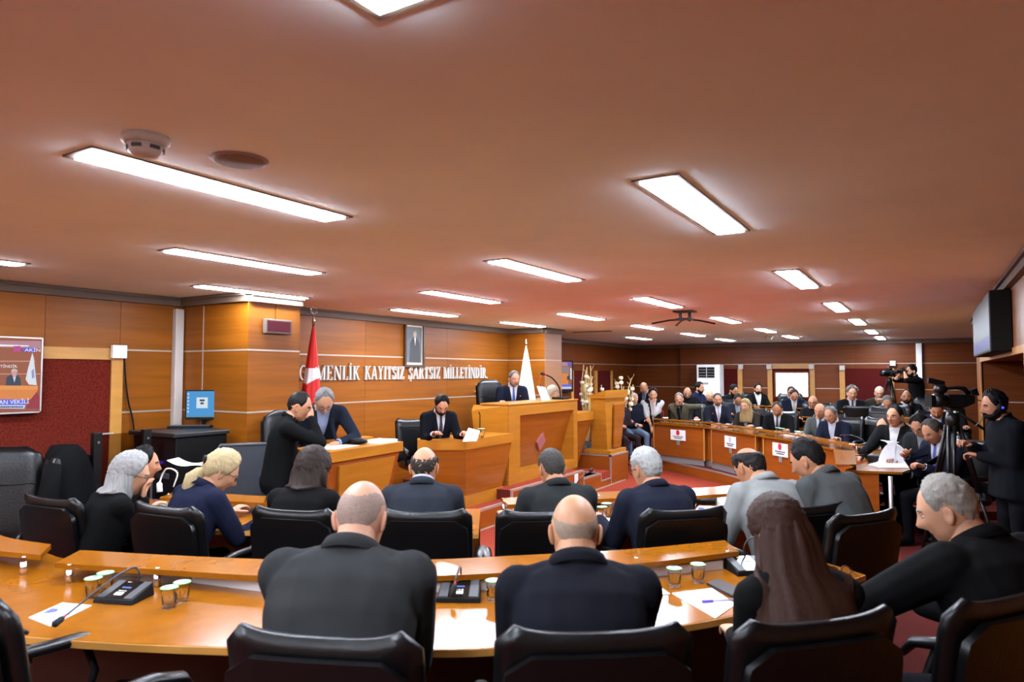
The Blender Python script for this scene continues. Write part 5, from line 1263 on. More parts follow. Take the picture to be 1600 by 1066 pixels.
fr('dark-bearded man in a black suit and open white shirt below the photographer', 1416, 609, 12.4, 276, P2, ch='black chair of the dark-bearded man near the photographer', lean=4, head=(-4, 0, 0), top_col=(28, 30, 38), skin=SK, hair='receding', hair_col=(40, 34, 32), beard=1, beard_t=.005, shirt=(238, 238, 240), s=1.03)
fr('brown-haired man in navy looking down under the video camera', 1463, 627, 9.9, 272, P2, ch='black chair of the man under the video camera', lean=8, head=(-2, 22, 0), top_col=(36, 44, 78), skin=SK, hair='short', hair_col=(76, 62, 52), shirt=(232, 234, 240), beard=1, beard_t=.002, beard_col=(110, 90, 76))
fr('man in a white shirt and dark jacket hidden by the video camera', 1480, 617, 11.2, 272, P2, ch='black chair of the man hidden by the video camera', lean=2, top_col=(26, 26, 30), skin=SKL, hair='short', hair_col=(40, 34, 32), beard=1, shirt=(236, 236, 240), s=1.03)
for p, lab, proto in far:
    if lab: chair(proto, 0, 0, 0, 90, lab, G_M if proto is BANQ else G_R); p['chair'] = bpy.data.objects[-1] if False else [o for o in COL.objects if o.get('label') == lab][-1]
# standing media people
person('photographer in a black T-shirt holding a camera to his face by the back wall', 1424, 571, 14.2, 206, P3, pose='stand', lean=2, head=(0, 0, 0), top_col=(20, 20, 21), skin=(226, 178, 152), hair='thick', hair_col=(20, 18, 18), beard=1, beard_t=.005, shirt=None, jacket=False, crew=True, short=True, relR=(.07, .15, .0), relL=(-.07, .17, .0), poleR=(1, .2, -1), poleL=(-1, .2, -1), gripL='grip', gripR='grip', palmR=(.8, -.3, .3), palmL=(-.8, -.3, .3), legs=(26, 28, 36))
person('camera operator in black with headphones standing at the right edge', 1553, 612, 5.95, 196, P1 * 0 + P1, pose='stand', lean=4, hunch=8, head=(6, 6, 0), top_col=(26, 28, 34), skin=(206, 150, 124), hair='thick', hair_col=(22, 20, 22), beard=1, beard_t=.008, shirt=None, jacket=True, coat=False, crew=True, headphones=True, handR=(.08, .30, 1.10), handL=(-.02, .27, 1.02), gripR='grip', gripL='grip', legs=(20, 21, 25), girth=1.22, s=1.0, pad=1.0)
finish_people()
for p, lab, proto in far:
    h = p['face']; r = p['root']; c = p['chair']; c.location = (r[0] + math.cos(h) * .02, r[1] + math.sin(h) * .02, p['base']); c.rotation_euler = (0, 0, h - PI / 2)

# ------------------------------------------------------------------ things on the walls
# lettering, serif capitals built from stems, hairlines and serifs
T_, t_ = .16, .06     # stem and hairline widths (cap height 1)
def _arc(cx, cy, rx, ry, a0, a1, w0, w1, n=12):
    o = []; i_ = []
    for k in range(n + 1):
        a = math.radians(a0 + (a1 - a0) * k / n); w = w0 + (w1 - w0) * math.sin(PI * k / n)
        o.append((cx + rx * math.cos(a), cy + ry * math.sin(a))); i_.append((cx + (rx - w) * math.cos(a), cy + (ry - w * .8) * math.sin(a)))
    return [(o[k], o[k + 1], i_[k + 1], i_[k]) for k in range(n)]
def _bar(x0, y0, x1, y1, w): return [((x0 - w / 2, y0), (x0 + w / 2, y0), (x1 + w / 2, y1), (x1 - w / 2, y1))]
def _h(x0, x1, y, w=t_): return [((x0, y - w / 2), (x1, y - w / 2), (x1, y + w / 2), (x0, y + w / 2))]
def _serif(x, y, w=.34): return _h(x - w / 2, x + w / 2, y + (t_ / 2 if y < .5 else -t_ / 2), t_ * .9)
def _stem(x): return _bar(x, 0, x, 1, T_) + _serif(x, 0) + _serif(x, 1)
GL = {
 'I': (.36, _stem(.18)), 'E': (.66, _stem(.17) + _h(.17, .58, .97) + _h(.17, .48, .5) + _h(.17, .6, .03) + _bar(.57, .8, .57, 1, t_) + _bar(.59, 0, .59, .22, t_) + _bar(.46, .4, .46, .6, t_)),
 'L': (.62, _stem(.17) + _h(.17, .58, .03) + _bar(.57, 0, .57, .24, t_)), 'T': (.68, _bar(.34, 0, .34, 1, T_) + _serif(.34, 0) + _h(.03, .65, .97) + _bar(.05, .76, .05, 1, t_) + _bar(.63, .76, .63, 1, t_)),
 'N': (.82, _bar(.13, 0, .13, 1, t_) + _bar(.70, 0, .70, 1, t_) + _bar(.16, 1, .67, 0, T_) + _serif(.13, 0, .24) + _serif(.70, 1, .24) + _serif(.12, 1, .2)),
 'M': (.98, _bar(.13, 0, .15, 1, t_) + _bar(.83, 0, .83, 1, T_) + _bar(.18, 1, .48, 0, T_) + _bar(.80, 1, .48, 0, t_) + _serif(.13, 0, .24) + _serif(.83, 0, .3) + _serif(.12, 1, .2) + _serif(.86, 1, .22)),
 'K': (.78, _stem(.17) + _bar(.22, .42, .60, 1, t_) + _bar(.34, .56, .66, 0, T_) + _serif(.60, 1, .26) + _serif(.66, 0, .26)),
 'A': (.78, _bar(.10, 0, .38, 1, t_) + _bar(.66, 0, .38, 1, T_) + _h(.2, .56, .33) + _serif(.10, 0, .24) + _serif(.66, 0, .3)),
 'Y': (.74, _bar(.37, 0, .37, .5, T_) + _bar(.37, .45, .12, 1, T_) + _bar(.37, .45, .62, 1, t_) + _serif(.37, 0) + _serif(.12, 1, .26) + _serif(.62, 1, .24)),
 'Z': (.66, _bar(.12, 0, .56, 1, T_ * 1.1) + _h(.06, .6, .97) + _h(.06, .62, .03) + _bar(.08, .78, .08, 1, t_) + _bar(.6, 0, .6, .22, t_)),
 'S': (.56, _arc(.28, .74, .22, .26, 30, 270, .05, .14) + _arc(.28, .26, .24, .27, 90, -150, .05, .15) + _bar(.48, .68, .48, 1, t_) + _bar(.06, 0, .06, .32, t_)),
 'G': (.80, _arc(.42, .5, .38, .51, 40, 320, .06, .16, 16) + _bar(.72, .02, .72, .45, T_) + _serif(.70, .45, .28) + _bar(.72, .7, .72, 1, t_)),
 'R': (.76, _stem(.17) + _arc(.34, .73, .26, .27, 90, -90, .06, .15) + _h(.17, .36, .97) + _h(.17, .36, .49) + _bar(.40, .5, .66, 0, T_) + _serif(.68, 0, .22)),
 'D': (.82, _stem(.17) + _arc(.30, .5, .44, .5, 90, -90, .06, .16, 14) + _h(.17, .32, .97) + _h(.17, .32, .03)),
 '.': (.24, [((.06, 0), (.18, 0), (.18, .13), (.06, .13))]),
}
GL['İ'] = (GL['I'][0], GL['I'][1] + [((.12, 1.08), (.24, 1.08), (.24, 1.2), (.12, 1.2))])
GL['Ş'] = (GL['S'][0], GL['S'][1] + _bar(.28, 0, .28, -.1, .05) + _h(.22, .36, -.14, .07))
wlt = thing('wall_inscription', 'raised silver capitals across the wood wall reading EGEMENLİK KAYITSIZ ŞARTSIZ MİLLETİNDİR', 'lettering', (XW, 7.8, 1.82))
def word(txt, pxa, pxb, py, h, italic=0):
    ya, yb = atX(pxa, py, XW)[1], atX(pxb, py, XW)[1]; W_ = sum(GL[c][0] for c in txt) + .08 * (len(txt) - 1); k = (yb - ya) / W_; x = ya
    for c in txt:
        m = MB()
        for q in GL[c][1]:
            P_ = [(XW + d_, x + (u + italic * v) * k, py_z + v * h) for d_ in (.004, .03) for u, v in q]; m.hexa(P_)
        m.build('letter', LETTER, wlt); x += (GL[c][0] + .08) * k
py_z = 1.83
word('EGEMENLİK', 452, 560, 580, .185); word('KAYITSIZ', 568, 630, 580, .185); word('ŞARTSIZ', 637, 686, 581, .185); word('MİLLETİNDİR.', 691, 760, 582, .185)
py_z = 1.60
word('K', 741, 747, 607, .13, .2)
# framed portrait
pa, pb = atX(630, 540, XW), atX(661, 540, XW); y0, y1 = pa[1], pb[1]; z0, z1 = 2.005, 2.665; x0 = XW + .004
pt = thing('framed_portrait', 'dark framed portrait of a standing man in a dark coat on the wood wall', 'picture', (XW, (y0 + y1) / 2, z0))
fr = MB()
for lo, hi in (((y0, z0), (y1, z0 + .035)), ((y0, z1 - .035), (y1, z1)), ((y0, z0 + .035), (y0 + .035, z1 - .035)), ((y1 - .035, z0 + .035), (y1, z1 - .035))): fr.box((x0, lo[0], lo[1]), (x0 + .04, hi[0], hi[1]))
fr.build('frame', FRAMEW, pt)
MB().box((x0, y0 + .035, z0 + .035), (x0 + .012, y1 - .035, z1 - .035)).build('mount', mat('mount_cream', (226, 212, 178), .6), pt)
cv = noise_col(mat('canvas_slate', (96, 106, 110), .6), amount=.25, nscale=6)
MB().box((x0 + .012, y0 + .06, z0 + .07), (x0 + .016, y1 - .06, z1 - .06)).build('canvas', cv, pt)
yc = (y0 + y1) / 2 + .01; fx_ = x0 + .0175
fg = MB(); fg.prism([(0, 0)] * 0 or [(fx_ - .001, yc - .11), (fx_ + .001, yc - .11), (fx_ + .001, yc + .12), (fx_ - .001, yc + .12)], z0 + .07, z0 + .08)
fg = MB().add([(fx_, yc - .13, z0 + .071), (fx_, yc + .13, z0 + .071), (fx_, yc + .11, z0 + .36), (fx_, yc + .04, z0 + .44), (fx_, yc - .05, z0 + .44), (fx_, yc - .11, z0 + .36)], [(0, 1, 2, 3, 4, 5)])
fg.build('painted_coat', mat('paint_coat', (62, 62, 66), .6), pt)
MB().add([(fx_ + .001, yc - .02, z0 + .44), (fx_ + .001, yc + .025, z0 + .44), (fx_ + .001, yc + .008, z0 + .32)], [(0, 1, 2)]).build('painted_shirt', mat('paint_shirt', (206, 196, 186), .6), pt)
MB().add([(fx_ + .001, yc + .037 * math.cos(a), z0 + .492 + .052 * math.sin(a)) for a in np.linspace(0, 2 * PI, 14, endpoint=False)], [tuple(range(14))]).build('painted_face', mat('paint_face', (186, 160, 136), .6), pt)
MB().add([(fx_ + .002, yc + .04 * math.cos(a), z0 + .512 + .036 * math.sin(a)) for a in np.linspace(.2, PI - .2, 9)], [tuple(range(9))]).build('painted_hair', mat('paint_hair', (150, 132, 106), .6), pt)
# red display on the column with its cable duct
c = atX(431, 511, XC)
t = thing('led_display', 'small dark red electronic display on the bright wooden column', 'display', (XC, c[1], c[2] - .07))
MB().rbox((XC + .002, c[1] - .165, c[2] - .075), (XC + .05, c[1] + .165, c[2] + .075), .008).build('casing', mat('led_casing', (92, 80, 72), .5), t)
MB().box((XC + .05, c[1] - .145, c[2] - .055), (XC + .052, c[1] + .145, c[2] + .055)).build('screen', LED, t)
MB().box((XC + .002, c[1] - .006, c[2] + .075), (XC + .012, c[1] + .006, CEIL - .09)).build('cable_duct', W_WALL, t)
# wall-mounted smoke ring above the flag and column sconce line
q = atX(850, 520, -5.8); MB().box((-5.798, q[1] + .2, q[2] - .2), (-5.77, q[1] + .24, q[2] + .02)); 
# screens
def screen_quads(t, plane, quads, axis='X', sgn=1):
    for i, (nm, pts, m) in enumerate(quads):
        P_ = [atX(px, py, plane + sgn * .0006 * (i + 1)) for px, py in pts]
        MB().add(P_, [tuple(range(len(P_)))]).build(nm, m, t)
def sm(n, c, e=1.0): return emis('screen_' + n, c, e, (.02, .02, .02))
XT = XL + .10
t = thing('television', 'wall television at the left edge showing a speech with a blue caption', 'television', (XT, 2.5, 1.5))
br = atX(61, 645, XT); tr = atX(67.5, 528, XT)
ty1 = tr[1]; ty0 = ty1 - 1.25; tz0, tz1 = br[2], tr[2]
MB().rbox((XL + .03, ty0, tz0), (XT - .002, ty1, tz1), .006).build('casing', BLACKP, t)
f_ = MB()
for lo, hi in (((ty0, tz0), (ty1, tz0 + .014)), ((ty0, tz1 - .012), (ty1, tz1)), ((ty1 - .012, tz0), (ty1, tz1)), ((ty0, tz0), (ty0 + .012, tz1))): f_.box((XT - .004, lo[0], lo[1]), (XT + .006, hi[0], hi[1]))
f_.build('bezel', ALU, t)
MB().box((XT - .003, ty0 + .01, tz0 + .012), (XT, ty1 - .012, tz1 - .01)).build('screen', sm('wall', (150, 82, 52)), t)
MB().rbox((XT - .05, ty0 + .5, tz0 - .06), (XT - .02, ty0 + .8, tz0 + .0), .006).build('stand_bracket', DGREY, t)
K = [('picture_ceiling', [(-60, 532), (64, 533), (64, 545), (-60, 540)], sm('ceil', (176, 128, 140))), ('picture_light', [(-60, 537), (20, 539), (46, 540), (44, 541.5), (-60, 541)], sm('light', (240, 236, 240), 1.0)),
     ('picture_trim', [(-60, 564), (55, 564), (55, 565.2), (-60, 565.2)], sm('trim', (206, 160, 140))), ('picture_trim', [(-60, 584), (63, 584), (63, 585), (-60, 585)], sm('trim', (206, 160, 140))),
     ('picture_flag', [(50.5, 551), (53, 560), (55.5, 585), (57.5, 602), (45, 601), (40, 593), (44, 575)], sm('flag', (226, 230, 240), .9)),
     ('picture_emblem', [(49, 580), (53, 576), (54, 590), (50, 592)], sm('emb', (140, 150, 190))),
     ('picture_suit', [(9, 603), (10, 590), (16, 586), (27, 586), (32, 592), (33, 603)], sm('suit', (44, 58, 76))), ('picture_shirt', [(20, 588), (25, 588), (22.5, 598)], sm('shirt', (210, 215, 225))),
     ('picture_face', [(18.5, 580), (22, 577), (26.5, 580), (26, 587), (22.5, 590), (19, 587)], sm('face', (206, 150, 146))), ('picture_hair', [(17, 583), (18, 578), (22, 576), (27, 578), (28, 583), (26, 580), (20, 580)], sm('hair', (190, 184, 186))),
     ('picture_desk', [(-60, 602), (59.5, 603), (58, 612), (48, 624), (-60, 626)], sm('desk', (216, 128, 56))), ('picture_desk_edge', [(-60, 602), (59.5, 603), (59, 609), (-60, 609)], sm('desk2', (226, 146, 70))),
     ('picture_carpet', [(48, 624), (58, 612), (62, 622), (62, 640), (40, 640)], sm('carp', (150, 40, 56))), ('picture_floor', [(-60, 637), (62, 639), (62, 643), (-60, 643)], sm('flr', (150, 80, 60))),
     ('caption_bar', [(-60, 623), (43.5, 624.5), (40, 633), (-60, 633)], sm('bar', (96, 104, 226), .9)), ('caption_strip', [(-60, 633), (40, 633), (38, 639), (-60, 638)], sm('strip', (200, 208, 232), .9)),
     ('channel_box', [(21, 541), (32, 540.5), (32, 550), (21, 550)], sm('chan', (190, 70, 150), .9)), ('channel_box', [(35, 543.5), (56, 543.5), (56, 550), (37, 550)], sm('chan2', (90, 90, 220), .9))]
screen_quads(t, XT, K)
def wall_text(par, txt, px, py, size, m, plane, name='caption_text', wide=1.0):
    vs, fs = text_mesh(txt, size); o = atX(px, py, plane); MB().add(frame_pts(vs, o, np.array([0, wide, 0]), np.array([0, 0, 1]), np.array([1, 0, 0])), fs).build(name, m, par)
sw = sm('white', (240, 240, 246), 1.0)
wall_text(t, 'AN VEKİLİ', -2, 632, .050, sw, XT + .014, wide=.95); wall_text(t, 'AKİN', 38.5, 549.3, .040, sw, XT + .014, wide=1.25); wall_text(t, 'TİNDİR.', 0, 574.5, .032, sw, XT + .014, wide=1.1)
m = MB(); rr = random.Random(5); x = -2
while x < 34:
    w = rr.uniform(1.2, 2.6); m.add([atX(a, b, XT + .013) for a, b in ((x, 635), (x + w, 635), (x + w, 637.3), (x, 637.3))], [(0, 1, 2, 3)]); x += w + .5
m.build('caption_print', sm('ink', (70, 76, 120), .5), t)
# television on the far side of the second column
XF = -7.18
a, b = atX(874, 563, XF), atX(896, 612, XF)
t = thing('television', 'narrow view of a wall television between the second column and the red felt', 'television', (XF, a[1], b[2]))
MB().rbox((XF - .06, a[1] - .5, b[2]), (XF, b[1], a[2]), .008).build('casing', BLACKP, t)
q = [('screen', [(860, 564.5), (893.5, 566), (893.5, 608), (860, 609)], sm('wall', (150, 82, 52))), ('picture_ceiling', [(860, 565), (893, 567), (893, 572), (860, 572)], sm('ceil', (176, 128, 140))),
     ('picture_logo', [(887, 567), (893, 567.5), (893, 572), (887, 572)], sm('chan2', (90, 90, 220), .9)), ('picture_panel', [(876, 573), (889, 573), (889, 584), (876, 582)], sm('grey', (140, 122, 124))), ('picture_flag', [(891, 575), (893.3, 576), (893.3, 594), (891, 592)], sm('flag', (226, 230, 240), .9)),
     ('picture_desk', [(870, 582), (888, 584), (888, 602), (870, 602)], sm('desk', (216, 128, 56))), ('picture_person', [(886, 588), (890, 587), (891, 594), (886, 594)], sm('suit', (44, 58, 76))), ('caption_bar', [(860, 601), (893, 601), (893, 604.5), (860, 604.5)], sm('bar', (96, 104, 226), .9)), ('caption_strip', [(860, 604.5), (893, 604.5), (893, 608), (860, 608)], sm('strip', (200, 208, 232), .9))]
screen_quads(t, XF + .001, q)
# television on the right-hand wall, seen nearly edge on
a, b = atX(1531, 490, .50), atX(1563, 480, .50)
t = thing('television', 'black wall television seen edge-on on the upper right wall', 'television', (.55, 8.0, 2.1))
ya, yb = 9.5, 7.0
MB().rbox((.44, yb, 2.1), (XR - .002, ya, 2.62), .01).build('casing', BLACKP, t)
MB().box((.4385, yb + .02, 2.12), (.4395, ya - .02, 2.60)).build('screen', sm('right', (70, 46, 38), .3), t)
MB().box((.4375, yb + .05, 2.13), (.438, ya - .03, 2.24)).build('caption_bar', sm('rbar', (60, 50, 170), .45), t)
# loudspeaker box on the back wall
a, b = atY(968, 541, 18.85), atY(986, 563, 18.85)
t = thing('wall_speaker', 'grey boxed loudspeaker high on the back wall', 'speaker', (a[0], 18.8, b[2]))
MB().rbox((a[0], 18.62, b[2]), (b[0], 18.886, a[2]), .02).build('cabinet', mat('speaker_grey', (150, 146, 138), .5), t)
MB().box((a[0] + .03, 18.612, b[2] + .03), (b[0] - .03, 18.62, a[2] - .03)).build('grille', noise_col(mat('speaker_cloth', (132, 128, 120), .8), amount=.15, nscale=60), t)
# air conditioner
a, b = atY(1088, 570, 18.0), atY(1125, 640, 18.0); zb = P3
t = thing('air_conditioner', 'white floor-standing air conditioner with black louvres by the back wall', 'air conditioner', (a[0], 18.2, zb))
MB().rbox((a[0], 18.0, zb), (b[0], 18.45, a[2]), .025).build('cabinet', WHITE, t)
w_ = b[0] - a[0]
for k in range(2):
    xa = a[0] + w_ * (.10 + .36 * k); MB().box((xa, 17.988, a[2] - .34), (xa + w_ * .33, 17.999, a[2] - .07)).build('louvre_opening', BLACKP, t)
    for j in range(3): MB().box((xa, 17.975, a[2] - .29 + .075 * j), (xa + w_ * .33, 17.990, a[2] - .282 + .075 * j)).build('louvre', OFFW, t)
MB().box((a[0] + w_ * .26, 17.99, a[2] - .52), (a[0] + w_ * .52, 17.999, a[2] - .47)).build('control_panel', mat('ac_panel', (150, 156, 160), .4), t)
MB().box((a[0] + .02, 17.992, zb + .1), (b[0] - .02, 17.9995, zb + .55)).build('intake_grille', OFFW, t)
# dark grey base board under the left felt
struct(MB().box((XL + .003, -1.0, .0), (XL + .05, 3.62, .84)).build('baseboard_left', noise_col(mat('dark_grey_board', (70, 70, 70), .6), amount=.1, nscale=4)))
# hanging cable
P_ = [atX(px, py, XL + .03) for px, py in ((190, 551), (194, 560), (196, 590), (200, 625), (207, 655), (211, 690), (212, 730))]
tag(MB().tube(catmull(P_, 4), .008, 6).build('hanging_cable', BLACKP, None, True), 'black cable hanging down the left wall from the white box', 'cable')

# ------------------------------------------------------------------ flags
def flag(label, px, ptop, pbot, X_, wid, m, cres=None, mat2=None, skew=0.0, topw=.02):
    top = atX(px, ptop, X_); zb = D1 + .35; y_ = top[1]
    t = thing('flag', label, 'flag', (X_, y_, D1))
    MB().lathe([(0, 0), (.16, 0), (.16, .03), (.03, .06), (0, .06)], (X_, y_, D1), 16).build('base', GOLD, t, True)
    MB().lathe([(0, .05), (.014, .05), (.014, top[2] - D1), (0, top[2] - D1)], (X_, y_, D1), 8).build('pole', GOLD, t, True)
    f = MB().lathe([(0, 0), (.014, .0), (.022, .03), (.010, .07), (.0, .11)], (X_, y_, top[2]), 10); f.build('finial', CHROME, t, True)
    rg = MB().tube([(X_, y_ + .05 * math.cos(a), top[2] + .16 + .05 * math.sin(a)) for a in np.linspace(0, 2 * PI, 13)], .006, 6)
    if cres: rg.build('crescent_finial', CHROME, t, True)
    nz, nu = 150, 110; vs = []; fs = []; mi = []
    for j in range(nz + 1):
        v = j / nz; z = top[2] - .02 - (top[2] - .02 - zb) * v; w = topw + wid * v ** .85
        for i in range(nu):
            a = 2 * PI * i / nu; fold = 1 + .18 * v * math.sin(5 * a + 3 * v) + .10 * v * math.sin(9 * a)
            vs.append((X_ + w * .45 * fold * math.cos(a), y_ + skew * v * wid + w * .5 * fold * math.sin(a), z))
    for j in range(nz):
        for i in range(nu):
            f_ = (j * nu + i, j * nu + (i + 1) % nu, (j + 1) * nu + (i + 1) % nu, (j + 1) * nu + i); fs.append(f_); c = sum(np.array(vs[q]) for q in f_) / 4; mi.append(1 if (cres and c[0] > X_ - .05 and cres(c)) else 0)
    b = MB(); b.v = vs; b.f = fs; b.m = mi; b.build('cloth', [m, mat2 or m], t, True)
    return t
XFm = -6.25
co, ci = atX(501, 628, XFm + .15), atX(510, 630, XFm + .15); ro, ri = .40, .30
flag('red Turkish flag with a white crescent hanging on a pole beside the column', 490, 505, 700, XFm, .42, FLAGRED, lambda c: math.hypot(c[1] - co[1], c[2] - co[2]) < ro and math.hypot(c[1] - ci[1], c[2] - ci[2]) > ri, FLAGWHITE, -.12)
XG = -5.73
t = flag('white flag with a red and blue emblem hanging beside the second column', 822, 540, 700, XG, .56, FLAGWHITE, None, None, .05, .015)
em = MB()
cc = atX(846, 618, XG + .2)
for a0, a1, r_ in ((100, 200, .36),):
    for k in range(10):
        a = math.radians(a0 + (a1 - a0) * k / 10); b_ = math.radians(a0 + (a1 - a0) * (k + 1) / 10)
        em.add([(XG + .24, cc[1] + r * math.cos(q) * .5, cc[2] + r * math.sin(q)) for r, q in ((r_, a), (r_ + .022, a), (r_ + .022, b_), (r_, b_))], [(0, 1, 2, 3)])
em.build('emblem_arc', mat('emblem_red', (196, 40, 56), .6), t)
em = MB()
for k in range(9):
    a = math.radians(120 + 16 * k); c = np.array([XG + .245, cc[1] + .2 * math.cos(a) * .6, cc[2] - .02 + .2 * math.sin(a)])
    em.obox(c, (.001, 0, 0), (0, .018, 0), (0, 0, .028))
em.build('emblem_mark', mat('emblem_blue', (40, 56, 120), .6), t)

# ------------------------------------------------------------------ left corner: rack, monitor, barrier, coat
t = thing('equipment_rack', 'black equipment cabinet with a monitor on top in the left corner', 'cabinet', (-6.1, 4.0, 0))
MB().rbox((-6.55, 3.74, .06), (-5.87, 4.27, 1.33), .01).build('body', BLACKM, t)
MB().rbox((-6.58, 3.70, 1.33), (-5.84, 4.28, 1.37), .008).build('top_board', mat('rack_top', (30, 30, 31), .4), t)
MB().box((-6.30, 3.725, .25), (-6.22, 3.739, 1.2)).build('rail', ALU, t); MB().box((-6.5, 3.728, .9), (-6.34, 3.739, .97)).build('rack_unit', DGREY, t)
MB().box((-6.18, 3.724, .95), (-5.96, 3.739, 1.0)).build('rack_unit', DGREY, t); MB().box((-6.15, 3.72, 1.075), (-6.10, 3.7245, 1.10)).build('status_light', emis('purple_led', (120, 70, 255), 4), t)
for sx in (-6.5, -5.92):
    for sy in (3.79, 4.22): MB().lathe([(0, 0), (.03, 0), (.03, .06), (0, .06)], (sx, sy, 0), 10).build('foot', BLACKP, t)
c = at(316, 667, 1.37); d_ = np.array([.62, -.78, 0]); d_ /= np.linalg.norm(d_); r_ = np.array([-d_[1], d_[0], 0]); up_ = np.array([0, 0, 1.])
t = thing('monitor', 'small monitor with a blue desktop on the black cabinet', 'monitor', c)
sc = c + up_ * .225
MB().obox(sc, r_ * .165, d_ * .018, up_ * .15).build('casing', BLACKP, t)
MB().obox(sc + d_ * .0185 + up_ * .006, r_ * .152, d_ * .001, up_ * .132).build('screen', sm('blue', (60, 150, 214), .9), t)
MB().obox(sc + d_ * .0202 + up_ * .02 + r_ * .0, r_ * .055, d_ * .0005, up_ * .055).build('window', sm('pale', (212, 226, 232), .95), t)
for k in range(2): MB().obox(sc + d_ * .0212 + up_ * (.045 - .03 * k), r_ * (.024 - .008 * k), d_ * .0005, up_ * .010).build('window_text', sm('ink', (70, 76, 120), .5), t)
for k in range(6): MB().obox(sc + d_ * .0202 - r_ * .135 + up_ * (.11 - .036 * k), r_ * .008, d_ * .0005, up_ * .010).build('icon', sm('icon', (200, 220, 240), .8), t)
MB().obox(sc + d_ * .0202 - up_ * .118, r_ * .152, d_ * .0005, up_ * .008).build('taskbar', sm('task', (90, 150, 180), .8), t)
MB().tube([c + up_ * .01 - d_ * .03, c + up_ * .1 - d_ * .02], .02, 8).build('neck', BLACKP, t); MB().lathe([(0, .001), (.10, .001), (.09, .014), (0, .016)], c - d_ * .02, 16).build('base', BLACKP, t)
q = c + d_ * .17 - r_ * .06; k_ = thing('keyboard', 'black keyboard in front of the small monitor', 'keyboard', q)
MB().obox(q + up_ * .013, r_ * .2, d_ * .06, up_ * .012).build('body', BLACKP, k_)
for j in range(3): MB().obox(q + up_ * .027 + d_ * (.035 - .035 * j), r_ * .185, d_ * .013, up_ * .003).build('key_row', DGREY, k_)
q = c + r_ * .26 + d_ * .02; tag(MB().obox(q + up_ * .026, r_ * .065, d_ * .04, up_ * .025).build('tissue_box', noise_col(mat('green_box', (120, 190, 120), .6), amount=.3, nscale=20)), 'small green and white box beside the monitor', 'box')
# glass barrier
a, b = atX(151, 680, -6.05), atX(228, 680, -6.05)
t = thing('glass_barrier', 'tinted glass barrier between two black posts by the red felt', 'barrier', (-6.05, a[1], 0))
for q in (a, b): MB().rbox((-6.08, q[1] - .035, .0), (-6.02, q[1] + .035, a[2] + .02), .005).build('post', BLACKM, t); 
for q in (a, b): MB().lathe([(0, 0), (.012, 0), (.012, .008), (0, .008)], n=10).xf(Matrix.Translation((-6.02, q[1], a[2] - .06)) @ Matrix.Rotation(PI / 2, 4, 'Y')).build('bolt', CHROME, t)
MB().box((-6.054, a[1] + .04, .3), (-6.046, b[1] - .04, a[2])).build('glass', GLASSM2, t)
MB().box((-6.056, a[1] + .04, a[2]), (-6.044, a[1] + .14, a[2] + .012)).build('clamp', ALU, t)
# left chairs and the coat
q = atD(-16, 700, 5.4); chair(HIGH, q[0], q[1], 0.0, 318, 'black high-backed chair at the left edge in front of the red felt')
q = atD(176, 700, 5.6); chair(HIGH, q[0], q[1], 0.0, 40, 'black high-backed chair with a black coat draped over it'); hx_, hy_ = q[0], q[1]
co_ = MB(); fwd = np.array([math.cos(math.radians(40)), math.sin(math.radians(40)), 0]); sdv = np.array([-fwd[1], fwd[0], 0]); bc = np.array([hx_, hy_, 0]) - fwd * .33
rings = []
for z, w, dth in ((.30, .36, .17), (.55, .35, .16), (.8, .33, .15), (1.0, .31, .14), (1.15, .28, .13), (1.27, .20, .115), (1.335, .10, .09)):
    rings.append([bc + sdv * (w * math.cos(a) * (1 + .05 * math.sin(7 * a + z * 5))) + fwd * (dth * math.sin(a) * (1 + .12 * math.sin(5 * a + z * 4)) + (1.1 - z) * .12) + up_ * z for a in np.linspace(0, 2 * PI, 40, endpoint=False)])
ct = thing('coat', 'black coat draped over the back of a chair below the red felt', 'coat', bc)
co_.loft(rings).build('cloth', cloth((16, 16, 18)), ct, True)
for sg in (-1, 1): MB().tube([bc + sdv * sg * .24 + up_ * 1.2, bc + sdv * sg * .36 + up_ * .95 + fwd * .02, bc + sdv * sg * .38 + up_ * .6 + fwd * .05], [.06, .075, .06], 12).build('sleeve', cloth((16, 16, 18)), ct, True)
# mesh-backed chairs behind the middle row
def mesh_chair(px, d, head, label):
    q = atD(px, 700, d); t = thing('mesh_chair', label, 'chair', (q[0], q[1], 0), math.radians(head) - PI / 2, 'grey mesh-backed chairs')
    MB().tube([(-.24, -.2, 0), (-.24, -.2, .5), (-.25, -.22, 1.18), (-.21, -.22, 1.25), (.21, -.22, 1.25), (.25, -.22, 1.18), (.24, -.2, .5), (.24, -.2, 0)], .016, 8).build('frame', DGREY, t, True, world=False)
    MB().box((-.235, -.222, .62), (.235, -.215, 1.235)).build('mesh_back', noise_col(mat('mesh_grey', (48, 52, 58), .6), amount=.3, nscale=140), t, world=False)
    MB().box((-.07, -.235, .62), (.07, -.224, 1.235)).build('back_bar', DGREY, t, world=False)
    MB().rbox((-.23, -.2, .44), (.23, .24, .5), .02).build('seat', BLACKP, t, True, world=False)
    for sx in (-.22, .22): MB().tube([(sx, .22, 0), (sx, .2, .45)], .014, 6).build('leg', DGREY, t, True, world=False)
    return t
mesh_chair(298, 6.35, 330, 'grey mesh-backed chair with papers on it, left of the blonde woman')
mesh_chair(384, 6.2, 325, 'grey mesh-backed chair between the blonde woman and the standing men')
q = atD(300, 726, 5.9)
cp = MB()
ax_, ay_ = np.array([.86, .5, 0]), np.array([-.5, .86, 0]); vs = []; 
for j in range(7):
    for i in range(13):
        u = -1 + 2 * i / 12; vs.append(q + ax_ * u * .17 + ay_ * (j / 6 - .5) * .2 + up_ * (.05 * max(0, -u) ** 1.3 + .01 * math.sin(3 * u)))
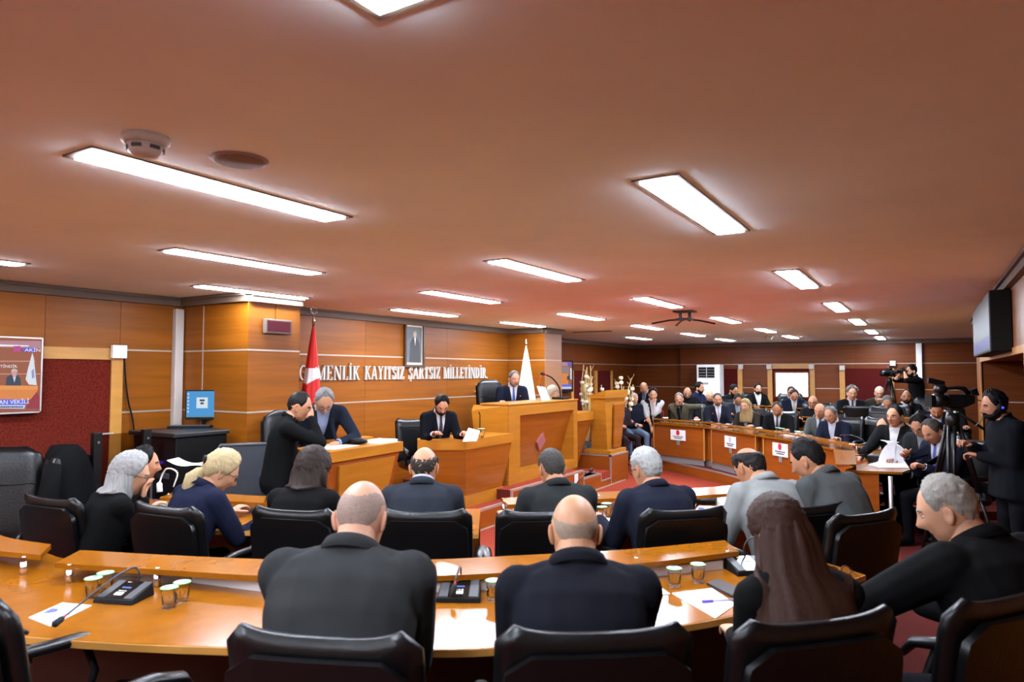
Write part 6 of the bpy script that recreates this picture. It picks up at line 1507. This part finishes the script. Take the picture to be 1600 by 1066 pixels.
fs = [(j * 13 + i, j * 13 + i + 1, (j + 1) * 13 + i + 1, (j + 1) * 13 + i) for j in range(6) for i in range(12)]
cp.add(vs, fs); cp.add([v - up_ * .004 for v in vs], fs)
tag(cp.build('paper_sheaf', PAPER, None, True), 'curled sheaf of white paper beside the blonde woman', 'paper')

# ------------------------------------------------------------------ plants behind the tall lectern
def dried_plant(px, d, label, n, hgt, seed, blossom, spread):
    q = atD(px, 640, d); q[2] = P1 * 0 + .0; rr = random.Random(seed); b0 = np.array([q[0], q[1], 0.0])
    t = thing('dried_branches', label, 'plant', b0)
    MB().lathe([(0, 0), (.16, 0), (.2, .3), (.17, .62), (.14, .62), (.14, .58), (0, .58)], b0, 18).build('pot', mat('pot_dark', (60, 46, 40), .5), t, True)
    for k in range(n):
        a = rr.uniform(0, 2 * PI); s_ = rr.uniform(.2, 1) * spread; h_ = hgt * rr.uniform(.72, 1.0); e = np.array([math.cos(a) * s_, math.sin(a) * s_, 0])
        path = [b0 + e * .2 + up_ * .5, b0 + e * .45 + up_ * (.5 + (h_ - .5) * .4), b0 + e * .8 + np.array([rr.uniform(-.05, .05), rr.uniform(-.05, .05), .5 + (h_ - .5) * .75]), b0 + e + up_ * h_]
        m = MB().tube(catmull(path, 3), [.016] * 5 + [.011] * 5, 5)
        for i in range(3):
            p_ = path[1] + (path[3] - path[1]) * rr.uniform(.2, .95); v = np.array([rr.uniform(-1, 1), rr.uniform(-1, 1), rr.uniform(.6, 1.6)]); v *= .16 / np.linalg.norm(v); m.tube([p_, p_ + v], [.006, .003], 4)
        s = m.build('branch', TWIG, t, True)
        for i in range(blossom):
            p_ = path[2] + (path[3] - path[2]) * rr.uniform(-.4, 1); o = MB()
            for w in range(4):
                aa = w * PI / 2 + rr.uniform(0, 1); o.ell(p_ + np.array([math.cos(aa) * .022, math.sin(aa) * .022, .01]), (.024, .024, .034), 7, 5)
            o.build('blossom', BLOSSOM, s, True)
dried_plant(917, 13.2, 'tall bundle of dried branches left of the tall lectern', 22, 2.12, 3, 1, .22)
dried_plant(968, 13.6, 'dried branches with cream blossoms behind the tall lectern', 9, 2.05, 9, 3, .38)

# ------------------------------------------------------------------ desk things, nearest row
def mic_unit(c, ang, label, neck, base_z=TZ, sc=1.0):
    t = thing('conference_microphone', label, 'microphone', (*c[:2], base_z), ang, 'conference microphone units')
    b = MB().hexa([(-.10, -.075, .0), (.10, -.075, .0), (.09, .075, .0), (-.09, .075, .0), (-.095, -.07, .022), (.095, -.07, .022), (.085, .07, .058), (-.085, .07, .058)]); b.build('body', BLACKP, t, world=False, bevel=.004)
    tilt = math.atan2(.036, .14); n = np.array([0, -math.sin(tilt), math.cos(tilt)]); v = np.array([0, math.cos(tilt), math.sin(tilt)]); x = np.array([1., 0, 0]); o = np.array([0, 0, .0405])
    MB().obox(o + n * .001, x * .045, v * .068, n * .001).build('face_plate', mat('gloss_black', (8, 8, 9), .15), t, world=False)
    for s_ in (-1, 1): MB().obox(o + n * .001 + x * s_ * .066, x * .019, v * .066, n * .0012).build('speaker_grille', DGREY, t, world=False)
    MB().obox(o + n * .0025 + v * .012, x * .022, v * .005, n * .0006).build('display', sm('mic', (70, 130, 230), .9), t, world=False)
    for k in (-1, 0, 1): MB().obox(o + n * .0025 - v * .014 + x * .014 * k, x * .005, v * .003, n * .0008).build('button', OFFW, t, world=False)
    MB().obox(o + n * .0025 - v * .036, x * .019, v * .011, n * .001).build('button', WHITE, t, world=False)
    MB().obox(o + n * .0025 + v * .055 - x * .02, x * .010, v * .002, n * .0006).build('label_print', OFFW, t, world=False)
    pth = catmull([np.array(p, float) for p in neck], 5)
    g = MB().tube(pth, .0042, 8); g.build('gooseneck', mat('gooseneck', (50, 50, 54), .35, .6), t, True, world=False)
    e = pth[-1]; d = (pth[-1] - pth[-2]); d /= np.linalg.norm(d)
    MB().tube([e - d * .012, e], .0055, 8).build('light_ring', emis('mic_red', (230, 40, 30), 1.0), t, True, world=False)
    MB().tube([e, e + d * .012, e + d * .045, e + d * .052], [.008, .013, .013, .007], 10).build('mic_head', noise_col(mat('foam_black', (10, 10, 10), .9), amount=.3, nscale=200), t, True, world=False)
    return t
c = at(195, 936, TZ); ang = math.radians(20)
e1 = at(98, 966, TZ + .06) - np.array([*c[:2], TZ]); Ri = np.linalg.inv(Rz(ang)); L1 = Ri @ e1
mic_unit(c, ang, 'conference microphone with a long gooseneck leaning left over the leaflet', [(0.02, .055, .055), (.02, .06, .10), (.0, .04, .125), (L1[0] * .35, L1[1] * .35 + .02, .115), (L1[0] * .8, L1[1] * .8, .075), tuple(L1)])
c = at(718, 934, TZ); mic_unit(c, math.radians(30), 'conference microphone between the bald man and the man in navy', [(0, .055, .055), (0, .06, .10), (0, .03, .125), (-.01, -.03, .105), (-.015, -.06, .075)])
c = at(1168, 893, TZ); mic_unit(c, math.radians(44), 'conference microphone half hidden by the long-haired woman', [(0.02, .055, .055), (.02, .06, .11), (.05, .05, .15), (.09, .02, .15), (.12, 0, .12)])
def cup(c, label, lid=(GREEN, BLUE), z=TZ, s=1.0, group='lidded water cups'):
    t = thing('water_cup', label, 'cup', (*c[:2], z), random.uniform(0, 6), group)
    MB().lathe([(0, .001), (.025 * s, .001), (.027 * s, .012 * s), (.0285 * s, .03 * s), (.0315 * s, .080 * s), (.0335 * s, .084 * s), (.031 * s, .084 * s), (.029 * s, .078 * s), (.026 * s, .02 * s), (0, .012 * s)], n=20).build('cup', GLASSM, t, True, world=False)
    for k in range(10):
        a = k * 2 * PI / 10; d = np.array([math.cos(a), math.sin(a), 0]); MB().tube([d * .0262 * s + up_ * .01, d * .0295 * s + up_ * .055 * s], .0022 * s, 5).build('rib', GLASSM, t, True, world=False)
    l = MB().lathe([(0, .0845 * s), (.036 * s, .0845 * s), (.036 * s, .0875 * s), (0, .0885 * s)], n=20).build('lid', WHITE, t, True, world=False)
    MB().lathe([(.0335 * s, .0880 * s), (.0364 * s, .0850 * s), (.0364 * s, .0872 * s), (.0335 * s, .0889 * s)], n=20, caps=False).build('lid_print', lid[0], l, True, world=False)
    MB().box((.0, -.012 * s, .0886 * s), (.024 * s, .012 * s, .0892 * s)).build('lid_print', lid[1], l, world=False)
    return t
for px, py, lab in ((145, 934, 'lidded water cup left of the long-necked microphone, nearer one'), (164, 925, 'lidded water cup left of the long-necked microphone, farther one'), (264, 950, 'lidded water cup right of the long-necked microphone, nearer one'),
                    (284, 941, 'lidded water cup right of the long-necked microphone, farther one'), (771, 938, 'lidded water cup beside the left elbow of the man in navy'),
                    (1054, 917, 'left one of two water cups in front of the woman with long hair'), (1091, 910, 'right one of two water cups in front of the woman with long hair')): cup(at(px, py, TZ), lab)
def leaflet(pts, label, name='leaflet', deco=True, z=TZ):
    P_ = [at(px, py, z) for px, py in pts]; t = thing(name, label, 'paper', (*(sum(P_) / 4)[:2], z))
    MB().prism([p[:2] for p in P_], z + .0005, z + .003).build('sheet', PAPER, t)
    if deco:
        L = lambda u, v: P_[0] * (1 - u) * (1 - v) + P_[1] * u * (1 - v) + P_[2] * u * v + P_[3] * (1 - u) * v
        for nm, uv, m in (('printed_block', [(.30, .12), (.62, .05), (.66, .3), (.5, .42), (.38, .3)], INKBLUE), ('printed_wave', [(.02, .5), (.4, .45), (.7, .6), (.5, .75), (.05, .8)], INKPALE), ('printed_block', [(.1, .82), (.5, .78), (.52, .92), (.12, .95)], INKBLUE)):
            MB().prism([L(*q)[:2] for q in uv], z + .003, z + .0034).build(nm, m, t)
    return t
leaflet([(45, 966), (97, 943), (143, 947), (78, 979)], 'blue and white printed leaflet at the left under the long microphone')
leaflet([(975, 908), (1016, 907), (1047, 929), (988, 935)], 'blue and white printed leaflet in front of the man in navy')
P_ = [(1050, 928), (1112, 920), (1150, 945), (1118, 967)]
leaflet(P_, 'blank white sheet with a purple pen on it', 'paper_sheet', False)
a, b = at(1097, 940, TZ + .01), at(1146, 937, TZ + .01)
t = thing('pen', 'purple capped pen lying on the white sheet', 'pen', (*a[:2], TZ + .003)); MB().tube([a, a + (b - a) * .34], .006, 8).build('cap', PURPLE, t, True); MB().tube([a + (b - a) * .3, b], .0045, 8).build('barrel', mat('pen_grey', (170, 170, 190), .4), t, True)
q = [at(px, py, TZ) for px, py in ((1104, 915), (1122, 909), (1160, 925), (1150, 938))]; tag(MB().prism([p[:2] for p in q], TZ + .001, TZ + .014).build('phone_wallet', mat('dark_wallet', (38, 28, 26), .5)), 'dark brown phone wallet beside the white sheet', 'wallet')
# spectacles
c = at(1312, 893, TZ + .02); t = thing('spectacles', 'amber-lensed folded spectacles lying on the desk at the right', 'spectacles', (*c[:2], TZ))
ex_ = np.array([.75, .66, 0]); ez_ = np.array([-.25, .3, .92]); ez_ /= np.linalg.norm(ez_)
for s_ in (-1, 1):
    o = c + ex_ * s_ * .034 + up_ * .004; ringp = [o + ex_ * .026 * math.cos(a) + ez_ * .021 * math.sin(a) for a in np.linspace(0, 2 * PI, 17)]
    MB().tube(ringp, .003, 6).build('rim', mat('tortoise', (60, 34, 20), .3), t, True); MB().add(ringp[:-1], [tuple(range(16))]).build('lens', AMBER, t)
    MB().tube([o + ex_ * s_ * .028, o + ex_ * s_ * .02 + np.array([.05, -.06, -.012])], .0025, 6).build('temple', mat('tortoise', (60, 34, 20), .3), t, True)
# middle row things
for px, py, lab in ((941, 812, 'water cup between the cropped man and the navy suit'), (948, 806, 'water cup behind the one beside the navy suit')): cup(at(px, py, TZ), lab)
leaflet([(900, 818), (926, 806), (960, 812), (932, 824)], 'printed leaflet beside the man in the navy suit in the middle row')
leaflet([(1085, 800), (1092, 790), (1122, 792), (1118, 804)], 'printed leaflet between the navy suit and the pale grey suit')
q = [at(px, py, TZ) for px, py in ((1088, 787), (1094, 780), (1120, 779), (1118, 787))]; tag(MB().prism([p[:2] for p in q], TZ + .001, TZ + .02).build('folder', mat('dark_folder', (40, 34, 34), .5)), 'dark folder on the middle desk beside the pale grey suit', 'folder')
mq = at(905, 800, TZ); mic_unit(mq, math.radians(40), 'middle row microphone whose round head shows beside the cropped man', [(0, .055, .055), (.0, .07, .12), (.0, .05, .2), (.05, .06, .25), (.1, .1, .27)])
for px, py, lab in ((262, 790, 'pale lidded box on the middle desk near the white charger'),): 
    q = at(px, py, TZ); tag(MB().rbox((q[0] - .06, q[1] - .04, TZ + .001), (q[0] + .06, q[1] + .04, TZ + .035), .006).build('card_box', noise_col(mat('mint_box', (180, 206, 196), .6), amount=.2, nscale=30)), lab, 'box')
a = at(345, 795, TZ); 
q = at(410, 795, TZ + .04); tag(MB().tube([q, q + np.array([.03, .02, .10])], [.005, .004], 8).build('pen', BLACKP, None, True), 'black pen held upright by the blonde woman', 'pen')
q = at(252, 765, TZ + .09); tag(MB().tube(catmull([q + np.array([-.02, 0, -.02]), q + np.array([-.02, 0, .06]), q + np.array([.03, .02, .16]), q + np.array([.11, .06, .13]), q + np.array([.08, .05, .02])], 5), [.022] * 5 + [.006] * 16, 8).build('charger_cable', WHITE, None, True), 'white plug and looped cable on the middle desk at the left', 'cable')

# ------------------------------------------------------------------ dais things
pzt = pz1 + .026
q = np.array([-5.10, 9.85, pzt]); t = thing('gooseneck_microphone', 'gooseneck microphone with a red ring in front of the speaker', 'microphone', q)
MB().rbox((q[0] - .1, q[1] - .12, pzt), (q[0] + .1, q[1] + .12, pzt + .04), .01).build('base', BLACKP, t)
MB().tube(catmull([q + up_ * .04, q + np.array([0, -.05, .2]), q + np.array([-.03, -.22, .34]), q + np.array([-.06, -.4, .40])], 5), .012, 8).build('gooseneck', BLACKP, t, True)
MB().tube([q + np.array([-.06, -.4, .40]), q + np.array([-.065, -.43, .405])], .022, 8).build('red_ring', emis('mic_red', (230, 40, 30), 1.0), t, True); MB().tube([q + np.array([-.065, -.43, .405]), q + np.array([-.075, -.50, .415])], .022, 10).build('mic_head', BLACKP, t, True)
a, b = at(1, 1, 5), None
q = np.array([-5.2, 10.0, pzt]); 
p5 = np.array([-5.12, 9.40, pzt]); vs = [p5 + np.array(v) for v in ((.0, -.14, .001), (.0, .12, .001), (-.10, .14, .20), (-.10, -.12, .22))]
tag(MB().add(vs + [v + np.array([.004, .002, 0]) for v in vs], [(0, 1, 2, 3), (7, 6, 5, 4), (0, 4, 5, 1), (1, 5, 6, 2), (2, 6, 7, 3), (3, 7, 4, 0)]).build('paper', PAPER), 'white papers propped up in front of the speaker at the podium', 'paper')
p6 = at(738, 690, sz1); vs = [p6 + np.array(v) for v in ((-.08, -.09, .001), (.02, .06, .001), (.02, .13, .12), (-.07, .02, .16))]
tag(MB().add(vs + [v + np.array([.004, -.003, 0]) for v in vs], [(0, 1, 2, 3), (7, 6, 5, 4), (0, 4, 5, 1), (1, 5, 6, 2), (2, 6, 7, 3), (3, 7, 4, 0)]).build('paper', PAPER), 'white sheet held up by the young bearded man', 'paper')
q = at(752, 684, sz1); cup(q, 'clear water glass on the side desk beside the podium', z=sz1 + .001, s=1.3)
q = np.array([-5.16, 7.62, sz1]); t = thing('gooseneck_microphone', 'thin gooseneck microphone on the side desk beside the podium', 'microphone', q)
MB().tube([q, q + up_ * .26, q + np.array([.02, -.06, .30])], .007, 6).build('gooseneck', BLACKP, t, True); MB().lathe([(0, 0), (.05, 0), (.04, .02), (0, .022)], q, 12).build('base', BLACKP, t, True)
# outlet on the dais riser
q = atX(900, 748, XD + .012); tag(MB().rbox((XD + .0125, q[1] - .06, q[2] - .07), (XD + .022, q[1] + .06, q[2] + .07), .004).build('socket_plate', mat('socket_white', (225, 222, 216), .4)), 'white socket plate on the riser below the podium', 'socket')

# ------------------------------------------------------------------ far desk papers, cups and microphones
rr = random.Random(11)
lab_p = ['papers in front of the man in the olive jacket', 'papers left of the lilac tie on the front desk', 'papers right of the lilac tie on the front desk', 'papers in front of the blonde woman', 'papers in front of the man with the black tie', 'papers under the hands of the bald man in light grey', 'papers in front of the grey-haired man in navy']
for (px, py), lab in zip(((1047, 656), (1088, 659), (1112, 663), (1142, 668), (1183, 672), (1240, 683), (1262, 687)), lab_p):
    c = at(px, py - 2.5, TZ); a = rr.uniform(-.4, .4) + .6; ux = np.array([math.cos(a), math.sin(a), 0]); uy = np.array([-ux[1], ux[0], 0])
    tag(MB().obox(c + up_ * .007, ux * .15, uy * .11, up_ * .005).build('paper_stack', PAPER), 'white ' + lab, 'paper', 'paper on the front desk')
for (px, py), lab in zip(((1216, 681), (1222, 682), (1246, 687), (1251, 688)), ('left cup of the pair right of the black tie', 'right cup of the pair right of the black tie', 'left cup near the hands of the navy suit', 'right cup near the hands of the navy suit')): cup(at(px, py - 2, TZ), 'clear water ' + lab + ' on the front desk', s=1.25)
for px, py, a, lab in ((1100, 660, 3.6, 'front desk microphone between the olive jacket and the lilac tie'), (1197, 672, 4.0, 'front desk microphone beside the man with the black tie'), (1345, 716, 4.4, 'front desk microphone in front of the heavy man')):
    mic_unit(at(px, py, TZ), a, lab, [(0, .055, .055), (0, .07, .14), (0, .02, .22), (-.02, -.12, .26), (-.03, -.2, .25)])
# papers leafed through by the man with the wristwatch
q0 = at(1385, 733, TZ); t = thing('document_sheaf', 'large fan of white documents leafed through at the end of the front desk', 'paper', (*q0[:2], TZ))
for k in range(5):
    c = at(1392 + 4 * k, 729 - 1.2 * k, TZ) + up_ * (.004 + .004 * k); a = .5 + .13 * k; ux = np.array([math.cos(a), math.sin(a), 0]); uy = np.array([-ux[1], ux[0], 0])
    MB().obox(c, ux * .18, uy * .13, up_ * .0015).build('sheet', PAPER, t)
for k in range(4):
    b0 = at(1386 + 5 * k, 726, TZ); vs = []
    for j in range(6):
        f = j / 5
        for i in range(2): vs.append(b0 + np.array([(-.09 + .18 * i) * (1 - .75 * f), .05 * i * (1 - f), .012]) + np.array([-.10 * f * (k - 1), .03 * k, 0]) * f + up_ * .24 * math.sin(f * 1.5) + np.array([.02 * k, 0, 0]))
    MB().add(vs, [(2 * j, 2 * j + 1, 2 * j + 3, 2 * j + 2) for j in range(5)]).build('sheet', PAPER, t, True)
q = at(1373, 723, TZ); tag(MB().rbox((q[0] - .11, q[1] - .07, TZ + .001), (q[0] + .11, q[1] + .07, TZ + .08), .012).build('desk_console', BLACKP), 'black desk console beside the fanned documents', 'console')

# empty chairs on the right
q = atD(1341, 650, 12.2); chair(EXEC, q[0], q[1], P2, 100, 'empty black chair facing away at the second desk', G_R)
q = atD(1342, 680, 10.1); chair(EXEC, q[0], q[1], P1, 220, 'empty black chair turned aside between the navy suit and the heavy man', G_R)
q = atD(1372, 655, 11.2); chair(EXEC, q[0], q[1], P2, 250, 'empty black chair behind the heavy man in black', G_R)
q = atD(1450, 640, 12.6); chair(EXEC, q[0], q[1], P3, 262, 'empty black chair below the photographer', G_R)

# ------------------------------------------------------------------ cameras
def tripod(label, c, z0, ztop, spread, ang, r=.016):
    t = thing('tripod', label, 'tripod', (c[0], c[1], z0))
    top = np.array([c[0], c[1], ztop])
    MB().lathe([(0, -.16), (.05, -.16), (.06, -.06), (.045, 0), (0, 0)], top, 12).build('head', BLACKM, t, True)
    MB().tube([top - up_ * .14, top - up_ * .55], .022, 8).build('centre_column', BLACKM, t, True)
    for k in range(3):
        a = ang + k * 2 * PI / 3; d = np.array([math.cos(a), math.sin(a), 0]); f = np.array([c[0], c[1], z0]) + d * spread; s_ = top + d * .05 - up_ * .12; m = s_ + (f - s_) * .5; w = np.array([-d[1], d[0], 0]) * .022
        l = MB(); l.tube([s_ + w, m + w], r, 7); l.tube([s_ - w, m - w], r, 7); l.tube([m, f + up_ * .02], r * .9, 7); l = l.build('leg', BLACKM, t, True)
        MB().lathe([(0, 0), (.03, 0), (.025, .04), (0, .05)], f, 8).build('foot', BLACKP, l, True); MB().obox(m, w * 1.6, d * .025, up_ * .03).build('leg_clamp', DGREY, l)
    return top
c = atD(1488, 640, 6.2); top = tripod('black tripod carrying the large video camera at the right', c, P1, atD(1488, 648, 6.2)[2] + .02, .36, .35, .016)
t = thing('video_camera', 'large black shoulder video camera on the tripod at the right', 'camera', top)
# local frame: lens points left in the picture and slightly away
lx = np.array([-.86, -.50, 0.0]); lx /= np.linalg.norm(lx); ly = np.array([-lx[1], lx[0], 0]); B_ = top + up_ * .085; CS = .69
def cam_l(a, b, z): return B_ + (lx * (a - .02) + ly * b + up_ * z) * CS
def bx_l(a0, a1, b0, b1, z0, z1, name, m, par=None):
    return MB().hexa([cam_l(a0, b0, z0), cam_l(a1, b0, z0), cam_l(a1, b1, z0), cam_l(a0, b1, z0), cam_l(a0, b0, z1), cam_l(a1, b0, z1), cam_l(a1, b1, z1), cam_l(a0, b1, z1)]).build(name, m, par or t, bevel=.008)
bx_l(-.12, .10, -.06, .06, -.06, .115, 'body', BLACKP)
MB().hexa([cam_l(-.24, -.055, .0), cam_l(-.12, -.055, -.055), cam_l(-.12, .055, -.055), cam_l(-.24, .055, .0), cam_l(-.25, -.055, .09), cam_l(-.12, -.055, .13), cam_l(-.12, .055, .13), cam_l(-.25, .055, .09)]).build('battery_end', BLACKP, t)
MB().tube([cam_l(.10, 0, .03), cam_l(.16, 0, .03), cam_l(.17, 0, .03), cam_l(.26, 0, .03)], [.055, .055, .062, .062], 18).build('lens_barrel', BLACKM, t, True)
MB().hexa([cam_l(.26, -.062, -.03), cam_l(.33, -.078, -.05), cam_l(.33, .078, -.05), cam_l(.26, .062, -.03), cam_l(.26, -.062, .09), cam_l(.33, -.078, .11), cam_l(.33, .078, .11), cam_l(.26, .062, .09)]).build('lens_hood', BLACKP, t)
MB().tube([cam_l(-.20, 0, .12), cam_l(-.14, 0, .19), cam_l(-.05, 0, .20), cam_l(.10, 0, .19), cam_l(.14, 0, .13), cam_l(.15, 0, .10)], [.022, .022, .016, .016, .015, .014], 8).build('carry_handle', BLACKP, t, True)
MB().tube([cam_l(.10, 0, .18), cam_l(.17, 0, .18), cam_l(.23, 0, .185)], [.03, .045, .035], 10).build('microphone', BLACKM, t, True)
MB().tube([cam_l(.13, 0, .2), cam_l(.12, 0, .24)], .015, 8).build('screen_arm', BLACKP, t, True)
vs = [(.10, .215), (.09, .285), (.30, .335), (.31, .265)]
MB().hexa([cam_l(a, b, z) for b in (-.06, -.02) for a, z in vs]).build('flip_screen', BLACKP, t)
MB().hexa([cam_l(-.24, -.03, .10), cam_l(-.32, -.03, .10), cam_l(-.32, .03, .10), cam_l(-.24, .03, .10), cam_l(-.22, -.03, .17), cam_l(-.29, -.03, .20), cam_l(-.29, .03, .20), cam_l(-.22, .03, .17)]).build('viewfinder', BLACKP, t)
bx_l(-.07, .07, -.05, .05, -.10, -.06, 'mount_plate', BLACKM)
MB().tube([cam_l(-.05, 0, -.12), cam_l(-.45, -.02, -.38), cam_l(-.52, -.02, -.42)], [.012, .012, .018], 8).build('pan_handle', BLACKM, t, True)
MB().tube([cam_l(.02, .05, -.10), cam_l(.02, .05, -.30)], .012, 6).build('white_lever', WHITE, t, True)
MB().tube(catmull([cam_l(-.28, 0, .05), cam_l(-.36, .03, .0), cam_l(-.33, .04, -.2), cam_l(-.25, .03, -.3)], 5), .005, 6).build('cable', mat('cable_olive', (120, 110, 60), .5), t, True)
# small camera on a tripod by the back wall
c = atD(1390, 600, 15.2); top = tripod('black tripod with a small camera by the back wall', c, P3, atD(1390, 590, 15.2)[2], .36, .9, .015)
def dslr(c, fx_, label, s=1.0):
    fx_ = np.array([*fx_[:2], 0]) / np.linalg.norm(fx_[:2]); sx = np.array([-fx_[1], fx_[0], 0]); t = thing('photo_camera', label, 'camera', c - up_ * .05)
    MB().obox(c, sx * .075 * s, fx_ * .035 * s, up_ * .05 * s).build('body', BLACKP, t, bevel=.006); MB().obox(c + up_ * .062 * s, sx * .03 * s, fx_ * .03 * s, up_ * .018 * s).build('prism_hump', BLACKP, t)
    MB().tube([c + fx_ * .03 * s, c + fx_ * .10 * s, c + fx_ * .17 * s], [.034 * s, .036 * s, .04 * s], 14).build('lens', BLACKM, t, True)
    MB().obox(c + up_ * .10 * s - fx_ * .01, sx * .02 * s, fx_ * .03 * s, up_ * .012 * s).build('hot_shoe_unit', DGREY, t)
dslr(top + up_ * .085, np.array([-.5, -.8]), 'small black camera on the tripod by the back wall', 1.5)
ph = [p for p in PEOPLE if p['label'].startswith('photographer')][0]
Rr = Rz(ph['face'] - PI / 2); hc = ph['root'] + Rr @ ph['HC']; hf = Rr @ ph['RH'][:, 1]
dslr(hc + hf * .175 + up_ * .01, hf, 'black camera held to the photographers face')
